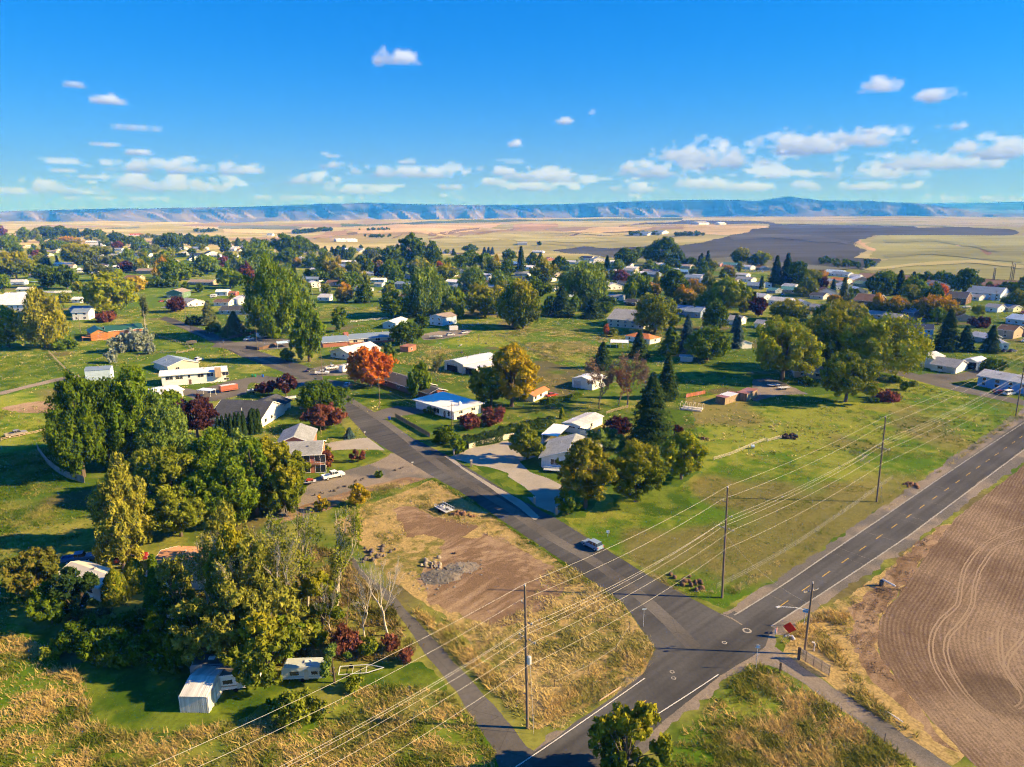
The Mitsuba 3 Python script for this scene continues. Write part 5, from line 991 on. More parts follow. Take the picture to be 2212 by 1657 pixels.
key, fr, L = house('split_level_house', 'white split level house with low garage wing facing the turning yard', (180.81, 313.78, 185.82, 307.16), 10.8, 'white', 'lightgrey', 4.6, 'gable', 'y', .36, wins=[(3, 3.4, 1.6, 1.1), (8.5, 3.3, 1.4, 1.1), (3, .9, 1.8, .8), (8.5, .9, 1.6, .8)])
ln_, dp_ = (183.47, 304.61, 189.79, 296.98), 13.4
LL, ang = front_frame(*ln_); xx, yy = ln_[:2]
block(key, (xx, yy, 0, ang), LL, dp_, 2.9, 'gable', 'x', .34, 'white', 'grey', 'roofing'); panel(key, 'garage_door', (xx, yy, 0, ang), 'front', LL, LL-3, .05, 4.6, 2.2, 'lightgrey', grooves=4); window(key, (xx, yy, 0, ang), 'front', LL, 8, LL*.38, 1.7, 2.2, 1.2)
key, fr, L = house('garage', 'white garage with a large dark open door behind the split level house', (199.65, 309.01, 203.68, 303.70), 10.4, 'white', 'galv', 3.6, 'gable', 'y', .34, roofmat='metalroof', wins=[], cat='garage'); panel(key, 'open_bay', fr, 'front', L, L*.5, .05, L*.72, 3.1, (.012, .012, .014))  # near-black panel stands for the shade within the open doorway
house('blue_house', 'long bright blue house with grey roof at the right edge', (185.36, 275.55, 195.32, 259.56), 11, (.20, .42, .74), 'lightgrey', 4.4, 'gable', 'x', .32, garage=[(18.5, 4.6, 2.2, 'lightgrey')])
house('house', 'tan ranch house under the two big yellow green maples', (118.05, 289.87, 129.50, 286.54), 13, 'tan', 'taupe', 2.8, 'hip', 'x', .32)
house('house', 'cream split level house with dark roof above the white boats', (57.89, 427.99, 77.85, 416.91), 26.7, 'cream', 'grey', 4.8, 'gable', 'x', .34)
key, fr, L = house('house', 'white cottage with red tile roof among trailers in the middle of town', (61.29, 379.46, 72.15, 367.11), 9, 'white', 'orange', 2.7, 'hip', 'x', .4)
k = thing('carport', 'white flat carport on posts beside the red roofed cottage', 'carport'); x0, y0, x1, y1 = (50.30, 357.51, 59.03, 356.18); L, a = front_frame(x0, y0, x1, y1); fr = (x0, y0, 0, a)
put(k, 'roof', MB().box(-.2, -.2, 2.6, L+.2, 9, 2.78), 'white', 'metalroof', fr)
for q in ((.1, .1), (L/3, .1), (2*L/3, .1), (L, .1), (.1, 8.5), (L, 8.5)): put(k, 'post', MB().box(q[0]-.1, q[1]-.1, 0, q[0]+.1, q[1]+.1, 2.598), 'white', 'paint', fr)
house('shed', 'small grey white shed on the lawn below the blue spruces', (77.93, 322.92, 83.01, 321.27), 5, 'lightgrey', 'grey', 2.5, 'gable', 'x', .2, wins=[], cat='shed')
house('house', 'small white gabled house between the blue spruce and the big maple', (114.65, 354.19, 122.02, 356.18), 9, 'white', 'grey', 2.8, 'gable', 'y', .36, wins=[])
k = thing('carport', 'blue metal carport beneath the tall cottonwood', 'carport'); x0, y0, x1, y1 = (-119.36, 356.18, -111.71, 360.20); L, a = front_frame(x0, y0, x1, y1); fr = (x0, y0, 0, a)
put(k, 'roof', MB().add([(0, 0, 2.3), (L, 0, 2.3), (L, 3, 3.1), (0, 3, 3.1), (L, 6, 2.3), (0, 6, 2.3)], [(0, 1, 2, 3), (3, 2, 4, 5)]), (.42, .58, .74), 'metalroof', fr)
for q in ((.1, .1), (L, .1), (.1, 5.9), (L, 5.9)): put(k, 'post', MB().box(q[0]-.06, q[1]-.06, 0, q[0]+.06, q[1]+.06, 2.3), 'white', 'paint', fr)
key, fr, L = house('house', 'white gabled house in the lower left thicket with cream ribbed roof', (-82.70, 118.52, -72.86, 113.51), 4.8, (.70, .74, .78), (.66, .62, .52), 3.0, 'gable', 'x', .38, roofmat='metalroof', rwins=[])
house('house', 'brown roofed house hidden in the lower left thicket', (-66.66, 118.39, -57.00, 117.64), 11, 'white', (.50, .25, .12), 2.8, 'gable', 'x', .34)
k = thing('canopy', 'small blue canopy on a white frame in the gravel yard', 'canopy'); x0, y0, x1, y1 = (-118.13, 259.00, -112.77, 257.56); L, a = front_frame(x0, y0, x1, y1); fr = (x0, y0, 0, a)
put(k, 'roof', MB().box(-.2, -.2, 2.3, L+.2, 3.4, 2.42), (.62, .74, .84), 'metalroof', fr)
for q in ((.1, .1), (L, .1), (.1, 3.1), (L, 3.1)): put(k, 'post', MB().box(q[0]-.06, q[1]-.06, 0, q[0]+.06, q[1]+.06, 2.298), 'white', 'paint', fr)
def hoophouse():
    x0, y0, x1, y1 = (58.73, 240.10, 65.45, 236.69); L, a = front_frame(x0, y0, x1, y1); fr = (x0, y0, 0, a); k = thing('greenhouse_frame', 'bare white hoop frame of a greenhouse by the rusty sheds', 'greenhouse')
    for i in range(6):
        t = L*i/5; th = np.linspace(0, math.pi, 11); put(k, 'hoop', MB().tube([(t, 2.4-2.4*math.cos(q), 2.5*math.sin(q)) for q in th], .085, 5), (.62, .55, .42), 'paint', fr)
    put(k, 'ridge_bar', MB().tube([(0, 2.4, 2.6), (L, 2.4, 2.6)], .05, 4), 'tan', 'paint', fr)
    for s in (.0, 4.8): put(k, 'side_bar', MB().tube([(0, s, .9), (L, s, .9)], .06, 4).tube([(0, s, .1), (L, s, .1)], .08, 4), 'tan', 'paint', fr)
    put(k, 'bed', MB().box(.3, .5, 0, L-.3, 2.0, .5).box(.3, 2.8, 0, L-.3, 4.3, .5), (.62, .60, .55), 'paint', fr)
hoophouse()
k = thing('hoop', 'pair of thin metal hoops standing beside the brick red shed', 'hoop'); xx, yy = (-57.43, 361.91)
for i in range(2): put(k, 'ring', MB().tube([(xx+i*1.5, yy+2-2.6*math.cos(q), 3.2*math.sin(q)) for q in np.linspace(0, math.pi, 10)], .06, 4), 'lightgrey')

# ================================================================== the houses of the town, from left to right and near to far
W_, G_ = 'white', 'grey'
for args in (
 ((-609.32, 1100.84, -590.82, 1092.69), 10, W_, G_, 4.6), ((-606.18, 1157.11, -566.45, 1123.49), 11, W_, 'navy', 3.4), ((-543.54, 1081.21, -521.11, 1083.30), 13, 'lightgrey', 'charcoal', 3.0, 'hip'),
 ((-483.37, 972.42, -466.97, 971.52), 11, 'paleblue', 'navy', 3.4, 'gable', 'y'), ((-465.11, 972.40, -457.41, 980.48), 9, W_, 'paleblue', 2.8, 'gable', 'x', 'tent'),
 ((-425.16, 808.56, -407.04, 813.36), 11, 'tan', 'taupe', 3.6), ((-395.32, 728.99, -380.17, 727.97), 12, 'tan', 'brown', 2.7), ((-363.52, 691.37, -353.75, 691.91), 11, 'tan', 'brown', 2.6, 'gable', 'y'),
 ((-476.84, 903.71, -460.08, 898.88), 8, 'cream', 'tan', 2.6), ((-594.83, 937.14, -573.36, 931.65), 10, W_, W_, 2.7), ((-502.27, 829.47, -497.79, 836.82), 10, W_, W_, 2.9), ((-508.05, 881.91, -501.75, 885.52), 8, W_, W_, 2.7),
 ((-491.15, 882.27, -483.78, 886.34), 8, W_, W_, 2.7), ((-675.47, 1164.62, -661.76, 1163.26), 10, W_, G_, 2.8), ((-754.86, 1119.64, -739.80, 1120.06), 11, W_, 'taupe', 3.0), ((-686.78, 1015.78, -680.83, 1019.79), 8, W_, W_, 2.7),
 ((-977.52, 1660.47, -916.96, 1603.05), 14, W_, W_, 3.4), ((-870.88, 1490.99, -846.27, 1500.50), 14, W_, 'lightgrey', 3.2), ((-1677.59, 2533.85, -1663.72, 2542.99), 12, W_, W_, 3.4), ((-848.61, 1685.20, -826.10, 1674.05), 10, 'pink', 'tan', 3.0),
 ((-765.00, 1530.10, -753.51, 1540.25), 10, W_, G_, 2.8), ((-427.63, 614.94, -417.15, 617.24), 8, W_, 'lightgrey', 3.0, 'gable', 'x', 'shed'), ((-364.50, 494.40, -339.43, 497.48), 18, W_, W_, 4.4, 'flat', 'x'),
 ((-281.83, 453.09, -272.50, 455.31), 10, W_, 'bluegrey', 5.2), ((-336.92, 542.65, -331.04, 545.81), 8, W_, W_, 2.7), ((-305.06, 491.37, -294.12, 487.09), 9, 'paleblue', 'bluegrey', 2.6),
 ((-239.49, 522.49, -225.92, 525.42), 14, W_, G_, 2.9, 'gable', 'y'), ((-245.72, 590.32, -236.26, 591.56), 8, W_, W_, 3.6), ((-235.98, 591.56, -230.33, 594.04), 6, 'red', 'rust', 2.4, 'gable', 'x', 'shed'),
 ((-220.49, 523.47, -209.68, 526.41), 10, W_, 'brown', 2.9), ((-198.46, 477.93, -177.40, 481.22), 12, 'lightgrey', 'charcoal', 3.0), ((-206.67, 536.45, -196.34, 536.45), 10, W_, W_, 4.0, 'gable', 'y'),
 ((-309.47, 677.66, -286.63, 687.63), 11, 'tan', 'taupe', 2.8), ((-617.50, 1347.76, -603.85, 1353.93), 10, W_, 'lightgrey', 2.9, 'gable', 'y'), ((-590.04, 1342.52, -572.90, 1336.87), 9, W_, 'bluegrey', 4.2), ((-577.32, 1348.04, -571.38, 1354.92), 8, W_, W_, 2.9),
 ((-511.13, 1293.02, -501.60, 1305.33), 10, W_, 'lightgrey', 4.2), ((-505.82, 1121.36, -486.64, 1151.60), 12, W_, 'navy', 2.9), ((-500.28, 1184.97, -483.33, 1187.67), 11, W_, 'navy', 3.2, 'gable', 'y'), ((-463.47, 1113.54, -458.09, 1128.74), 9, W_, 'lightgrey', 2.7),
 ((-437.47, 1093.86, -417.22, 1093.17), 11, W_, 'lightgrey', 3.0), ((-461.89, 1035.68, -454.73, 1051.95), 11, W_, 'navy', 3.0, 'gable', 'y'), ((-185.12, 659.20, -176.53, 657.40), 9, W_, W_, 4.4, 'gable', 'y', 'shed'),
 ((-175.77, 674.22, -159.27, 674.18), 12, 'tan', 'brown', 2.8), ((-152.74, 556.59, -143.26, 559.90), 6, W_, 'lightgrey', 2.3, 'flat', 'x', 'shed'), ((-236.84, 840.70, -229.84, 842.64), 8, W_, 'lightgrey', 2.7),
 ((-308.80, 1032.74, -299.47, 1052.16), 10, 'lightgrey', G_, 2.8), ((-217.35, 891.42, -207.38, 902.03), 10, 'paleblue', 'bluegrey', 2.8),
 ((-133.30, 622.36, -121.85, 628.77), 13, W_, 'taupe', 2.7, 'gable', 'y'), ((-106.41, 643.82, -94.91, 649.68), 10, 'bluegrey', 'bluegrey', 4.6), ((-192.89, 954.39, -180.97, 960.80), 10, W_, 'red', 2.8),
 ((-140.16, 707.11, -127.59, 713.58), 8, W_, W_, 2.6), ((-127.96, 664.47, -122.28, 669.62), 7, W_, G_, 2.6), ((-208.58, 852.27, -196.66, 850.99), 10, 'paleblue', 'bluegrey', 2.7), ((-231.81, 978.69, -215.80, 961.81), 10, W_, W_, 2.8), ((-165.91, 783.84, -151.35, 790.84), 8, W_, 'lightgrey', 2.6),
 ((-358.19, 1549.15, -358.82, 1606.38), 14, W_, W_, 3.4), ((-354.22, 1603.29, -343.56, 1638.28), 14, 'paleblue', 'bluegrey', 3.0), ((-146.24, 1526.73, -128.23, 1512.31), 12, W_, 'bluegrey', 3.4),
 ((-9.82, 937.54, 7.44, 949.59), 12, 'bluegrey', 'blue', 2.8), ((-50.47, 932.23, -43.26, 964.69), 10, 'lightgrey', 'bluegrey', 2.8), ((-60.45, 827.07, -49.79, 827.79), 9, W_, G_, 2.7), ((-23.31, 728.53, -18.34, 732.69), 9, W_, 'navy', 4.0, 'gable', 'y'),
 ((1.70, 692.76, 20.61, 704.52), 12, W_, 'navy', 3.4), ((71.81, 954.95, 93.52, 977.24), 11, 'paleblue', 'lightgrey', 2.9), ((97.24, 1053.35, 116.78, 1051.37), 13, W_, 'navy', 3.6), ((116.06, 1027.26, 133.13, 1025.20), 12, W_, 'bluegrey', 3.4, 'gable', 'y'),
 ((132.81, 972.67, 142.44, 979.42), 9, W_, W_, 2.8), ((94.08, 940.93, 107.64, 955.61), 9, W_, W_, 2.9), ((106.31, 818.39, 117.83, 820.86), 10, W_, G_, 2.8), ((124.22, 815.87, 138.34, 809.51), 11, 'cream', G_, 4.0),
 ((137.05, 785.29, 146.19, 791.81), 9, W_, W_, 2.8), ((141.99, 772.18, 156.32, 781.70), 10, 'bluegrey', 'bluegrey', 2.8), ((108.59, 704.54, 117.16, 715.35), 10, W_, G_, 4.2, 'gable', 'y'), ((99.92, 673.30, 109.09, 680.02), 9, 'bluegrey', 'charcoal', 2.6),
 ((76.28, 558.79, 85.76, 565.51), 8, W_, G_, 2.8, 'gable', 'x', 'garage'), ((83.03, 527.39, 92.23, 528.39), 9, 'charcoal', 'charcoal', 2.8), ((184.77, 919.22, 194.03, 929.60), 9, W_, W_, 2.9), ((182.66, 829.47, 189.61, 836.14), 9, W_, W_, 2.8),
 ((209.24, 885.12, 219.53, 895.03), 10, 'cream', 'tan', 3.2), ((184.80, 804.32, 197.09, 813.77), 11, 'bluegrey', 'blue', 2.7), ((173.81, 724.42, 190.71, 724.29), 12, 'lightgrey', 'bluegrey', 3.6), ((107.45, 477.11, 127.03, 477.11), 13, 'bluegrey', 'bluegrey', 3.4),
 ((36.91, 1629.19, 76.65, 1607.82), 14, W_, 'lightgrey', 3.0, 'gable', 'x', 'barn'), ((50.47, 1040.58, 62.13, 1043.97), 10, 'brick', 'rust', 3.0, 'gable', 'y'),
 ((183.10, 734.54, 194.75, 735.71), 12, W_, 'lightgrey', 3.4), ((182.99, 697.28, 193.75, 702.70), 11, 'paleblue', G_, 2.8), ((256.23, 922.72, 267.19, 923.79), 11, 'brick', G_, 2.8), ((265.72, 920.05, 287.62, 921.85), 13, W_, 'teal', 2.8), ((279.75, 873.85, 291.18, 878.58), 10, W_, 'lightgrey', 3.2),
 ((292.71, 861.13, 303.08, 861.79), 11, 'brown', 'brown', 3.0), ((296.70, 855.53, 307.64, 855.92), 10, 'bluegrey', 'bluegrey', 3.0, 'gable', 'y'), ((211.21, 651.31, 225.97, 650.60), 13, 'bluegrey', 'bluegrey', 2.9), ((233.18, 665.11, 237.23, 655.15), 10, W_, 'navy', 3.2, 'gable', 'y'),
 ((218.01, 610.78, 226.14, 612.09), 10, 'bluegrey', 'teal', 2.6), ((230.18, 614.91, 243.97, 613.90), 12, 'tan', 'teal', 2.9), ((189.13, 562.41, 199.83, 562.41), 10, W_, 'lightgrey', 3.2), ((191.04, 529.67, 206.76, 529.67), 12, W_, 'lightgrey', 3.4, 'gable', 'x'),
 ((209.89, 516.37, 218.04, 520.73), 12, W_, 'lightgrey', 3.0, 'gable', 'y'), ((209.25, 499.62, 217.94, 500.43), 9, 'lightgrey', G_, 2.5), ((237.86, 568.60, 248.55, 568.60), 11, 'lightgrey', 'charcoal', 2.9), ((249.72, 572.80, 264.95, 579.22), 11, W_, G_, 3.0, 'gable', 'y'),
 ((344.65, 789.42, 363.25, 794.30), 14, 'paleblue', 'paleblue', 3.2, 'gable', 'x', 'barn'), ((316.62, 709.68, 322.63, 693.71), 11, W_, 'orange', 3.0), ((349.20, 738.88, 358.19, 743.50), 10, W_, 'lightgrey', 3.2), ((344.68, 776.25, 364.28, 776.13), 12, W_, 'bluegrey', 2.9),
 ((113.68, 466.23, 124.07, 464.81), 12, 'bluegrey', 'bluegrey', 4.0), ((124.25, 465.52, 129.80, 466.23), 8, 'paleblue', 'bluegrey', 2.8, 'gable', 'y'), ((133.15, 436.28, 139.51, 431.95), 11, W_, G_, 3.2), ((144.70, 420.61, 150.04, 421.19), 9, W_, G_, 3.0),
 ((317.26, 665.14, 330.26, 663.29), 11, 'green', 'green', 3.2), ((288.74, 603.08, 301.75, 610.14), 11, W_, 'paleblue', 2.8, 'gable', 'y'), ((369.00, 637.91, 383.78, 629.12), 13, 'paleblue', 'bluegrey', 3.0, 'hip'), ((383.98, 628.99, 387.31, 626.97), 10, W_, 'lightgrey', 3.4, 'gable', 'y'),
 ((329.14, 493.46, 337.06, 491.84), 11, W_, G_, 3.4), ((344.38, 499.20, 347.66, 491.84), 10, (.55, .60, .42), G_, 2.8), ((306.73, 439.79, 314.38, 429.64), 13, 'paleblue', 'paleblue', 3.4, 'gable', 'x', 'garage'),
 ((281.99, 445.04, 291.00, 450.41), 10, 'tan', 'brown', 2.9, 'gable', 'y'), ((267.46, 388.02, 275.12, 385.49), 12, 'tan', 'brown', 4.6), ((281.29, 394.23, 287.57, 391.62), 12, 'brown', 'brown', 2.8), ((252.93, 459.42, 261.20, 460.12), 11, 'bluegrey', 'bluegrey', 4.6),
 ((229.50, 465.86, 242.71, 462.26), 10, 'lightgrey', G_, 2.5), ((237.43, 453.83, 247.20, 451.09), 10, 'lightgrey', G_, 2.5), ((244.25, 371.87, 253.73, 377.10), 10, G_, 'lightgrey', 2.8), ((247.41, 353.51, 249.02, 350.97), 10, W_, 'lightgrey', 3.2, 'gable', 'y'),
 ((-211.29, 387.97, -208.90, 387.97), 5, W_, W_, 2.5, 'gable', 'x', 'shed'),
 ): H0(*args)
house('barn', 'red roofed barn with white gable on the tan hill beyond the left trees', (-1367.41, 2596.90, -1326.95, 2608.83), 16, 'cream', 'red', 4.0, 'gable', 'x', .5, cat='barn', wins=[])
house('green_house', 'green gabled house with white lower wall beside the red car', (-279.49, 575.89, -266.51, 575.89), 15, 'green', 'taupe', 4.6, 'gable', 'y', .34, wins=[(2.6, 1.2, 1.6, 1.2), (7.5, 1.2, 1.6, 1.2)])
house('brown_house', 'long two storey brown house with pink lit gable end', (250.96, 521.65, 263.28, 511.07), 22.0, 'brown', 'brown', 5.0)
house('brown_house', 'dark brown two storey house with pale gable end beside the orange tree', (328.71, 540.28, 339.08, 530.88), 20.6, 'brown', 'charcoal', 5.0)
house('two_storey_house', 'blue and white two storey house with grey roof near the right edge of town', (367.46, 575.92, 383.05, 558.35), 23.0, 'paleblue', 'bluegrey', 5.2)
house('two_storey_house', 'dark blue two storey house behind the big maple at right', (219.12, 390.58, 230.88, 385.49), 11, 'blue', 'navy', 5.0)
house('shop', 'white gabled shop with white roof behind the brick chimney ranch', (-77.05, 419.96, -68.98, 418.14), 19, 'paleblue', 'white', 3.4, 'gable', 'y', .3, roofmat='metalroof')
house('two_storey_house', 'pale blue two storey house with mossy roof beside the box trailer', (-50.62, 434.85, -42.24, 428.70), 13, 'paleblue', 'taupe', 5.2, 'gable', 'y', .34)
for i, (ln, dp, w_, r_, hh) in enumerate((((14.26, 1858.20, 39.17, 1857.86), 20, 'lightgrey', 'grey', 4.5), ((411.33, 2148.09, 437.98, 2122.41), 40, 'white', 'bluegrey', 6), ((362.02, 2169.01, 396.93, 2126.29), 40, 'white', 'bluegrey', 5), ((864.57, 3370.48, 924.90, 3416.62), 50, 'white', 'grey', 8), ((959.61, 3365.44, 992.85, 3376.64), 40, 'white', 'white', 7), ((-481.71, 1989.04, -458.88, 2002.63), 22, 'white', 'white', 5), ((-455.33, 2007.54, -433.81, 2032.73), 22, 'white', 'paleblue', 5), ((-802.52, 2374.98, -785.10, 2376.58), 30, 'white', 'bluegrey', 5))):
    house('farm_building', ['pale grey farm building by a lone tree on the tan hill', 'largest white farm building of the row in the middle hills', 'long low white sheds beside a dark tree line on the hills', 'white farmstead on the knoll above the ploughed field', 'small white farm shed beside the knoll farmstead', 'long white sheds on the plain at left of centre', 'blue roofed sheds on the plain at left of centre', 'grey farmstead between stubble fields at left'][i], ln, dp, w_, r_, hh, 'gable', 'x', .3, wins=[], rwins=[], cat='farm building')

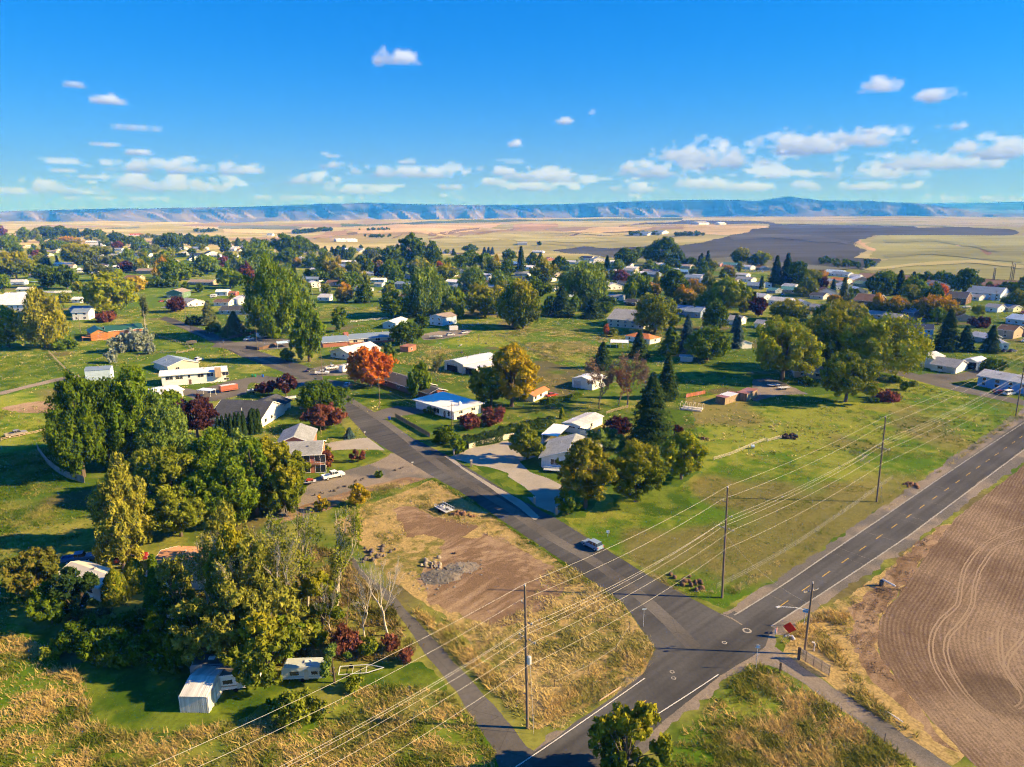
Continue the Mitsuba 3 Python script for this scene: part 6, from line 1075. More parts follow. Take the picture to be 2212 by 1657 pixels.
# ================================================================== trees: near ones first, each with its own words
for a in (
 ('tall', -111.9, 174.7, 24.8, 12.4, 'dark', 'tall dark cottonwood at the left end of the big grove'), ('tall', -107.3, 180.1, 25.6, 14.9, 'dark', 'tallest dark cottonwood of the big grove, behind the yellow green poplar'),
 ('tall', -101.7, 183.9, 26.3, 14.2, 'green', 'tall cottonwood of the grove right before the blue metal shed'), ('tall', -94.2, 184.8, 16.7, 13.1, 'silvergreen', 'lighter grey green cottonwood at the right end of the big grove'),
 ('round', -96.5, 208.6, 13.2, 9.9, 'plum', 'dark purple brown plum tree between the grove and the arborvitae'), ('bush', -118.3, 238.8, 7.0, 11.3, 'green', 'broad green shrub against the white roofed garage'),
 ('poplar', -80.0, 135.3, 18.7, 10.5, 'paleolive', 'pale yellow green poplar in front of the dark grove'), ('willow', -73.4, 161.7, 15.0, 12.5, 'green', 'round green willow left of the brick house'),
 ('willow', -65.7, 166.4, 14.1, 10.1, 'silvergreen', 'grey green willow below the arborvitae row'), ('willow', -63.4, 147.1, 14.1, 12.5, 'green', 'broad green willow in the middle of the willow group'),
 ('willow', -53.6, 156.4, 16.5, 9.3, 'turnyellow', 'yellowing willow beside the white pickup'), ('willow', -58.2, 150.9, 19.1, 7.3, 'green', 'green willow just left of the yellowing willow'), ('willow', -51.6, 150.9, 11.2, 8.2, 'turnyellow', 'low yellow green tree over the brown bank by the gravel drive'),
 ('round', -79.8, 156.6, 14.0, 10.7, 'olive', 'olive green tree between the grove and the willows'), ('round', -70.5, 139.8, 10.3, 10.7, 'olive', 'olive tree above the brown roofed thicket house'),
 ('poplar', -75.1, 125.6, 14.1, 8.9, 'paleolive', 'pale olive poplar over the parked red truck'), ('round', -84.6, 113.8, 8.8, 9.2, 'rustgreen', 'rust tinted green tree at the left end of the thicket'),
 ('round', -73.6, 107.5, 9.6, 7.1, 'conifer', 'dark green juniper in front of the white thicket house'), ('round', -76.9, 106.6, 7.4, 7.7, 'dark', 'dark bushy tree under the rust tinted one'),
 ('column', -70.3, 114.0, 5.9, 4.6, 'turnyellow', 'egg shaped clipped yellow green tree by the thicket house corner'), ('column', -68.9, 117.9, 5.9, 4.4, 'turnyellow', 'second egg shaped clipped tree, behind the first'),
 ('conifer', -60.7, 109.6, 11.3, 4.1, 'dark', 'narrow dark drooping conifer beside the brown thicket roof'),
 ('round', -46.7, 94.5, 11.9, 8.0, 'thin', 'olive cottonwood in the shady middle of the thicket'), ('tall', -50.0, 96.6, 8.0, 7.1, 'dark', 'dark tree behind the truck camper'), ('round', -41.2, 94.5, 14.0, 8.8, 'thin', 'broad olive tree left of the bare white trunks'),
 ('round', -35.6, 90.5, 11.1, 8.7, 'turnyellow', 'yellowing cottonwood hanging over the old camper trailers'), ('tall', -45.2, 101.8, 16.6, 6.2, 'thin', 'olive tree over the right part of the brown roof'), ('tall', -39.9, 100.2, 17.8, 7.2, 'thin', 'tall olive tree among the first bare trunks'),
 ('tall', -44.5, 103.3, 18.2, 7.4, 'turnyellow', 'yellow olive tree rising behind the brown roof'), ('round', -36.3, 96.6, 12.9, 9.0, 'thin', 'olive tree behind the bare white trunks'), ('round', -54.6, 99.5, 7.8, 6.6, 'dark', 'dark tree between the brown roof and the satellite dish'), 
 ('tall', -51.7, 118.6, 15.5, 8.4, 'thin', 'tall olive tree at the back of the thicket'), 
 ('tall', -118.0, 192.9, 19.9, 12.2, 'dark', 'dark cottonwood filling the left middle of the big grove'), ('tall', -109.1, 192.9, 19.9, 13.6, 'dark', 'dark cottonwood filling the right middle of the big grove'), ('round', -88.6, 163.3, 10.9, 11.1, 'olive', 'olive tree at the foot of the big grove'), ('willow', -70.6, 147.1, 10.3, 10.1, 'green', 'green willow between the olive trees and the broad willow'), ('willow', -61.1, 167.0, 12.9, 9.0, 'turnyellow', 'yellow green willow at the brick house corner'),
 ('tall', -56.6, 108.3, 11.7, 5.4, 'thin', 'thin olive tree standing before the brown roof'), ('bare', -50.1, 105.8, 15.7, 4.6, 'thin', 'half bare olive tree right of the brown roof'), ('bare', -45.6, 103.3, 18.3, 5.0, 'thin', 'half bare tall tree behind the olive cottonwoods'), ('bare', -41.5, 101.0, 17.1, 4.9, 'thin', 'half bare tree in the middle of the thicket'), ('bare', -39.7, 103.3, 18.9, 4.9, 'thin', 'slender half bare tree left of the white trunks'), ('bare', -36.3, 100.2, 18.9, 4.8, 'thin', 'slender half bare tree next to the white trunks'), ('bare', -45.7, 99.5, 15.7, 4.4, 'thin', 'low half bare tree over the camper trailers'),
 ('bush', -62.4, 96.6, 5.2, 7.1, 'dark', 'dark shrub in deep shade below the thicket house'), ('bush', -57.1, 96.6, 3.9, 6.5, 'dark', 'dark shrub next to the old satellite dish'), ('bush', -51.0, 94.5, 3.8, 6.4, 'dark', 'dark shrub left of the truck camper'), ('bush', -68.9, 100.2, 4.5, 5.8, 'dark', 'dark shrub under the juniper'), ('bush', -70.9, 98.7, 2.1, 5.3, 'olive', 'dull shrub at the shady field edge'), ('bush', -63.3, 104.1, 3.2, 5.5, 'dark', 'dark shrub right below the egg shaped trees'),
 ('bare', -20.2, 103.1, 16.0, 9.0, None, 'bare white tree closest to the lane'), ('bare', -24.0, 102.9, 12.1, 6.1, None, 'slim bare white tree left of the one closest to the lane'), ('bare', -29.8, 104.1, 9.3, 4.4, None, 'bare white tree with broken crown above the green sapling'),
 ('twiggy', -27.6, 106.2, 9.1, 3.0, None, 'dark bare trunk standing between pale ones'), ('bare', -30.4, 110.1, 19.6, 6.4, 'olive', 'tall bare white tree leaning toward the lane'), ('bare', -35.3, 110.1, 19.4, 5.2, 'olive', 'tall bare white tree among olive leaves'), ('bare', -40.5, 111.0, 17.7, 5.8, 'olive', 'leftmost tall bare white tree of the thicket'),
 ('round', -37.1, 106.6, 13.5, 7.7, 'thin', 'olive leafed tree between the bare white trunks'), ('round', -31.5, 105.8, 9.6, 6.5, 'turnyellow', 'yellow olive small tree under the bare trunks'), ('round', -34.7, 95.2, 8.6, 5.5, 'green', 'green tree beside the long camper roof'),
 ('bush', -19.3, 99.1, 3.0, 3.3, 'rust', 'rusty brown shrub beside the lane'), ('bush', -22.4, 98.0, 3.2, 3.7, 'olive', 'olive shrub at the foot of the slim bare tree'), ('bush', -26.0, 98.4, 4.9, 4.4, 'rust', 'rusty undergrowth shrub at the foot of the dark trunk'), ('bush', -16.4, 95.9, 2.7, 2.8, 'rust', 'tangled brown shrub by the white trailer tongue'), ('bush', -31.6, 100.2, 4.7, 4.5, 'olive', 'olive undergrowth shrub in the thicket'),
 ('round', -26.0, 91.1, 6.2, 3.7, 'silvergreen', 'young grey green tree beside the long camper'), ('bush', -29.6, 83.1, 4.5, 5.7, 'olive', 'olive shrub in the dry grass near the bottom'), ('bush', -26.3, 83.7, 2.9, 2.5, 'turnyellow', 'yellow green shrub touching the olive shrub'), ('bush', -32.8, 85.1, 2.2, 2.9, 'green', 'green shrub at the lawn edge below the camper'), ('bush', -22.8, 89.6, 2.3, 3.0, 'olive', 'low olive shrub below the trailer tongue'),
 ('willow', 13.7, 72.5, 9.8, 8.1, 'turnyellow', 'bushy green willow at the bottom edge beside the main road'),
 ('round', -91.9, 259.6, 5.4, 7.7, 'plum', 'dark purple plum tree at the gravel yard'), ('round', -84.8, 258.7, 8.1, 7.7, 'plum', 'second dark purple plum tree, nearer the street'), ('round', -64.8, 235.5, 10.6, 16.5, 'dark', 'broad dark green tree beside the side street'), ('round', -59.4, 215.9, 8.3, 11.8, 'rust', 'reddish brown tree with a wide low crown beside the street'),
 ('round', -56.0, 273.9, 15.1, 15.7, 'orange', 'bright orange maple at the cross street'), ('tall', -54.5, 307.7, 9.6, 6.9, 'silvergreen', 'slim green tree behind the orange maple'), ('tall', -93.9, 322.9, 24.8, 14.5, 'green', 'tall green cottonwood over the blue carport'), ('bush', -105.0, 324.9, 5.6, 6.2, 'green', 'green shrub by the side street under the cottonwood'), ('round', -99.8, 408.0, 9.4, 7.7, 'green', 'small tree left of the brick chimney'),
 ('round', -55.3, 368.9, 10.6, 14.6, 'dark', 'dark green tree at the right end of the ranch house'), ('round', -52.7, 412.3, 9.5, 7.8, 'dark', 'small dark tree between the shop and the pale blue house'), ('tall', -34.4, 257.8, 12.0, 8.1, 'green', 'green tree in front of the low brown house'), ('twiggy', -30.4, 283.3, 11.6, 8.4, 'grey', 'bare grey apple tree before the metal workshop'),
 ('round', -0.0, 244.1, 21.3, 17.0, 'yellow', 'golden yellow tree behind the hedge'), ('round', -7.4, 245.7, 13.5, 14.2, 'turnyellow', 'olive and yellow tree joined to the golden one'), ('bush', -13.5, 217.8, 5.2, 7.3, 'redbush', 'red shrub at the corner of the white flat roofed house'), ('bush', -6.3, 222.5, 6.1, 8.2, 'redbush', 'brownish red shrub behind the hedge'),
 ('bush', -15.6, 193.7, 5.5, 4.5, 'green', 'green shrub at the gate pillar by the hedge end'), ('bush', -19.9, 202.5, 5.4, 7.2, 'dark', 'dark shrub at the end of the board fence'), ('conifer', -49.7, 207.8, 3.4, 3.1, 'bluespruce', 'small blue spruce by the pale driveway'), ('round', -42.6, 186.1, 3.2, 3.7, 'redbush', 'small reddish tree on the brick house lawn'), ('bush', -49.8, 180.9, 5.8, 3.2, 'rust', 'brown shrub against the brick house wall'), ('bush', -52.2, 190.6, 3.1, 2.7, 'olive', 'olive shrub at the balcony corner'),
 ('bush', -36.0, 156.4, 5.7, 4.8, 'yellow', 'bright yellow green shrub at the weedy lot'), ('bush', -44.1, 153.0, 3.4, 3.5, 'turnorange', 'orange shrub on the dirt drive'), ('bush', -34.6, 174.6, 1.4, 2.8, 'green', 'small green shrub on the gravel island'), ('bush', -28.3, 235.5, 1.8, 4.6, 'dark', 'round clipped shrub before the white flat roofed house'),
 ('round', 4.2, 188.6, 9.9, 8.7, 'olive', 'dark olive tree on the pale drive by the carport'), ('round', 17.2, 155.0, 16.9, 11.7, 'goldgreen', 'gold tinted tree in front of the porch house'), ('round', 26.6, 195.9, 6.4, 9.4, 'silvergreen', 'pale green treetop behind the gold tinted tree'), ('round', 29.7, 158.6, 14.3, 12.5, 'turnyellow', 'round yellow green tree left of the yellow lime one'), ('round', 43.8, 173.3, 12.0, 10.5, 'lime', 'yellow lime tree nearest the open pasture'), ('round', 12.7, 150.9, 5.6, 5.5, 'green', 'low green tree at the foot of the gold tinted one'),
 ('conifer', 40.7, 199.2, 22.8, 13.6, 'conifer', 'very dark large conifer right of the porch house'), ('conifer', 57.5, 255.1, 16.6, 8.4, 'conifer', 'dark spruce behind the very dark conifer'), ('twiggy', 30.6, 240.9, 18.8, 13.4, 'twig', 'brown twiggy tree before the white barn'), ('twiggy', 40.9, 243.3, 20.9, 14.0, 'twig', 'brown twiggy tree left of the dark conifer'), ('twiggy', 37.9, 244.9, 16.4, 11.1, 'rust', 'reddish brown twiggy tree between two others'), ('conifer', 40.1, 307.7, 12.0, 9.6, 'conifer', 'dark conifer rising behind the twiggy trees'), ('conifer', 60.4, 332.0, 13.1, 9.7, 'conifer', 'dark conifer before the red roofed cottage'), ('round', 49.4, 207.2, 4.0, 5.9, 'plum', 'dark plum tree tucked behind the yellow lime tree'),
 ('conifer', 85.9, 344.0, 18.9, 8.8, 'bluespruce', 'silvery blue spruce on the lawn'), ('conifer', 114.9, 356.8, 15.9, 6.1, 'bluespruce', 'slim blue spruce beside the big leafy tree'), ('round', 91.6, 326.3, 14.4, 18.5, 'green', 'wide leafy tree above the small grey shed'), ('conifer', 77.9, 344.0, 14.1, 11.2, 'dark', 'dark conifer right of the red roofed cottage'), ('bush', 52.8, 393.4, 7.4, 3.4, 'orange', 'small orange sapling on the meadow edge'), ('bush', 56.6, 391.4, 4.7, 4.7, 'olive', 'olive shrub beside the orange sapling'), ('column', 16.7, 228.8, 3.7, 1.8, 'olive', 'slim clipped column shrub by the rail fence'),
 ('bush', 43.9, 207.2, 2.8, 7.4, 'dark', 'dark shrub at the foot of the very dark conifer'), ('bush', 33.4, 213.3, 4.8, 9.1, 'plum', 'dark plum shrub beside the double garage'),
 ('round', 111.4, 285.4, 24.9, 23.1, 'lime', 'big yellow green maple beside the gravel yard'), ('round', 153.8, 292.1, 24.0, 32.2, 'lime', 'largest yellow green maple, beside the back street'), ('round', 140.1, 307.7, 25.7, 22.2, 'turnyellow', 'yellow tipped maple between the two big ones'), ('round', 121.7, 250.7, 18.3, 16.6, 'olive', 'olive maple on the striped lawn'), ('round', 135.4, 305.2, 15.8, 10.5, 'olive', 'small olive tree under the maples'), ('round', 196.6, 344.0, 8.2, 8.3, 'lime', 'small lime tree right of the largest maple'),
 ('bush', 152.4, 268.4, 3.6, 3.5, 'dark', 'clipped cone shrub at the bed corner'), ('bush', 137.5, 253.3, 3.4, 10.2, 'redbush', 'long dark red shrub bed on the striped lawn'), ('bush', 131.2, 249.1, 1.9, 3.9, 'dark', 'low dark shrub at the end of the red bed'), ('bush', 155.4, 281.2, 2.4, 5.4, 'dark', 'dark shrub by the back street'), ('bush', 159.1, 274.9, 1.9, 4.3, 'olive', 'low olive shrub at the tip of the bed'), ('bush', 210.1, 302.7, 5.1, 11.6, 'dark', 'dark round shrub between white garage and blue house'), ('bush', 118.1, 278.0, 3.3, 6.3, 'dark', 'dark shrub beside the tan ranch house'),
 ('column', -82.4, 217.2, 6.6, 4.2, 'conifer', 'large clipped columnar conifer at the white house corner'),
 ('bush', -114.3, 183.9, 3.7, 2.0, 'silver', 'silver shrub in front of the log house') if False else ('willow', -192.9, 345.5, 9.0, 10.6, 'silver', 'silver leafed shrubby willow before the log house'), ('willow', -185.6, 349.5, 9.8, 12.7, 'silver', 'largest silver leafed willow at the log house'), ('willow', -177.0, 341.5, 5.2, 5.3, 'silver', 'small silver willow at the right of the row'), ('willow', -183.8, 319.5, 6.1, 5.6, 'silver', 'small silver willow standing alone on the pasture'),
 ): tree(*a[:6], a[6])
xs = [(1815, 862, 690), (1850, 862, 685), (1888, 862, 670), (1922, 862, 668), (1958, 862, 660), (1992, 860, 655), (2025, 856, 650), (2096, 830, 640), (2122, 828, 632), (2146, 826, 630)]
row = [-89.4, 207.2, 6.9, 1.8, -88.1, 207.2, 7.0, 1.8, -86.8, 207.4, 7.5, 1.8, -85.6, 207.4, 7.6, 1.8, -84.3, 207.7, 7.9, 1.8, -83.2, 207.9, 8.0, 1.8, -82.1, 208.4, 8.0, 1.8, -80.8, 211.3, 7.6, 1.9, -79.8, 211.8, 7.8, 1.9, -78.9, 212.3, 7.9, 1.9]
for i in range(10): tree('column', *row[4*i:4*i+4], 'conifer', ['first', 'second', 'third', 'fourth', 'fifth', 'sixth', 'seventh', 'eighth', 'ninth', 'tenth'][i]+' arborvitae column from left in the row before the charcoal roofed house', group='arborvitae row')

hedge('tall clipped dark green hedge along the pale concrete drive', [(-14.54, 198.60), (-9.71, 201.39), (-4.02, 204.85), (-3.66, 207.21), (3.05, 213.35), (8.88, 217.19), (13.34, 221.17)], 2.6, 3.2, 'conifer', 2)
hedge('low dark hedge beside the orange roofed cottage', [(10.03, 247.38), (14.50, 249.56), (20.49, 253.33), (25.34, 257.75)], 2.2, 1.5, 'dark', 3)
hedge('dark hedge wall in the far left of town', [(-527.35, 1120.26), (-508.32, 1124.63)], 3, 5, 'conifer', 4, .9)

# the rest of the trees of the town: told apart by colour, shape and what they stand by
for a in (
 ('round', -510.7, 738.0, 27.0, 36.4, 'turnyellow'), ('round', -429.7, 603.7, 16.8, 9.3, 'green'), ('round', -430.0, 661.7, 19.9, 19.5, 'dark'), ('round', -402.4, 645.9, 20.1, 19.0, 'dark'), ('conifer', -621.4, 958.1, 26.4, 12.3, 'conifer'), ('round', -573.9, 950.1, 26.5, 42.2, 'turnyellow'),
 ('round', -855.5, 1230.3, 31.5, 34.4, 'green'), ('round', -1451.0, 2068.9, 35.2, 19.2, 'rust'), ('round', -1188.1, 1769.0, 30.1, 30.8, 'green'), ('round', -1219.7, 1858.5, 29.5, 19.4, 'olive'), ('round', -1302.9, 2033.4, 32.2, 51.9, 'dark'), ('round', -1273.6, 2047.2, 31.2, 47.5, 'dark'), ('round', -1197.7, 1976.4, 28.0, 32.1, 'dark'), ('conifer', -1528.9, 2561.2, 31.1, 17.8, 'conifer'),
 ('round', -1167.5, 2003.6, 26.1, 39.5, 'dark'), ('round', -1061.6, 1866.1, 26.4, 26.0, 'green'), ('round', -954.7, 1557.5, 14.9, 47.1, 'turnorange'), ('round', -844.9, 1342.9, 16.0, 34.4, 'green'), ('poplar', -853.6, 1519.3, 21.6, 19.5, 'silvergreen'), ('round', -640.6, 1133.8, 16.2, 21.2, 'turnyellow'), ('round', -732.5, 1343.9, 14.5, 20.4, 'rust'), ('conifer', -1381.0, 2516.8, 25.7, 17.5, 'conifer'), ('round', -900.6, 1648.9, 23.3, 34.5, 'dark'), ('round', -805.2, 1518.4, 19.8, 26.5, 'dark'), ('round', -691.3, 1343.1, 22.1, 25.0, 'green'), ('round', -702.6, 1444.8, 18.9, 25.2, 'green'), ('round', -658.6, 1408.1, 28.0, 32.8, 'green'), ('conifer', -757.0, 1662.5, 22.7, 21.3, 'dark'), ('round', -622.4, 1256.7, 12.1, 22.0, 'olive'),
 ('tall', -514.9, 965.2, 18.2, 18.1, 'silvergreen'), ('round', -447.5, 833.0, 11.9, 15.6, 'plum'), ('round', -536.0, 958.2, 10.9, 16.8, 'grey'), ('round', -548.8, 951.0, 11.4, 14.5, 'grey'), ('round', -472.5, 809.8, 11.1, 20.0, 'grey'), ('round', -413.7, 728.0, 13.4, 23.1, 'grey'), ('round', -476.4, 935.6, 11.3, 14.3, 'dark'), ('round', -337.7, 717.7, 20.2, 22.8, 'dark'), ('bush', -328.8, 659.5, 9.9, 16.3, 'dark'), ('bush', -315.7, 661.4, 7.6, 13.3, 'dark'), ('round', -272.7, 483.7, 26.1, 29.8, 'lime'), ('round', -329.5, 623.1, 12.2, 16.9, 'yellow'), ('tall', -238.2, 357.9, 26.2, 21.9, 'paleolive'), ('round', -259.0, 360.0, 21.4, 15.0, 'lime'),
 ('round', -666.9, 1014.6, 16.8, 13.1, 'rust'), ('round', -262.6, 383.0, 15.8, 10.0, 'paleolive'), ('bush', -256.9, 445.1, 6.2, 10.1, 'rust'), ('round', -343.5, 544.8, 6.9, 11.0, 'olive'), ('round', -368.5, 605.5, 11.3, 7.9, 'turnyellow'), ('twiggy', -504.5, 727.7, 9.2, 10.3, None),
 ('bare', -206.2, 395.6, 23.0, 16.4, 'grey'), ('bush', -226.1, 353.7, 5.7, 11.7, 'green'), ('bush', -256.6, 448.3, 6.2, 10.8, 'redbush'), ('round', -232.8, 491.6, 10.0, 11.8, 'plum'), ('bush', -196.1, 435.5, 5.1, 10.5, 'conifer'), ('bush', -172.7, 406.3, 5.7, 9.8, 'turnorange'), ('conifer', -187.0, 435.5, 15.0, 11.4, 'grey'), ('conifer', -156.0, 395.6, 13.7, 15.1, 'grey'),
 ('round', -649.7, 1376.9, 27.3, 40.1, 'dark'), ('round', -680.2, 1530.3, 23.5, 28.5, 'dark'), ('conifer', -750.9, 1638.9, 23.3, 11.4, 'conifer'), ('round', -656.1, 1540.7, 21.8, 39.4, 'green'), ('round', -624.0, 1536.7, 22.7, 28.6, 'green'), ('round', -479.8, 1206.3, 31.0, 18.3, 'dark'), ('conifer', -559.8, 1480.2, 20.2, 19.0, 'dark'), ('round', -465.1, 1335.7, 16.6, 46.7, 'dark'), ('tall', -340.0, 972.1, 22.1, 40.9, 'green'), ('round', -358.7, 1147.4, 32.4, 40.1, 'dark'), ('round', -343.4, 1168.8, 31.7, 30.0, 'green'), ('round', -291.9, 941.5, 22.7, 20.9, 'green'), ('round', -332.0, 1197.0, 19.1, 23.7, 'dark'), ('conifer', -320.0, 1237.5, 12.7, 11.6, 'conifer'), ('conifer', -309.1, 1240.2, 12.0, 11.6, 'conifer'), ('conifer', -292.1, 1211.4, 14.1, 11.3, 'conifer'), ('conifer', -252.1, 1081.0, 18.6, 11.4, 'conifer'),
 ('round', -251.7, 911.5, 12.5, 24.6, 'dark'), ('round', -193.5, 752.6, 21.3, 20.3, 'turnyellow'), ('round', -199.6, 738.6, 11.1, 13.9, 'green'), ('round', -344.8, 811.2, 19.5, 30.4, 'green'), ('round', -358.3, 896.7, 14.4, 13.7, 'rust'), ('tall', -319.2, 834.5, 19.2, 13.7, 'olive'), ('round', -257.2, 651.9, 18.8, 21.5, 'green'), ('round', -250.1, 676.1, 21.2, 11.9, 'rust'), ('round', -328.9, 699.7, 21.7, 27.1, 'green'), ('bush', -270.0, 616.1, 7.9, 6.6, 'dark'), ('bush', -298.4, 651.8, 6.0, 6.9, 'dark'),
 ('tall', -130.3, 388.0, 39.5, 28.6, 'green'), ('tall', -122.4, 406.3, 32.8, 17.6, 'silvergreen'), ('bush', -235.0, 496.6, 7.5, 10.6, 'redbush'), ('round', -107.8, 441.6, 9.9, 7.9, 'green'), ('bush', -217.0, 550.1, 5.8, 5.2, 'olive'),
 ('round', -128.9, 940.8, 40.0, 32.9, 'dark'), ('tall', -103.4, 940.0, 29.1, 22.0, 'dark'), ('round', -154.0, 912.7, 26.7, 22.4, 'dark'), ('round', -189.0, 1199.2, 15.1, 16.8, 'olive'), ('round', -207.0, 1066.0, 15.9, 15.0, 'grey'), ('round', -194.2, 925.5, 14.4, 13.0, 'dark'), ('round', -179.8, 813.7, 13.6, 16.2, 'olive'), ('round', -140.6, 756.1, 13.1, 9.8, 'rust'), ('round', -125.6, 746.5, 18.9, 24.6, 'green'), ('round', -94.0, 747.1, 18.9, 25.4, 'turnyellow'), ('round', -88.9, 885.0, 8.7, 7.3, 'orange'), ('round', -67.6, 737.9, 14.4, 21.7, 'turnyellow'),
 ('tall', -56.0, 475.5, 26.6, 32.1, 'silvergreen'), ('round', -149.1, 668.3, 13.9, 15.7, 'green'), ('bush', -140.9, 694.7, 7.3, 7.4, 'olive'), ('round', -77.4, 463.6, 17.7, 16.5, 'green'), ('tall', -37.6, 487.9, 17.2, 10.4, 'green'), ('tall', -35.2, 623.4, 19.9, 22.0, 'silvergreen'), ('round', -17.7, 467.5, 19.4, 24.4, 'turnyellow'), ('tall', -10.5, 644.4, 12.7, 16.7, 'silvergreen'), ('round', -62.3, 859.1, 18.3, 19.1, 'dark'), ('round', -87.8, 1511.3, 15.5, 26.4, 'dark'), ('round', -51.6, 884.0, 22.3, 19.7, 'green'), ('conifer', -97.0, 1198.1, 11.7, 9.8, 'conifer'), ('conifer', -48.7, 1273.1, 13.1, 8.9, 'bluespruce'), ('conifer', -41.2, 1269.3, 13.4, 8.9, 'bluespruce'), ('conifer', -34.5, 1269.5, 12.8, 8.9, 'bluespruce'), ('round', -33.0, 884.8, 18.3, 17.6, 'green'), ('poplar', -18.3, 833.1, 21.2, 10.7, 'yellow'), ('round', -4.6, 1049.8, 15.6, 18.4, 'dark'), ('round', -5.2, 765.1, 12.4, 12.6, 'dark'), ('tall', -34.7, 463.6, 7.1, 7.2, 'green'), ('round', -181.9, 739.0, 17.1, 14.8, 'yellow'), ('poplar', -230.8, 958.3, 12.1, 9.0, 'yellow'), ('round', -269.3, 1126.3, 15.4, 19.7, 'dark'), ('bush', -388.3, 1673.6, 10.5, 9.7, 'dark'), ('bush', -369.7, 1771.8, 9.7, 10.3, 'dark'), ('bush', -136.5, 1511.6, 9.5, 10.6, 'olive'),
 ('conifer', 9.8, 789.1, 32.3, 11.1, 'conifer'), ('round', 25.3, 913.2, 17.9, 13.9, 'dark'), ('conifer', 36.0, 912.8, 18.7, 12.8, 'dark'), ('round', 54.0, 811.4, 19.6, 16.2, 'dark'), ('round', 29.2, 676.0, 21.8, 26.2, 'turnyellow'), ('round', 19.6, 578.2, 14.1, 21.9, 'dark'), ('tall', 52.6, 510.2, 28.8, 30.1, 'silvergreen'), ('conifer', 52.9, 463.6, 13.9, 16.0, 'conifer'), ('conifer', 33.2, 471.5, 20.8, 15.7, 'conifer'), ('tall', 6.4, 420.4, 26.2, 21.0, 'turnyellow'), ('tall', 0.4, 426.3, 24.3, 18.5, 'green'), ('round', 142.0, 898.4, 24.7, 26.3, 'dark'), ('round', 170.2, 1007.5, 17.3, 13.0, 'olive'), ('round', 192.1, 1089.1, 16.2, 17.8, 'green'), ('round', 192.5, 991.2, 21.6, 22.0, 'silvergreen'), ('round', 196.2, 941.4, 36.0, 40.7, 'dark'), ('round', 211.9, 913.3, 19.9, 17.1, 'dark'), ('round', 160.5, 834.0, 12.5, 16.6, 'green'), ('twiggy', 96.1, 811.6, 12.1, 16.2, 'olive'), ('conifer', 118.7, 897.7, 15.5, 8.4, 'dark'), ('tall', 106.8, 611.1, 16.7, 15.9, 'green'), ('round', 108.4, 708.6, 12.3, 14.2, 'redbush'), ('conifer', 138.4, 682.9, 12.3, 10.5, 'paleolive'), ('round', 114.3, 578.2, 12.1, 13.7, 'turnorange'), ('round', 82.4, 406.3, 21.0, 23.9, 'olive'), ('round', 124.0, 544.8, 23.5, 21.2, 'dark'), ('round', 144.4, 572.4, 14.0, 17.6, 'turnorange'), ('round', 229.1, 913.3, 11.5, 13.9, 'dark'), ('conifer', 234.2, 899.6, 15.0, 6.3, 'conifer'), ('round', 172.4, 811.2, 9.3, 15.2, 'green'), ('tall', 42.8, 487.9, 11.8, 8.7, 'green'), ('bush', 69.9, 1840.9, 12.6, 10.7, 'dark'),
 ('conifer', 240.9, 914.4, 17.3, 7.8, 'conifer'), ('conifer', 249.0, 916.4, 20.7, 8.8, 'conifer'), ('round', 225.1, 901.9, 12.7, 14.4, 'dark'), ('round', 298.8, 943.5, 21.6, 23.1, 'turnyellow'), ('round', 321.6, 927.5, 19.2, 18.8, 'lime'), ('round', 311.4, 926.8, 14.0, 13.8, 'dark'), ('conifer', 247.8, 672.7, 29.1, 14.4, 'conifer'), ('conifer', 258.1, 673.1, 31.2, 15.1, 'conifer'), ('round', 266.0, 665.7, 24.5, 18.5, 'dark'), ('round', 266.1, 630.9, 18.7, 14.2, 'turnyellow'), ('round', 334.8, 771.8, 5.7, 9.1, 'gold'), ('round', 272.0, 624.0, 13.2, 8.0, 'plum'), ('conifer', 279.3, 620.7, 11.2, 5.3, 'conifer'), ('round', 148.0, 490.1, 24.2, 24.8, 'lime'), ('round', 139.7, 546.5, 17.2, 12.4, 'turnorange'), ('column', 224.5, 642.6, 11.6, 3.5, 'conifer'), ('bush', 217.0, 808.7, 7.1, 22.5, 'dark'), ('round', 230.4, 763.1, 12.0, 13.9, 'turnorange'), ('round', 259.9, 821.2, 13.0, 7.0, 'olive'), ('round', 172.8, 519.0, 11.3, 10.7, 'olive'), ('round', 164.0, 471.2, 12.6, 10.2, 'plum'), ('bush', 229.9, 619.3, 6.6, 6.7, 'dark'), ('round', 238.3, 588.0, 8.1, 10.8, 'olive'), ('round', 237.1, 523.4, 8.3, 10.2, 'turnorange'), ('conifer', 248.0, 532.4, 21.0, 8.6, 'grey'), ('round', 176.4, 453.8, 12.0, 22.6, 'turnyellow'), ('tall', 118.9, 413.7, 15.8, 13.5, 'dark'), ('conifer', 129.0, 405.4, 10.8, 5.7, 'bluespruce'), ('round', 206.1, 447.1, 11.5, 26.2, 'turnyellow'), ('column', 121.5, 471.2, 6.6, 2.0, 'conifer'), ('bush', 279.5, 582.5, 6.2, 8.2, 'dark'), ('twiggy', 392.0, 865.0, 10.8, 13.9, 'grey'), ('round', 155.2, 394.9, 9.5, 16.4, 'lime'),
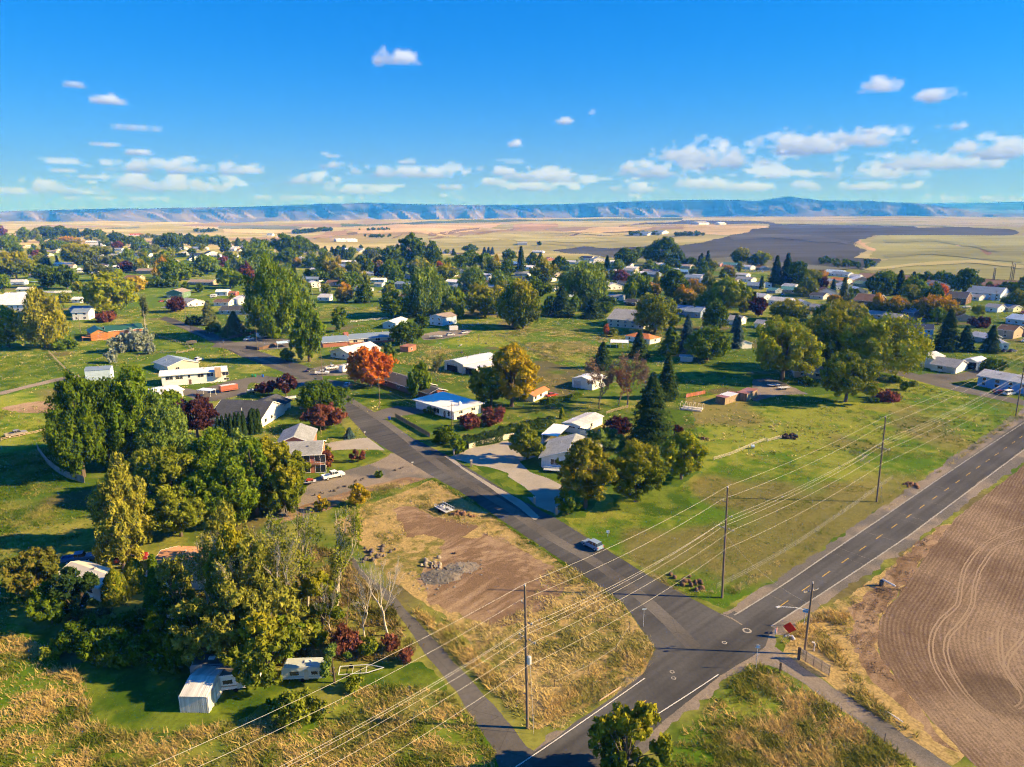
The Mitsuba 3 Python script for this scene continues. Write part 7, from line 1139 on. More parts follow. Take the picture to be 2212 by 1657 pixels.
 ('round', 303.7, 587.6, 18.1, 21.3, 'dark'), ('conifer', 322.3, 593.3, 21.2, 12.4, 'conifer'), ('round', 307.8, 545.3, 19.5, 17.4, 'green'), ('bush', 413.6, 728.0, 7.0, 8.8, 'dark'), ('round', 417.7, 721.1, 9.1, 9.5, 'dark'), ('round', 419.8, 696.5, 10.8, 18.4, 'dark'), ('round', 388.8, 611.8, 19.1, 22.9, 'dark'), ('round', 328.2, 550.2, 14.0, 14.6, 'orange'), ('round', 275.2, 458.0, 13.1, 27.4, 'turnorange'), ('round', 253.3, 468.8, 12.7, 16.6, 'turnorange'), ('conifer', 218.3, 351.8, 21.0, 13.3, 'conifer'), ('conifer', 226.1, 349.7, 13.0, 9.4, 'conifer'), ('conifer', 236.4, 345.6, 13.6, 8.9, 'conifer'), ('round', 281.4, 425.3, 6.0, 11.4, 'plum'), ('round', 405.1, 581.9, 12.9, 10.9, 'dark'), ('round', 405.9, 571.0, 13.3, 10.1, 'dark'), ('round', 372.8, 530.9, 6.6, 11.2, 'green'), ('round', 310.3, 470.6, 7.7, 6.8, 'lime'), ('bush', 435.0, 643.9, 3.4, 12.8, 'rust'), ('bush', 381.1, 530.9, 4.6, 5.9, 'dark'), ('bush', 280.3, 581.9, 6.3, 8.4, 'dark'),
 ): tree(*a)
# more of the small houses that show between the crowns
rngh = np.random.default_rng(12); cnt = 0; tries = 0; occ = [(h[7], h[8], 15+h[5]*.5) for h in HOUSES]+[(t[3], t[4], 4+t[6]*.3) for t in TREES]
while cnt < 115 and tries < 30000:
    tries += 1; az = rngh.uniform(-.72, .70); yy = rngh.uniform(560, 1500 if az < -.15 else 980); xx = az*yy
    if az > .2 and yy > 800-300*(az-.2): continue
    if yy < 640 and az < -.25: continue
    if any(math.hypot(xx-a, yy-b) < r for a, b, r in occ): continue
    L = rngh.uniform(11, 19); a = math.radians([41, 122, -8, 32][rngh.integers(4)]-(90 if rngh.random() < .3 else 0)); a = math.atan2(math.sin(a), abs(math.cos(a)))
    wl_ = ['white', 'white', 'cream', 'paleblue', 'lightgrey', 'tan'][rngh.integers(6)]; rf_ = ['lightgrey', 'grey', 'taupe', 'bluegrey', 'white', 'brown'][rngh.integers(6)]
    H0((xx-L/2*math.cos(a), yy-L/2*math.sin(a), xx+L/2*math.cos(a), yy+L/2*math.sin(a)), rngh.uniform(8, 11), wl_, rf_, rngh.uniform(2.7, 3.4), 'gable', 'x' if rngh.random() < .7 else 'y'); occ.append((xx, yy, 21)); cnt += 1
# more crowns between the houses of the town
rngm = np.random.default_rng(31); more = []
solid = [(h[7], h[8], 6+h[5]*.36) for h in HOUSES]+[(t[3], t[4], 2+t[6]*.22) for t in TREES]
tries = 0
while len(more) < 190 and tries < 30000:
    tries += 1; yy = rngm.uniform(400, 930); az = rngm.uniform(-.74, .72); xx = az*yy
    if az > .3 and yy > 760-250*(az-.3) or yy < 470 and -.42 < az < .38: continue
    if yy+.9*xx < 420 and az < -.1: continue
    if any(0 < b-yy < 48 and abs(math.atan2(a, b)-math.atan2(xx, yy))*b < 10 for a, b, r in solid[:len(HOUSES)]): continue
    if all(math.hypot(xx-a, yy-b) > r for a, b, r in solid) and all(math.hypot(xx-a, yy-b) > 9 for a, b in more): more.append((xx, yy))
for xx, yy in more:
    pal = ['dark', 'green', 'dark', 'olive', 'green', 'turnyellow', 'conifer', 'silvergreen', 'turnorange', 'green'][rngm.integers(10)]; hh = rngm.uniform(5.5, 15)
    tree('conifer' if pal == 'conifer' else ('round', 'tall')[rngm.integers(2)] if hh > 8 else 'bush' if hh < 7 else 'round', xx, yy, hh, hh*(.45 if pal == 'conifer' else rngm.uniform(.75, 1.15)), pal)
# the wooded far left of the town: more crowns between the named ones
rngf = np.random.default_rng(77); spots = []
while len(spots) < 170:
    yy = rngf.uniform(900, 1950); az = rngf.uniform(-.70, -.12); xx = az*yy
    if az > -.28 and yy > 1250: continue
    if all(math.hypot(xx-a, yy-b) > 14 for a, b in spots) and all(math.hypot(xx-h[7], yy-h[8]) > 15 for h in HOUSES): spots.append((xx, yy))
vs, fs, cs, m = [], [], [], 0
for xx, yy in spots:
    pal = ['dark', 'green', 'dark', 'olive', 'dark', 'turnyellow', 'conifer'][rngf.integers(7)]; hh = rngf.uniform(9, 17); z = zt(xx, yy)
    if pal == 'conifer': v, f, cl = crown_conifer(rngf, xx, yy, z, hh, hh*.45, pal, 1.2, 260)
    else: (v, f), cl, _ = crown_round(rngf, xx, yy, z, hh, hh*rngf.uniform(.85, 1.25), pal, 1.25, 420, 'round')
    vs.append(v); fs.append(f+m); cs.append(cl); m += len(v)
k = numbered('woods'); put(k, None, (np.vstack(vs), np.vstack(fs)), np.vstack(cs), 'leaf'); tag(k, 'mass of dark trees closing off the far left of the town', 'woods', None, 'stuff')
# low shrubs and treelines on the far hills
def treeline(label, pts, n, hgt, seed):
    k = numbered('treeline'); tag(k, label, 'tree line', None, 'stuff'); rng = np.random.default_rng(seed); ls = LineString(pts); vs, fs, cs, m = [], [], [], 0
    for i in range(n):
        x, y = ls.interpolate(rng.random(), normalized=True).coords[0]; x += rng.normal(0, 12); y += rng.normal(0, 18); h = hgt*rng.uniform(.6, 1.2); q = 60
        c = unit(rng, q)*np.array([h*.5, h*.5, h*.45])*rng.uniform(.3, 1, (q, 1))+[x, y, zt(x, y)+h*.5]
        v, f, cl = leaf_tris(rng, c, h*.2, tint(rng, 'dark', rng.uniform(0, .7, q), q)); vs.append(v); fs.append(f+m); cs.append(cl); m += len(v)
    put(k, None, (np.vstack(vs), np.vstack(fs)), np.vstack(cs), 'leaf')
treeline('dark tree line by the white farm buildings on the middle hills', [(359.76, 2201.85), (406.98, 2140.75)], 40, 11, 1)
treeline('dark tree line at the right of the middle hill farm buildings', [(465.88, 2038.50), (520.12, 2004.72)], 40, 11, 2)
treeline('dark wood on the slope at left of centre', [(-807.67, 2746.71), (-770.68, 2798.93), (-730.33, 2871.81)], 90, 14, 3)
treeline('thin tree line by the grey farmstead at left', [(-1226.91, 2824.13), (-1152.96, 2811.96)], 30, 12, 4)
treeline('dark shrubs along the bronze slope', [(-565.03, 2835.51), (-496.55, 2897.02)], 30, 10, 5)
treeline('dark shrubs around the white sheds of the plain', [(-445.46, 2283.80), (-396.05, 2244.11)], 24, 10, 6)
treeline('bare willows along the ditch at the edge of the ploughed field', [(436.96, 976.62), (432.52, 934.60), (441.53, 899.22)], 26, 8, 7)

# ================================================================== vehicles
def dirof(a, b): return math.degrees(math.atan2(b[1]-a[1], b[0]-a[0]))
x, y = (16.55, 134.68); car('silver blue SUV driving on the side street by the pasture', x, y, dirof((18.15, 132.98), (14.66, 137.14)), (.25, .34, .46), 'suv', 'car', 'car')
x, y = (-46.49, 174.14); car('white crew cab pickup on the gravel drive by the brick house', x, y, dirof((-48.14, 172.00), (-44.17, 175.01)), 'white', 'pickup', 'pickup truck', 'pickup_truck')
for lab, (x, y), (a, b), c, body, cat, nm in (
 ('white pickup parked beside a pole behind the purple plum trees', (-81.02, 296.05), ((-85.23, 296.75), (-78.29, 297.92)), 'white', 'pickup', 'pickup truck', 'pickup_truck'),
 ('dark car parked next to the white pickup in the dirt strip', (-87.51, 302.23), ((-89.15, 301.51), (-86.46, 305.17)), 'charcoal', 'sedan', 'car', 'parked_car'),
 ('white truck behind the white pickup in the dirt strip', (-79.28, 306.17), ((-82.22, 305.17), (-76.74, 308.93)), 'white', 'pickup', 'pickup truck', 'pickup_truck'),
 ('light blue car on the cross street left of the orange maple', (-65.69, 274.94), ((-66.08, 273.92), (-66.74, 282.21)), (.45, .62, .78), 'sedan', 'car', 'parked_car'),
 ('white SUV parked behind the long white house', (-146.29, 325.43), ((-147.86, 324.72), (-146.12, 330.14)), 'white', 'suv', 'car', 'parked_car'),
 ('white pickup on the paved yard near the camper', (-142.29, 379.17), ((-145.03, 378.22), (-141.35, 385.49)), 'white', 'pickup', 'pickup truck', 'pickup_truck'),
 ('bright red car in front of the green gabled house', (-271.26, 550.69), ((-273.41, 549.71), (-269.78, 554.65)), 'red', 'sedan', 'car', 'parked_car'),
 ('white van right of the bright red car', (-265.96, 552.67), ((-267.66, 551.68), (-264.48, 554.65)), 'white', 'van', 'van', 'parked_van'),
 ('white SUV among the boats behind the metal workshop', (-34.57, 394.24), ((-37.14, 394.24), (-32.11, 397.49)), 'lightgrey', 'suv', 'car', 'parked_car'),
 ('silver car at the right end of the boat yard', (-27.32, 402.47), ((-29.75, 400.79), (-24.91, 405.00)), 'lightgrey', 'sedan', 'car', 'parked_car'),
 ('small red car beside the orange roofed cottage', (14.99, 258.65), ((14.16, 258.29), (16.04, 259.56)), 'red', 'sedan', 'car', 'parked_car'),
 ('dark red car before the blue house', (186.01, 262.32), ((185.12, 263.06), (187.39, 262.32)), (.25, .03, .05), 'sedan', 'car', 'parked_car'),
 ('white van before the blue house', (188.22, 260.84), ((186.60, 260.47), (190.74, 262.32)), 'white', 'van', 'van', 'parked_van'),
 ('dark blue car on the drive at the far right', (244.63, 346.48), ((242.72, 345.85), (247.29, 347.74)), 'navy', 'sedan', 'car', 'parked_car'),
 ('black car beside the dark blue one at the far right', (247.93, 346.48), ((246.30, 345.85), (250.29, 347.74)), 'charcoal', 'sedan', 'car', 'parked_car'),
 ('old grey farm truck rusting in the left field', (-153.16, 209.86), ((-154.47, 209.86), (-152.72, 211.71)), 'greywood', 'pickup', 'pickup truck', 'farm_truck'),
 ('dark red truck parked behind the thicket house', (-75.13, 128.46), ((-76.51, 128.17), (-73.90, 129.05)), (.28, .03, .04), 'pickup', 'pickup truck', 'pickup_truck'),
 ('blue pickup half hidden left of the thicket house', (-85.59, 128.46), ((-86.94, 128.17), (-84.40, 129.05)), (.10, .16, .30), 'pickup', 'pickup truck', 'pickup_truck'),
 ('white car in front of the white gabled house with grey roof', (-234.68, 519.59), ((-237.65, 518.63), (-232.32, 522.01)), 'lightgrey', 'sedan', 'car', 'parked_car'),
 ('grey car on the street at left, before the red car', (-250.77, 512.48), ((-252.91, 512.48), (-249.30, 513.89)), 'grey', 'sedan', 'car', 'parked_car'),
 ('white car under the blue spruce near the white gabled house', (144.87, 448.08), ((143.02, 447.05), (147.06, 450.16)), 'lightgrey', 'sedan', 'car', 'parked_car'),
 ): car(lab, x, y, dirof(a, b), c, body, cat, nm)
for i, (x, y) in enumerate([(273.97, 842.01), (279.70, 844.34), (282.90, 839.05), (288.63, 841.33), (293.06, 839.79)]): car(['first', 'second', 'third', 'fourth', 'fifth'][i]+' white vehicle from left in the row along the park lawn', x, y, 75, 'white', ['van', 'pickup', 'suv', 'pickup', 'van'][i], 'car', 'parked_car', 'white vehicles parked along the far lawn')
x, y = (-137.11, 386.98); trailer('white camper trailer in the paved yard under the cottonwood', x, y, dirof((-135.39, 390.49), (-139.65, 385.49)), 6.5, 2.4, 3.0)
x, y = (-71.85, 301.51); trailer('white motorhome left of the orange maple', x, y, 60, 7, 2.4, 3.1, 'white', 'camper', 'motorhome', 'motorhome')
x, y = (-34.15, 411.03); trailer('white box trailer in front of the pale blue house', x, y, 15, 5, 2.4, 2.9, 'white', 'box', 'box_trailer')
x, y = (-109.43, 266.45); trailer('rust red stock trailer in the gravel yard', x, y, dirof((-112.17, 264.55), (-106.55, 269.35)), 6.6, 2.3, 2.6, (.40, .13, .08), 'box', 'stock_trailer', stripe=(.20, .06, .04))
x, y = (-39.62, 90.35); trailer('old white camper trailer with dirty roof beside the metal shed', x, y, dirof((-41.06, 90.35), (-38.00, 90.99)), 6.0, 2.5, 2.9, 'white', 'camper', 'camper_trailer', stripe=(.45, .30, .18), roofc=(.20, .18, .15))
x, y = (-44.72, 92.78); trailer('grey truck camper with dark roof behind the metal shed', x, y, dirof((-46.34, 93.12), (-43.10, 93.45)), 5.0, 2.5, 2.8, (.22, .25, .28), 'camper', 'camper_trailer', roofc=(.12, .12, .12))
x, y = (-30.46, 92.52); trailer('long white camper trailer with pale green roof under the trees', x, y, dirof((-32.77, 92.52), (-28.12, 92.78)), 6.6, 2.4, 2.4, (.62, .65, .62), 'camper', 'camper_trailer', stripe=(.30, .42, .55), roofc=(.50, .54, .50))
x, y = (-165.29, 622.97); trailer('white box trailer beside the tan brown roofed house', x, y, 8, 6, 2.4, 2.9, 'white', 'box', 'box_trailer')
x, y = (-242.54, 578.25); trailer('small rounded white trailer behind the conifers', x, y, 10, 5, 2.3, 2.8)
x, y = (328.67, 512.81); boat('white boat on a trailer beside the small lime tree', x, y, 20, 'white', 7)
x, y = (73.80, 372.46); boat('white boat with blue deck among the trailers', x, y, 15, 'white', 8)
x, y = (-41.71, 384.78); boat('white boat parked at the left of the boat yard', x, y, 5, 'white', 7)
x, y = (-97.95, 263.61); boat('white boat on a trailer under the purple plum trees', x, y, 20, 'white', 6)
x, y = (-471.21, 701.81); boat('big boat under a pale blue cover', x, y, 10, 'paleblue', 10, (.30, .55, .75))
x, y = (-470.75, 682.74); boat('boat under a dark blue cover', x, y, 10, 'paleblue', 10, (.10, .25, .48))
x, y = (-81.77, 251.61); boat('white boat beside the rocks at the dark roofed house', x, y, 25, 'white', 5.5)
def flatbed(label, x, y, rot, L=5, W=2.2, stakes=False, load=None, c='lightgrey'):
    key = thing('flatbed_trailer', label, 'trailer'); at = (x, y, zt(x, y), rot)
    for i in range(6): put(key, 'plank', MB().box(-L/2, -W/2+W*i/6+.01, .7, L/2, -W/2+W*(i+1)/6-.01, .78), np_jit(c, np.random.default_rng(i)), 'paint', at)
    put(key, 'frame', MB().box(-L/2, -W/2, .55, L/2, -W/2+.12, .698).box(-L/2, W/2-.12, .55, L/2, W/2, .698).tube([(L/2, -.5, .6), (L/2+1.3, 0, .5)], .05, 4).tube([(L/2, .5, .6), (L/2+1.3, 0, .5)], .05, 4), 'charcoal', 'paint', at)
    for s in (-1, 1): put(key, 'wheel', MB().wheel(-.4, s*(W/2+.02), .33, .33, .22), 'black', 'paint', at)
    if stakes:
        for s in (-1, 1):
            for i in range(6): put(key, 'stake', MB().cbox(-L/2+.1+i*(L-.2)/5, s*(W/2-.04), 1.15, .09, .06, .75), 'lightgrey', 'paint', at)
            put(key, 'side_rail', MB().box(-L/2, s*(W/2-.08)-.02, 1.3, L/2, s*(W/2-.08)+.02, 1.45), 'white', 'paint', at)
    if load:
        rng = np.random.default_rng(8)
        for i in range(9): put(key, 'load_sack', MB().mesh(trimesh.creation.icosphere(1, .42).apply_scale([1.2, .9, .6]).apply_translation([rng.uniform(-L/2+.5, L/2-.5), rng.uniform(-W/2+.5, W/2-.5), 1.0])), 'lightgrey' if i % 2 else 'charcoal', 'paint', at, True)
    return key
x, y = (-15.62, 152.82); flatbed('flatbed trailer with white stake sides and loaded sacks on the weedy lot', x, y, dirof((-18.01, 154.33), (-14.56, 150.26)), 4.6, 2.4, True, True)
x, y = (103.90, 274.33); flatbed('empty flatbed trailer nearest the big maple trunk', x, y, 15)
x, y = (106.44, 269.95); flatbed('empty flatbed trailer in front of the other one', x, y, 20)
x, y = (-167.59, 366.66); k = thing('dump_trailer', 'dark dump trailer at the roadside by the silver willows', 'trailer'); at = (x, y, 0, 20)
put(k, 'bed', MB().box(-2.4, -1.1, .8, 2.4, 1.1, .9).box(-2.4, -1.1, .902, -2.3, 1.1, 1.9).box(2.3, -1.1, .902, 2.4, 1.1, 1.9).box(-2.298, -1.1, .902, 2.298, -1.0, 1.9).box(-2.298, 1.0, .902, 2.298, 1.1, 1.9), (.16, .15, .14), 'paint', at)
put(k, 'load', MB().mesh(trimesh.creation.icosphere(2, 1).apply_scale([2.2, .95, .6]).apply_translation([0, 0, 1.6])), (.2, .15, .1), 'paint', at)
for s in (-1, 1): put(k, 'wheel', MB().wheel(.5, s*1.0, .4, .4, .25), 'black', 'paint', at)
x, y = (-51.44, 169.90); k = thing('quad_bike', 'red quad bike on a small trailer behind the white pickup', 'quad bike'); at = (x, y, .55, 15)
put(k, 'body', MB().box(-.9, -.35, .35, .9, .35, .7).box(-.6, -.25, .702, .3, .25, .95), 'red', 'gloss', at); put(k, 'handlebar', MB().tube([(.5, -.4, 1.15), (.45, 0, 1.0), (.5, .4, 1.15)], .035, 4), 'black', 'paint', at)
for wx in (-.65, .65):
    for s in (-1, 1): put(k, 'wheel', MB().wheel(wx, s*.5, .28, .28, .25, 10), 'black', 'paint', at)
flatbed('small utility trailer carrying the red quad bike', x, y, 15, 3.2, 1.6)
x, y = (-22.84, 93.62); k = thing('boat_trailer', 'empty white trailer frame with long tongue beside the lane', 'trailer'); at = (x, y, 0, dirof((-24.18, 93.96), (-20.85, 94.30)))
put(k, 'frame', MB().tube([(-3, -1, .5), (1.2, -1, .55), (3.6, 0, .55)], .08, 4).tube([(-3, 1, .5), (1.2, 1, .55), (3.6, 0, .55)], .08, 4).tube([(-3, -1, .5), (-3, 1, .5)], .08, 4).tube([(-1, -1, .5), (-1, 1, .5)], .05, 4).tube([(1, -1, .5), (1, 1, .5)], .05, 4), (.50, .52, .52), 'paint', at)
for s in (-1, 1): put(k, 'wheel', MB().wheel(-1.4, s*1.15, .33, .33, .2), 'black', 'paint', at)
for i, ((x, y), c, lab) in enumerate((((-109.01, 290.99), (.03, .30, .12), 'green wheeled bin on the yard, leftmost of the bins'), ((-107.74, 290.99), (.03, .30, .12), 'green wheeled bin next to the blue bin'), ((-104.55, 290.99), (.03, .12, .50), 'blue wheeled bin beside the green bins'), ((-40.81, 227.40), (.03, .10, .55), 'blue wheeled bin at the street by the board fence'), ((10.99, 211.47), (.03, .06, .30), 'dark blue bin near the carport'))): bin_(lab, x, y, c, 30*i)
x, y = (-56.41, 105.36); k = thing('satellite_dish', 'old white satellite dish in the shady thicket', 'satellite dish'); v = []
n = 14; rr = [0, .5, .9, 1.2]; vs = [(r*math.cos(t*2*math.pi/n), r*math.sin(t*2*math.pi/n), .35*r*r) for r in rr[1:] for t in range(n)]
f = [(j*n+t, j*n+(t+1) % n, (j+1)*n+(t+1) % n, (j+1)*n+t) for j in range(2) for t in range(n)]
put(k, 'dish', MB().add(np.array(vs)@np.array([[1, 0, 0], [0, .8, .6], [0, -.6, .8]]).T+[x, y, 1.7], f), 'white'); put(k, 'mast', MB().tube([(x, y, 0), (x, y, 1.6)], .07, 6), 'grey'); put(k, 'feed', MB().tube([(x, y, 1.8), (x, y-.75, 2.5)], .04, 4), 'white')

CARS = []; rngc = np.random.default_rng(44)
for (hk, w_, r_, kd, rg, L_, h_, hx, hy, wd) in HOUSES:
    if len(CARS) >= 34 or not 330 < math.hypot(hx, hy) < 800 or rngc.random() < .45: continue
    az = math.atan2(hx, hy); x, y = hx+(L_*.5+5)*math.cos(az)-9*math.sin(az), hy-(L_*.5+5)*math.sin(az)-9*math.cos(az)
    if any(math.hypot(x-t[3], y-t[4]) < 2+t[6]*.4 for t in TREES) or any(math.hypot(x-q[2], y-q[3]) < 12 for q in CARS) or any(math.hypot(x-q[7], y-q[8]) < 8 for q in HOUSES): continue
    cn, cc = (('white', 'white'), ('white', 'white'), ('silver', 'silver'), ('dark', 'charcoal'), ('blue', (.08, .16, .32)), ('red', 'red'), ('grey', 'grey'))[rngc.integers(7)]; bd = ('suv', 'sedan', 'pickup', 'van')[rngc.integers(4)]
    k = car(None, x, y, rngc.uniform(0, 360), cc, bd, {'pickup': 'pickup truck', 'van': 'van'}.get(bd, 'car'), {'pickup': 'pickup_truck', 'van': 'parked_van'}.get(bd, 'parked_car')); CARS.append((k, cn+' parked '+{'pickup': 'pickup', 'van': 'van'}.get(bd, 'car'), x, y))

# ================================================================== poles and wires
main = [(2.09, 81.70, 20.3), (37.60, 114.85, 24.6), (86.92, 158.25, 21.7), (171.00, 232.18, 18.0)]
def lineaz(): a, b = np.array(main[0][:2]), np.array(main[2][:2]); return math.degrees(math.atan2(*(b-a)[::-1]))
AZ = lineaz(); LU = np.array([math.cos(math.radians(AZ)), math.sin(math.radians(AZ))]); SIDE = np.array([LU[1], -LU[0]])
labs = ['tall wooden power pole with transformer beside the narrow lane', 'tall wooden power pole at the corner of the pasture and side street', 'tall wooden power pole halfway along the pasture', 'tall wooden power pole at the right edge by the back street']
LEAN = [-.022, -.022, -.02, .0]
for i, (x, y, h) in enumerate(main):
    utility_pole(labs[i], x, y, 21.0, AZ-90, [(18.2, -1.0, .1), (15.8, -.1, 1.0), (13.3, -1.5, 1.5)], .19, None, 10.6 if i == 0 else None, LEAN[i])
att = [(0, 21.3), (-1.0, 18.55), (1.0, 16.15), (-1.4, 13.65), (-.5, 13.65), (1.4, 13.65), (.25, 9.6)]
p0 = np.array(main[0][:2])-(np.array(main[1][:2])-np.array(main[0][:2])); p5 = np.array(main[3][:2])+LU*75
wl = ['top power wire of the pole line', 'power wire on the left arms of the pole line', 'power wire on the right arms of the pole line', 'outer crossarm wire on the field side', 'inner crossarm wire next to the pole line', 'crossarm wire on the road side of the poles', 'lowest cable strung along the pole line']
for j, (s, zz) in enumerate(att):
    P3 = []
    for i, q in enumerate([p0]+[np.array(m[:2]) for m in main]+[p5]):
        ln = LEAN[max(0, min(3, i-1))]*zz; b = q+SIDE*s; P3.append((b[0]+ln, b[1], zz))
    wire(wl[j], P3, 1.1 if j else .8, .021)
for i in (0, 2):
    x, y, h = main[i]
    wire(['slack guy cable down from the transformer pole', 'guy cable of the halfway pole'][i//2], [(x+.3, y, 9.5 if i == 0 else 5.5), (x+SIDE[0]*1.2, y+SIDE[1]*1.2-(.2 if i else .2), .1)], .0, .04, 'guy_wire')
x, y, h = 45.63, 98.08, 12.2; utility_pole('utility pole with street lamp and crossarm beside the farm gate', x, y, h, 20, [(h-1.4, -1.4, 1.4)], .17, (h-4.2, -4.6, 1.3), None, .012)
J_ = (x, y, h)
wire('overhead wire leaving the street lamp pole to the left', [(x, y, h-3.5), tuple(np.array(main[1][:2])+[.3, 0])+(11.5,)], 1.2, .02)
far_poles = (
 ('bare wooden pole right of the orange maple by the side street', -46.75, 242.48, 11.2, (-1.0, 1.0), None), ('tall wooden pole before the parked white pickup', -78.45, 286.54, 13.9, None, None), ('slim street lamp pole in front of the white flat roofed house', -18.51, 210.24, 10.4, (-1.4, 1.4), 2),
 ('slim pole between the brown house and the green tree', -39.26, 262.32, 4.7, None, None), ('street lamp pole standing over the pasture', 48.92, 149.60, 8.7, None, None) if False else ('pole beside the brick house lawn', -59.44, 211.47, 2.0, None, None),
 ('wooden pole on the street left of the log house conifers', -208.45, 451.64, 17.7, (-1.2, 1.2), 1), ('wooden pole by the dump trailer', -176.09, 385.49, 9.3, None, None), ('wooden pole at the paved yard fence', -127.14, 349.52, 12.4, None, None), ('short pole at the side street bend', -136.04, 330.14, 7.7, None, None),
 ('wooden pole before the board fence under the big cottonwood', -154.97, 383.04, 13.5, None, None), ('wooden pole beside the log house', -242.65, 395.62, 10.9, None, None), ('thin pole by the meadow paddock fences', -90.79, 479.57, 10.9, None, None), ('street lamp pole above the olive maple', 105.48, 544.75, 7.1, None, 1), ('tall pale lamp pole by the pointed roofs', 196.25, 912.73, 9.5, None, 1),
 ('pole in front of the plum brown tree', 163.27, 471.25, 16.8, None, None), ('pole beside the gold tree at the edge of town', 385.53, 819.35, 7.8, (-1, 1), None), ('dark pole on the bluish two storey house lawn', 380.89, 560.42, 8.6, None, None), ('pole left of the dark conifers by the navy house', 211.03, 353.94, 7.2, None, None),
 ('wooden pole on the meadow near the boats', -17.79, 372.46, 4.2, None, None), ('pole in the far left town beside twin poles', -434.49, 871.37, 12.1, None, None), ('thin pole left of its twin in the far left town', -451.39, 898.77, 11.4, None, None), ('pole in the far left town by the dark conifer', -633.03, 974.50, 9.0, (-1.2, 1.2), None), ('pole before the red tinted trees in the far left town', -559.10, 972.77, 7.9, None, None),
 ('lone pole on the dark field before the navy roofs', 91.49, 1214.55, 8.7, None, None), ('pole on the shade lawn left of the split level house', 208.13, 348.69, 7.5, None, None))
for lab, x, y, h, arm, lamp in far_poles: utility_pole(lab, x, y, max(h, 4), 40, [(h-.9, arm[0], arm[1])] if arm else (), .12, (h-1.2, -1.9 if lamp == 1 else -2.6, .6) if lamp else None, None, 0)
for lab, pts in (('left pair of tall dark poles on the green slope', (493.82, 734.97, 12.7, 494.77, 734.33, 12.3)), ('right trio of tall dark poles on the green slope', (507.91, 730.21, 19.0, 511.39, 732.66, 17.2, 512.47, 731.91, 17.0))):
    v = np.array(pts).reshape(-1, 3) if not isinstance(pts[0], tuple) else np.array(pts)
    for i, (x, y, h) in enumerate(v): utility_pole(['first', 'second', 'third'][i]+' from left of the '+lab.replace('left pair', 'left pair').replace('right trio', 'right trio'), x, y, h, 0, [(h-.6, -1.5, 1.5)], .35, c=(.12, .09, .07), group=lab)
sp = [(-18.51, 210.24), (-46.75, 242.48), (-78.45, 286.54), (-154.97, 383.04), (-208.45, 451.64)]
for j, (dz, lab) in enumerate(((7.6, 'upper wire strung between the wooden poles of the side street'), (6.4, 'lower wire strung between the wooden poles of the side street'))):
    wire(lab, [(x, y, dz) for x, y in sp], .9, .022)
wire('service wires crossing from the pasture edge to the gold tinted tree', [tuple((27.36, 156.45))+(7,), tuple((12.61, 149.80))+(7,)], .6, .025)
wire('service wire running over the lawn below the yellow green trees', [tuple((28.50, 156.45))+(7.2,), tuple((23.49, 166.24))+(6,)], .4, .025)

# ================================================================== fences, gates, walls
fence('brown board fence along the side street before the white flat roofed house', [(-39.26, 230.28), (-34.78, 223.21), (-30.82, 217.19), (-27.51, 212.09), (-25.21, 208.41)], 'board', 1.5, 2.4, (.34, .23, .13))
wall_('white wavy retaining wall along the pale concrete drive', [(-12.65, 197.83), (-9.70, 201.17), (-6.18, 203.68), (-2.94, 205.79), (0.36, 208.41), (-3.63, 204.85), (-2.19, 207.21), (0.76, 208.41)], 1.3, .35, 'cream')
for lab, (x, y) in (('gate pillar at the hedge end of the pale drive', (-16.46, 191.45)), ('gate pillar with a lamp at the upper lawn strip', (-11.11, 182.75)), ('gate pillar at the lower end of the lawn strip', (5.34, 157.16)), ('gate pillar at the lower drive exit', (10.16, 150.92))): pillar(lab, x, y)
fence('white rail fence of bleached logs across the pasture', [(56.03, 187.10), (58.96, 189.10), (62.43, 191.65), (66.33, 195.34), (71.45, 200.27), (76.61, 204.85), (75.51, 202.53), (82.29, 207.21)], 'rail', 1.1, 3.2, (.58, .52, .43))
k = thing('water_tank', 'small blue tank hanging on the bleached log fence', 'tank'); x, y = (70.36, 197.83); put(k, 'drum', MB().tube([(x-.5, y, .7), (x-.45, y, .7), (x+.45, y, .7), (x+.5, y, .7)], [.3, .42, .42, .3], 10), 'paleblue', 'gloss'); put(k, 'stand', MB().box(x-.4, y-.3, 0, x-.3, y+.3, .5).box(x+.3, y-.3, 0, x+.4, y+.3, .5), 'grey')
fence('wire fence along the main road side of the pasture', [(37.42, 117.64), (44.24, 122.84), (51.81, 129.05), (59.51, 135.83), (84.34, 159.35), (91.97, 167.04), (98.31, 172.85)], 'wire', 1.25, 4.5, (.42, .36, .26), rails=(.4, .8, 1.2))
fence('wooden cattle gate fence in the middle of the pasture', [(96.48, 193.22), (98.84, 191.65), (99.74, 189.61), (95.74, 185.14), (97.93, 184.18)], 'rail', 1.3, 2.6, 'greywood')
fence('dark wire fence between the wild meadow and workshop meadow', [(-6.69, 391.43), (0.04, 376.11), (6.22, 358.51), (11.92, 343.97), (18.34, 330.52), (24.50, 320.73), (28.83, 319.38)], 'rail', 1.3, 3.4, 'greywood', rails=(.5, 1.1))
fence('pale rail fence behind the double garage', [(32.18, 233.67), (36.06, 237.77), (40.88, 241.69)], 'rail', 1.2, 3, 'tan')
fence('dark log fence in the orchard beside the cottage', [(11.59, 243.29), (14.32, 238.54), (16.59, 234.72), (18.79, 231.00), (21.86, 228.83)], 'rail', 1.1, 3, 'wood')
k = fence('red weathered slatted gate panel by the rusty sheds', [(64.82, 256.50), (69.19, 259.56), (73.56, 262.32)], 'board', 1.5, 2.2, (.44, .16, .09))
fence('grey board fence curving into the shade of the grove', [(-138.39, 197.16), (-133.92, 191.85), (-126.80, 183.88), (-121.01, 178.30), (-115.44, 173.87), (-109.06, 170.48)], 'board', 1.9, 2.4, 'greywood')
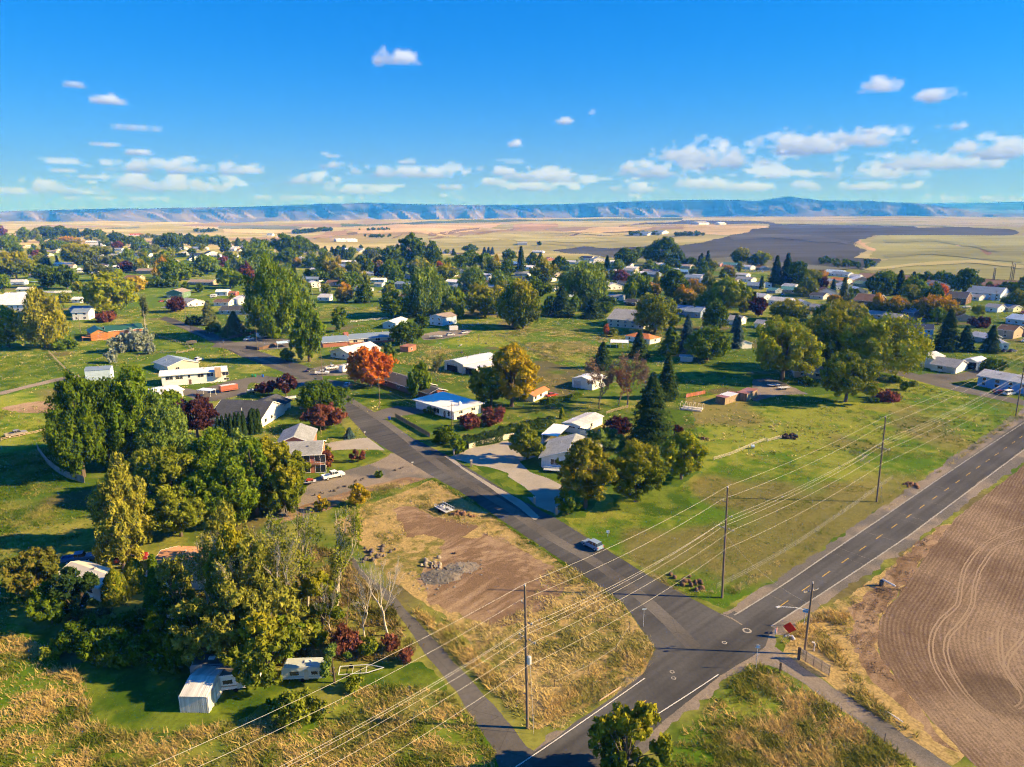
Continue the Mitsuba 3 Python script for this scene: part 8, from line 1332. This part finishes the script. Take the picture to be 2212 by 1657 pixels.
fence('rail fence running down the left pasture', [(-228.41, 344.58), (-214.04, 326.80), (-200.74, 310.69), (-190.59, 298.38), (-186.92, 294.87)], 'rail', 1.2, 3, 'tan', rails=(.6, 1.1))
fence('log fence along the far edge of the left field', [(-154.48, 205.07), (-149.68, 211.09), (-146.50, 216.15), (-144.34, 221.43)], 'rail', 1.0, 4, 'tan', rails=(.4, .8))
fence('rail fence beside the silver willow lawn', [(-197.28, 390.22), (-183.86, 378.69), (-166.85, 360.86), (-159.32, 349.31), (-162.72, 340.87), (-174.37, 343.02)], 'rail', 1.2, 3.4, 'tan', rails=(.5, 1.0))
fence('brown board fence below the spruces by the paved yard', [(-154.38, 383.04), (-150.05, 393.04), (-146.82, 403.55)], 'board', 1.8, 2.4, 'brown')
fence('brown panel fence before the blue carport', [(-135.20, 355.76), (-126.02, 350.75), (-122.69, 364.43)], 'panel', 1.5, 3, 'brown')
fence('paddock fence in the meadow behind the ranch house', [(-130.88, 519.59), (-118.86, 510.15), (-104.56, 496.59), (-94.43, 483.72)], 'rail', 1.4, 5, 'wood', rails=(.6, 1.2))
fence('far paddock fence with dark posts behind the ranch house', [(-142.42, 572.39), (-128.93, 566.65), (-114.38, 544.75), (-103.06, 529.38)], 'rail', 1.4, 5, 'wood', rails=(.6, 1.2))
fence('white board fence beside the far left boats', [(-420.32, 584.22), (-416.94, 599.70), (-409.72, 612.53), (-394.13, 613.18), (-381.00, 616.70)], 'panel', 1.9, 6, 'white')
fence('white pipe rail fence behind the ranch house', [(-101.07, 441.80), (-89.42, 451.64), (-80.47, 457.06)], 'rail', 1.4, 4, 'white', rails=(.7, 1.3))
fence('white pipe rail fence right of the box trailer', [(-29.64, 421.55), (-23.12, 429.31), (-14.97, 438.61)], 'rail', 1.4, 4, 'lightgrey', rails=(.5, 1.3))
fence('row of old dark fence posts in the dry roadside grass', [(6.17, 90.20), (8.54, 91.64), (10.19, 92.62), (11.97, 94.47), (14.12, 96.39), (16.41, 98.74), (19.34, 104.55)], 'wire', 1.4, 6.5, (.10, .075, .055), rails=(.9,))
fence('dark wire fence along the bottom of the green bank', [(40.13, 93.46), (44.19, 86.24), (48.48, 79.15)], 'wire', 1.3, 9, (.14, .10, .075), rails=(.9,))
k = thing('farm_gate', 'weathered wooden farm gate with six rails standing open', 'gate'); (x, y), (x2, y2) = (44.30, 97.10), (47.07, 92.52); gl = math.hypot(x2-x, y2-y); at = (x, y, 0, math.degrees(math.atan2(y2-y, x2-x)))
for i in range(6): put(k, 'rail', MB().box(0, -.03, .22+i*.30, gl, .02, .40+i*.30), np_jit((.50, .41, .29), np.random.default_rng(i)), 'paint', at)
for i in range(5): put(k, 'upright', MB().box(gl*i/4-.07, -.075, .1, gl*i/4+.07, -.035, 2.0), (.30, .23, .15), 'paint', at)
k = thing('gate_post', 'dark railroad tie post holding the open farm gate', 'post'); x, y = (44.20, 96.74); put(k, None, MB().box(x-.16, y-.16, 0, x+.16, y+.16, 2.1), (.09, .065, .05))
k = thing('gate_post', 'short dark post on the green bank across from the gate', 'post'); x, y = (40.19, 93.62); put(k, None, MB().box(x-.12, y-.12, 0, x+.12, y+.12, 1.6), (.09, .065, .05))
k = thing('culvert_pipe', 'white pipe resting on a dark block at the plough edge', 'pipe'); (x, y), (x2, y2) = (68.27, 119.06), (69.74, 117.14)
put(k, 'pipe', MB().tube([(x, y, 1.35), (x2, y2, 1.0)], .16, 8), 'white', 'paint', None, True); put(k, 'block', MB().box(x-.3, y-.3, 0, x+.2, y+.3, 1.15), 'charcoal')
k = thing('irrigation_pipe', 'long white pipe lying in the weeds by the farm road', 'pipe'); (x, y), (x2, y2) = (51.67, 84.65), (52.69, 82.57); put(k, None, MB().tube([(x, y, .25), (x2, y2, .25)], .09, 6), 'white')
k = thing('standpipe', 'bent white standpipe in the dry grass beside the pole', 'pipe'); x, y = (47.50, 98.92); put(k, None, MB().tube([(x, y, 0), (x, y, 1.3), (x-.1, y, 1.55), (x-.5, y, 1.6)], .08, 6), 'white')
k = thing('fallen_post', 'pale wooden pole lying in the grass beside the white road line', 'pole'); (x, y), (x2, y2) = (12.31, 86.98), (15.78, 90.04); put(k, None, MB().tube([(x, y, .18), (x2, y2, .18)], .1, 6), 'tan')

# ================================================================== signs and small things
rv = 180+20
sign('blue street name sign on a thin post by the street corner', *(21.87, 105.70), 3.4, (.8, .22), (.50, .60, .70), 10)
sign('pale sign pair on a tall post at the green bank', *(36.81, 94.30), 4.2, (.62, .55), (.62, .63, .62), -15)
sign('small blue sign beside the street lamp pole', *(48.64, 105.78), 3.3, (.8, .7), (.05, .35, .62), -20)
k = thing('road_work_sign', 'red diamond road work sign on a spring stand facing the junction', 'sign'); x, y = (44.91, 102.63); at = (x, y, 0, -32)
put(k, 'board', MB().prism([(-1.02, 1.75), (0, .73), (1.02, 1.75), (0, 2.77)], -.03, .0), (.72, .045, .02), 'paint', at)
put(k, 'stand', MB().tube([(0, .04, 0), (0, .04, 2.0)], .04, 4).tube([(0, .04, .4), (-.8, -.5, .02)], .03, 4).tube([(0, .04, .4), (.8, -.5, .02)], .03, 4).tube([(0, .04, .4), (-.8, .6, .02)], .03, 4).tube([(0, .04, .4), (.8, .6, .02)], .03, 4), 'silver', 'metalroof', at)
k = thing('barricade', 'small red and white barricade standing on the road shoulder', 'barricade'); x, y = (43.32, 103.74); at = (x, y, 0, 60)
put(k, 'board', MB().box(-.3, -.03, .75, .3, .0, 1.0).box(-.3, -.03, .35, .3, 0, .55), (.75, .10, .04), 'paint', at); put(k, 'stripe', MB().box(-.1, -.04, .75, .1, -.032, 1.0).box(-.1, -.04, .35, .1, -.032, .55), 'white', 'paint', at); put(k, 'leg', MB().box(-.32, -.02, 0, -.28, .25, .75).box(.28, -.02, 0, .32, .25, .75), 'white', 'paint', at)
rocks('white plastic sheeting bundle behind the red sign', *(45.62, 102.35), 4, .38, .4, (.72, .72, .72), 3, 'debris_bundle', 'debris')
sign('white mailbox like sign at the gravel drive entrance', *(-26.99, 182.27), 1.5, (.55, .35), 'lightgrey', 20, 'tan', 'mailbox', 'mailbox')
sign('white mailbox by the pale driveway', *(-45.40, 209.63), 1.5, (.55, .35), 'lightgrey', 20, 'tan', 'mailbox', 'mailbox')
sign('small real estate style sign on the pasture corner', *(20.38, 139.41), 1.6, (.7, .7), 'white', 0)
rocks('pale boulder heap on the bare earth lot', *(-15.30, 127.01), 16, .55, 1.2, (.34, .29, .22), 5)
rocks('grey rubble mound spread on the bare earth lot', *(-13.60, 122.30), 70, .22, 2.4, (.21, .205, .19), 6, 'rubble_mound', 'rubble')
rocks('second grey rubble mound toward the street', *(-9.84, 125.87), 50, .20, 2.0, (.20, .205, .19), 7, 'rubble_mound', 'rubble')
rocks('dark debris heap beside the lane end', *(-27.98, 132.05), 22, .6, 1.6, (.16, .13, .11), 8, 'debris_heap', 'debris')
rocks('brown debris pile on the weedy lot near the flatbed', *(-11.31, 150.92), 14, .6, 1.2, (.22, .12, .07), 9, 'debris_heap', 'debris')
rocks('rounded tan boulders beside the boat at the dark roofed house', *(-75.72, 240.10), 9, .9, 1.8, (.40, .31, .22), 10, 'boulders', 'boulders')
rocks('small bush covered burn pile on the mown pasture', *(58.63, 207.21), 10, .5, .9, (.17, .085, .055), 11, 'burn_pile', 'debris')
rocks('dark manure heap beside the bleached log fence end', *(85.32, 208.41), 14, .9, 1.3, (.045, .03, .03), 12, 'manure_heap', 'heap')
rocks('tangled brush heap at the pasture corner by the street', *(33.02, 119.67), 16, .7, 1.3, (.14, .085, .055), 13, 'brush_heap', 'heap')
rocks('brown brush heap beside the main road at the driveway', *(101.02, 168.67), 12, .6, 1.0, (.25, .13, .07), 14, 'brush_heap', 'heap')
for i, (x, y) in enumerate([(-48.02, 162.35), (-46.65, 163.89), (-44.27, 165.06), (-43.24, 167.04), (-42.01, 168.26), (-39.88, 171.15), (-38.37, 172.85), (-31.33, 179.49), (-29.60, 180.87)]): rocks(['first', 'second', 'third', 'fourth', 'fifth', 'sixth', 'seventh', 'eighth', 'ninth'][i]+' dark stone from left in the row on the gravel island', x, y, 2, .45, .3, (.12, .10, .085), 20+i, 'landscape_stone', 'stone'); labels[list(labels)[-1]]['group'] = 'row of stones on the gravel island'
for i, (lab, (x, y)) in enumerate((('pale scrap lying left in the workshop meadow', (-37.73, 367.82)), ('pile of pale scrap in the workshop meadow', (-26.04, 363.63)), ('small dark box in the workshop meadow', (-24.39, 343.97)), ('dark crate in the workshop meadow by the fence', (-13.72, 369.95)))): rocks(lab, x, y, 4, .55, .7, (.42, .40, .36) if i < 2 else (.10, .09, .08), 40+i, 'scrap', 'scrap')
x, y = (-11.67, 131.75); rocks('small dark stump with a shadow on the bare earth lot', x, y, 3, .35, .4, (.10, .07, .055), 50, 'stump', 'stump')
for i, p in enumerate(([(112.25, 144.72), (99.86, 137.14), (88.67, 126.73), (82.61, 118.65), (78.54, 112.82), (72.42, 107.47), (68.39, 102.94), (65.44, 98.00), (63.80, 93.12), (63.07, 87.43), (63.71, 82.84), (64.88, 77.65), (65.50, 75.73)], [(111.22, 139.81), (101.94, 135.83), (91.33, 126.16), (85.21, 118.65), (81.15, 112.82), (75.24, 106.62), (70.68, 102.55), (67.75, 98.00), (65.91, 93.12), (65.05, 87.73), (65.60, 83.39), (66.47, 79.15)], [(90.99, 110.09), (83.03, 102.55), (76.24, 96.56), (74.36, 93.79), (73.31, 88.95)], [(81.54, 105.78), (78.11, 100.99), (74.63, 94.82), (73.56, 89.88), (72.45, 87.43), (70.23, 85.66)])):
    q = smoothline(p, .8); t_ = np.gradient(q, axis=0); t_ /= np.linalg.norm(t_, axis=1, keepdims=True); n_ = np.stack([-t_[:, 1], t_[:, 0]], 1); mb = MB()
    for o in (-.28, .28): mb.add(*strip(q+n_*(o+.10*(meshkit.noise(np.c_[q*.8, np.zeros(len(q))], 3)[:, None]-.5)), .24, LEVEL*4.2, .8))
    struct('tractor_track', ['pale tractor track winding along the outer edge of the ploughed ground', 'second pale tractor track running inside the outer one', 'tractor track bending toward the dark round patch', 'short tractor track joining at the dark round patch'][i], mb, 'field_mix', (.265, .195, .128))

# ================================================================== grass and weeds
B = [(24.73, 110.09), (22.15, 100.99), (21.53, 96.56), (19.13, 92.79), (16.17, 89.88), (11.44, 85.95), (6.59, 81.23), (2.64, 81.22), (0.78, 83.94), (-3.71, 91.15), (-7.24, 94.47), (-12.80, 102.54), (-16.30, 108.32), (-14.34, 110.08), (-8.03, 106.62), (-3.30, 106.62), (2.71, 110.98), (5.33, 121.24), (9.79, 128.46), (15.07, 120.71), (19.67, 112.82)]
grass('dry_grass', 'tall straw coloured grass around the transformer pole lot', B, 5.0, (.35, .85), PALE, 1, 6, .3, .30)
grass('dry_grass', 'golden grass fringe along the road bend below the side street', [(22.83, 100.99), (22.03, 98.00), (20.07, 94.47), (16.78, 91.15), (11.34, 86.83), (5.67, 81.49), (2.89, 83.12), (5.02, 87.43), (10.01, 91.80), (14.49, 95.86), (18.89, 101.76)], 5.0, (.5, 1.1), DRY, 2, 7, .3, .35)
grass('dry_grass', 'golden weeds along the right side of the lane', [(-17.51, 111.89), (-14.67, 108.76), (-11.31, 106.20), (-7.17, 100.22), (-2.97, 94.47), (0.42, 88.94), (2.21, 87.42), (1.18, 85.08), (-0.78, 86.24), (-4.14, 91.47), (-6.85, 95.16), (-12.23, 103.74), (-15.82, 108.32)], 7, (.6, 1.3), DRY, 3, 8, .3, .5)
grass('dry_grass', 'tufted dry grassland filling the lower left corner', [(-97.40, 106.20), (-84.49, 106.62), (-76.55, 100.99), (-71.30, 98.36), (-66.34, 93.12), (-62.54, 89.88), (-57.75, 83.39), (-52.82, 80.69), (-47.66, 80.82), (-43.49, 80.69), (-38.62, 82.56), (-33.38, 83.94), (-26.52, 85.08), (-21.37, 90.51), (-15.57, 90.19), (-9.10, 88.94), (-5.00, 83.94), (-2.51, 77.16), (-2.19, 71.66), (-73.28, 71.66), (-97.13, 100.22)], 5.2, (.35, .95), DRY+[(.22, .22, .035), (.11, .17, .016)], 4, 7, .32, .22)
grass('dry_grass', 'golden rim of grass around the mown lawn', [(-68.02, 94.47), (-66.74, 94.47), (-62.50, 90.51), (-57.68, 83.94), (-55.06, 82.02), (-52.08, 80.69), (-47.73, 80.96), (-43.55, 80.82), (-39.76, 82.56), (-39.22, 81.22), (-42.91, 79.40), (-46.96, 79.40), (-51.61, 79.14), (-55.44, 80.69), (-58.35, 83.11), (-63.15, 89.88)], 7, (.6, 1.2), DRY, 5, 8, .3, .4)
grass('dry_grass', 'dry bank of straw and weeds below the farm road', [(19.77, 77.16), (23.77, 81.76), (27.85, 85.66), (33.37, 92.79), (37.75, 95.16), (39.98, 93.62), (44.18, 87.13), (47.66, 81.23), (50.02, 75.26), (50.69, 70.39), (18.34, 70.39)], 6.0, (.4, 1.2), DRY+[(.30, .27, .05), (.18, .20, .03)], 6, 8, .34, .14)
grass('dry_grass', 'golden weeds along the farm gate and plough edge', [(43.57, 100.99), (48.97, 106.62), (54.01, 110.09), (57.90, 110.09), (56.39, 105.78), (51.92, 100.99), (51.48, 95.16), (51.09, 87.43), (52.26, 82.84), (53.99, 79.15), (52.79, 78.65), (50.50, 83.12), (48.06, 88.64), (46.60, 92.79), (45.02, 98.37)], 6, (.6, 1.3), DRY, 7, 8, .34, .22, holes=[[(42.95, 98.74), (46.05, 100.99), (48.55, 98.37), (49.84, 93.46), (47.95, 90.20), (44.80, 91.48), (42.79, 93.79)]])
grass('dry_grass', 'sparse grey weeds on the stony plough edge', [(57.90, 110.09), (62.45, 116.65), (70.46, 123.38), (82.20, 134.55), (89.46, 141.18), (84.33, 132.67), (74.67, 121.24), (63.07, 108.76), (59.98, 104.96), (56.75, 98.00), (56.24, 91.15), (52.01, 94.47), (52.82, 100.99)], 2.6, (.2, .6), [(.26, .19, .12), (.18, .13, .085), (.33, .25, .14)], 8, 6, .3, .3)
grass('dry_grass', 'weeds on the upper weedy lot by the flatbed trailer', [(-41.88, 156.45), (-38.07, 165.45), (-29.99, 171.15), (-21.32, 173.71), (-16.03, 167.04), (-9.20, 157.89), (-3.84, 149.80), (4.36, 133.29), (4.55, 130.84), (-7.33, 142.58), (-19.03, 150.92), (-23.93, 156.45), (-27.75, 153.64), (-22.43, 141.18), (-24.76, 133.29), (-32.09, 144.00)], 4.0, (.25, .7), PALE+[(.12, .15, .025)], 9, 6, .3, .25)
grass('green_grass', 'lush green strip along the lower edge of the side street', [(-21.36, 174.14), (-16.17, 168.67), (-9.28, 159.35), (-2.75, 149.80), (9.35, 130.24), (15.25, 122.30), (19.74, 113.28), (23.06, 105.78), (23.21, 101.76), (22.52, 104.14), (18.97, 111.44), (14.38, 119.16), (8.09, 127.88), (-5.25, 150.92), (-11.30, 159.35), (-17.17, 166.24)], 7, (.25, .6), LUSH, 10, 6, .22, .5)
grass('green_grass', 'short pasture grass between the street and main road', [(16.29, 148.83), (26.35, 158.06), (37.12, 159.47), (52.64, 180.03), (81.85, 201.60), (109.42, 201.60), (125.20, 191.23), (86.84, 156.68), (55.81, 127.51), (36.80, 111.97), (28.40, 122.39), (22.66, 130.60), (11.34, 148.33)], 2.6, (.10, .32), GREENISH, 11, 5, .3, .12, wid=.05)
grass('green_grass', 'taller sunlit pasture grass toward the back street', [(88.67, 248.21), (108.21, 249.05), (127.07, 248.21), (143.00, 260.47), (163.06, 275.95), (167.33, 266.08), (178.04, 244.91), (173.26, 235.47), (148.93, 213.35), (120.79, 187.60), (106.45, 174.57), (100.49, 184.66), (90.14, 208.41), (80.51, 223.90)], .7, (.12, .36), GREENISH, 12, 5, .4, .10, wid=.07)
grass('green_grass', 'weedy tufts of the wild meadow behind the workshop', [(-29.32, 385.49), (-15.19, 393.04), (5.82, 414.62), (29.12, 423.32), (47.59, 406.27), (52.55, 383.04), (44.80, 347.48), (37.24, 314.37), (30.43, 301.51), (14.10, 328.31), (-8.41, 360.05)], 1.3, (.3, .8), PALE+[(.13, .16, .03)], 13, 5, .5, .06, wid=.10)
grass('dry_grass', 'straw tufts between the red shed and the workshop', [(-57.68, 343.97), (-47.47, 367.11), (-31.14, 353.54), (-27.25, 334.89), (-25.23, 295.58), (-14.50, 286.54), (-17.49, 269.95), (-29.63, 278.01), (-39.34, 310.20), (-53.95, 320.73)], .8, (.3, .8), PALE+[(.15, .16, .04)], 14, 5, .4, .12, wid=.09)
grass('green_grass', 'rough grass of the shaded left field', [(-178.06, 221.43), (-178.49, 238.84), (-153.69, 232.76), (-133.69, 203.91), (-120.69, 178.30), (-106.21, 165.60), (-90.89, 141.17), (-93.84, 134.55), (-84.49, 106.62), (-95.37, 106.62)], 2.2, (.2, .6), LUSH+[(.36, .32, .10)], 15, 6, .4, .12, wid=.06)
grass('green_grass', 'ragged grass on the left pasture', [(-251.94, 335.46), (-226.82, 332.53), (-200.26, 308.15), (-187.62, 296.03), (-189.42, 282.63), (-197.82, 266.45), (-206.23, 259.00)], .9, (.15, .4), LUSH, 16, 5, .5, .08, wid=.09)
grass('green_grass', 'clover and short weeds on the mown lawn by the metal shed', [(-64.61, 94.47), (-56.78, 95.85), (-47.99, 95.50), (-31.84, 91.15), (-17.90, 94.47), (-13.80, 95.85), (-9.36, 89.56), (-15.20, 90.51), (-25.63, 91.15), (-37.23, 83.94), (-45.60, 81.22), (-52.66, 81.09), (-55.90, 82.84)], 2.2, (.06, .2), LUSH, 17, 5, .2, .2, wid=.03)
grass('green_grass', 'weeds on the verge along the pasture edge of the side street', [(18.68, 132.67), (22.98, 127.30), (27.73, 120.71), (31.95, 114.23), (37.22, 114.23), (42.58, 117.64), (54.39, 128.46), (53.49, 129.05), (40.30, 118.65), (37.28, 117.14), (32.27, 117.64), (28.27, 123.38), (23.92, 129.64)], 4, (.15, .6), PALE+[(.10, .13, .02)], 18, 6, .25, .4)
grass('dry_grass', 'dry verge of weeds along the pasture side of the main road', [(83.60, 150.92), (94.80, 161.59), (101.64, 167.04), (113.24, 178.12), (136.87, 200.27), (169.78, 231.00), (176.25, 235.47), (173.12, 231.00), (136.53, 196.95), (114.63, 177.22), (104.68, 168.67), (95.05, 159.35), (85.22, 149.80)], 2.5, (.2, .6), PALE+[(.14, .16, .03)], 19, 6, .3, .3, wid=.05)

grass('green_grass', 'brushy olive undergrowth between the bare white trunks and the lane', [(-48.49, 128.46), (-41.82, 134.55), (-33.56, 131.44), (-29.92, 125.03), (-25.26, 117.64), (-20.43, 110.08), (-17.38, 104.14), (-15.14, 99.47), (-18.24, 96.56), (-24.75, 96.56), (-31.47, 97.27), (-37.79, 96.56)], 4.5, (.3, 1.3), [(.10, .11, .02), (.17, .14, .035), (.30, .23, .08), (.42, .32, .13)], 20, 9, .4, .3, wid=.05)
grass('dry_grass', 'brown leaf litter and weeds in the shade of the thicket', [(-77.87, 110.08), (-73.37, 113.75), (-65.38, 112.81), (-59.65, 116.64), (-49.78, 117.64), (-37.37, 112.81), (-31.85, 93.79), (-45.99, 95.85), (-59.69, 97.27), (-66.70, 96.56)], 2.0, (.2, .8), [(.10, .085, .03), (.14, .13, .03), (.24, .18, .07)], 21, 7, .4, .3, wid=.06)

grass('green_grass', 'uneven rough grass between the houses and meadows of the town', [(-300, 180), (-120, 215), (-30, 190), (60, 190), (220, 200), (330, 260), (360, 520), (-380, 520), (-380, 300)], .24, (.25, .7), LUSH+PALE[:2], 22, 4, .5, .05, wid=.12)

# ================================================================== words for the things that have none yet: colour, shape and what they stand by
LAND = [('the log house', (-224.93, 387.97)), ('the green gabled house', (-278.58, 584.22)), ('the brick chimney ranch', (-76.13, 377.97)), ('the metal workshop', (-15.60, 311.06)), ('the orange maple', (-56.03, 273.92)), ('the pale blue two-storey house', (-46.31, 435.47)),
 ('the red roofed cottage', (67.04, 377.97)), ('the white split level house', (187.72, 307.67)), ('the long blue house', (187.83, 266.08)), ('the rusty sheds', (80.08, 253.33)), ('the far red barn', (-1345.43, 2599.34)), ('the covered boats', (-466.89, 685.36)), ('the white boats', (-35.18, 393.43)),
 ('the long brown house', (257.40, 517.22)), ('the dark brown two-storey house', (333.92, 535.59)), ('the blue white two-storey house', (378.72, 570.99)), ('the navy two-storey house', (225.61, 389.04)), ('the cream split level house', (69.45, 426.29)), ('the park lawn', (257.09, 779.98)), ('the silver willows', (-189.15, 351.58)), ('the hill pole trio', (511.28, 732.74)), ('the boat by the lime tree', (328.67, 512.81))]
CW = dict(thin='olive', dark='dark green', green='green', lime='yellow green', yellow='yellow', gold='golden', orange='orange', olive='olive', paleolive='pale yellow green', plum='purple brown', rust='rusty brown', silver='silver', grey='grey green', bluespruce='blue', conifer='dark', silvergreen='silvery green', turnorange='orange tinted', turnyellow='yellowing', redbush='reddish', twig='brown')
KW = dict(round='round tree', tall='tall tree', poplar='slender tree', conifer='conifer', column='column tree', bush='shrub', bare='bare tree', twiggy='twiggy tree', willow='willow')
RW = dict(white='white', lightgrey='pale grey', grey='grey', charcoal='charcoal', navy='navy', taupe='grey brown', brown='brown', tan='tan', bluegrey='blue grey', paleblue='pale blue', blue='blue', teal='teal', red='red', rust='rust', orange='orange', green='green', cream='cream', pink='pinkish', brick='brick red', darkgreen='dark green')
def relation(x, y):
    a = math.atan2(x, y); r = math.hypot(x, y); best = None
    for nm, (lx, ly) in LAND:
        la, lr = math.atan2(lx, ly), math.hypot(lx, ly); d = math.hypot((la-a)*900, (math.log(lr)-math.log(r))*420)
        if best is None or d < best[0]: best = (d, nm, la-a, math.log(r/lr))
    d, nm, da, dr_ = best
    if abs(dr_)*420 > abs(da)*900*.8: w = 'behind' if dr_ > 0 else 'in front of'
    else: w = 'left of' if da > 0 else 'right of'
    if d > 200: w = 'far '+w
    return w+' '+nm
def short(t): return t if len(t.split()) < 16 else t.replace(' two-storey', '').replace('in front of', 'before').replace(' from left', '')
todo = {}
for (k, kind, pal, x, y, H, W) in TREES:
    base = (CW[pal]+' ' if pal else '')+KW[kind]; D = math.hypot(x, y)
    todo.setdefault((base, relation(x, y)), []).append((k, x, y, H))
for (k, base, x, y) in CARS: todo.setdefault((base, relation(x, y)), []).append((k, x, y, 1.5))
for (k, wall, roof, kind, ridge, L, h, x, y, words) in HOUSES:
    cw = RW.get(wall, 'pale green') if isinstance(wall, str) else 'pale green'; rw = RW[roof]
    base = f'{cw} {words or "house"} with {rw} roof' if cw != rw else f'all {cw} {words or "house"}'
    todo.setdefault((base, relation(x, y)), []).append((k, x, y, h))
ORD = ['leftmost', 'second from left', 'third from left', 'fourth from left', 'fifth from left', 'sixth from left', 'seventh from left', 'eighth from left', 'ninth from left']
ORD += ['tenth from left', 'eleventh from left', 'twelfth from left', 'thirteenth from left', 'fourteenth from left', 'fifteenth from left']
NUM = {10: 'ten', 11: 'eleven', 12: 'twelve', 13: 'thirteen', 14: 'fourteen', 15: 'fifteen', 2: 'two', 3: 'three', 4: 'four', 5: 'five', 6: 'six', 7: 'seven', 8: 'eight', 9: 'nine'}
for (base, rel), items in todo.items():
    items.sort(key=lambda q: math.atan2(q[1], q[2])); n = len(items)
    pl = base.replace('house with', 'houses with') if 'house with' in base else (base+'s' if ' with ' not in base else base.replace(' with', 's with', 1))
    for i, (k, x, y, h) in enumerate(items):
        if n == 1: t = f'{base} {rel}'
        else:
            t = f'{ORD[i] if i < n-1 else "rightmost"} of {NUM[n]} {pl} {rel}'
            if len(t.split()) > 15: t = f'{ORD[i] if i < n-1 else "rightmost"} of the {pl} {rel}'.replace(' from left', '').replace('in front of', 'before')
        labels[k]['label'] = short(t)
        if len(short(t).split()) > 15: labels[k]['label'] = short(t).replace(' with ', ', ').replace(' roof ', ' roof, ')

# ================================================================== the air
scene['haze'] = {'type': 'cube', 'to_world': T().translate([0, 9000, -60]).scale([26000, 16500, 540]), 'bsdf': {'type': 'null'}, 'interior': {'type': 'ref', 'id': 'air'}}
labels['haze'] = {'label': 'thin blue haze of air over the whole valley', 'kind': 'stuff'}
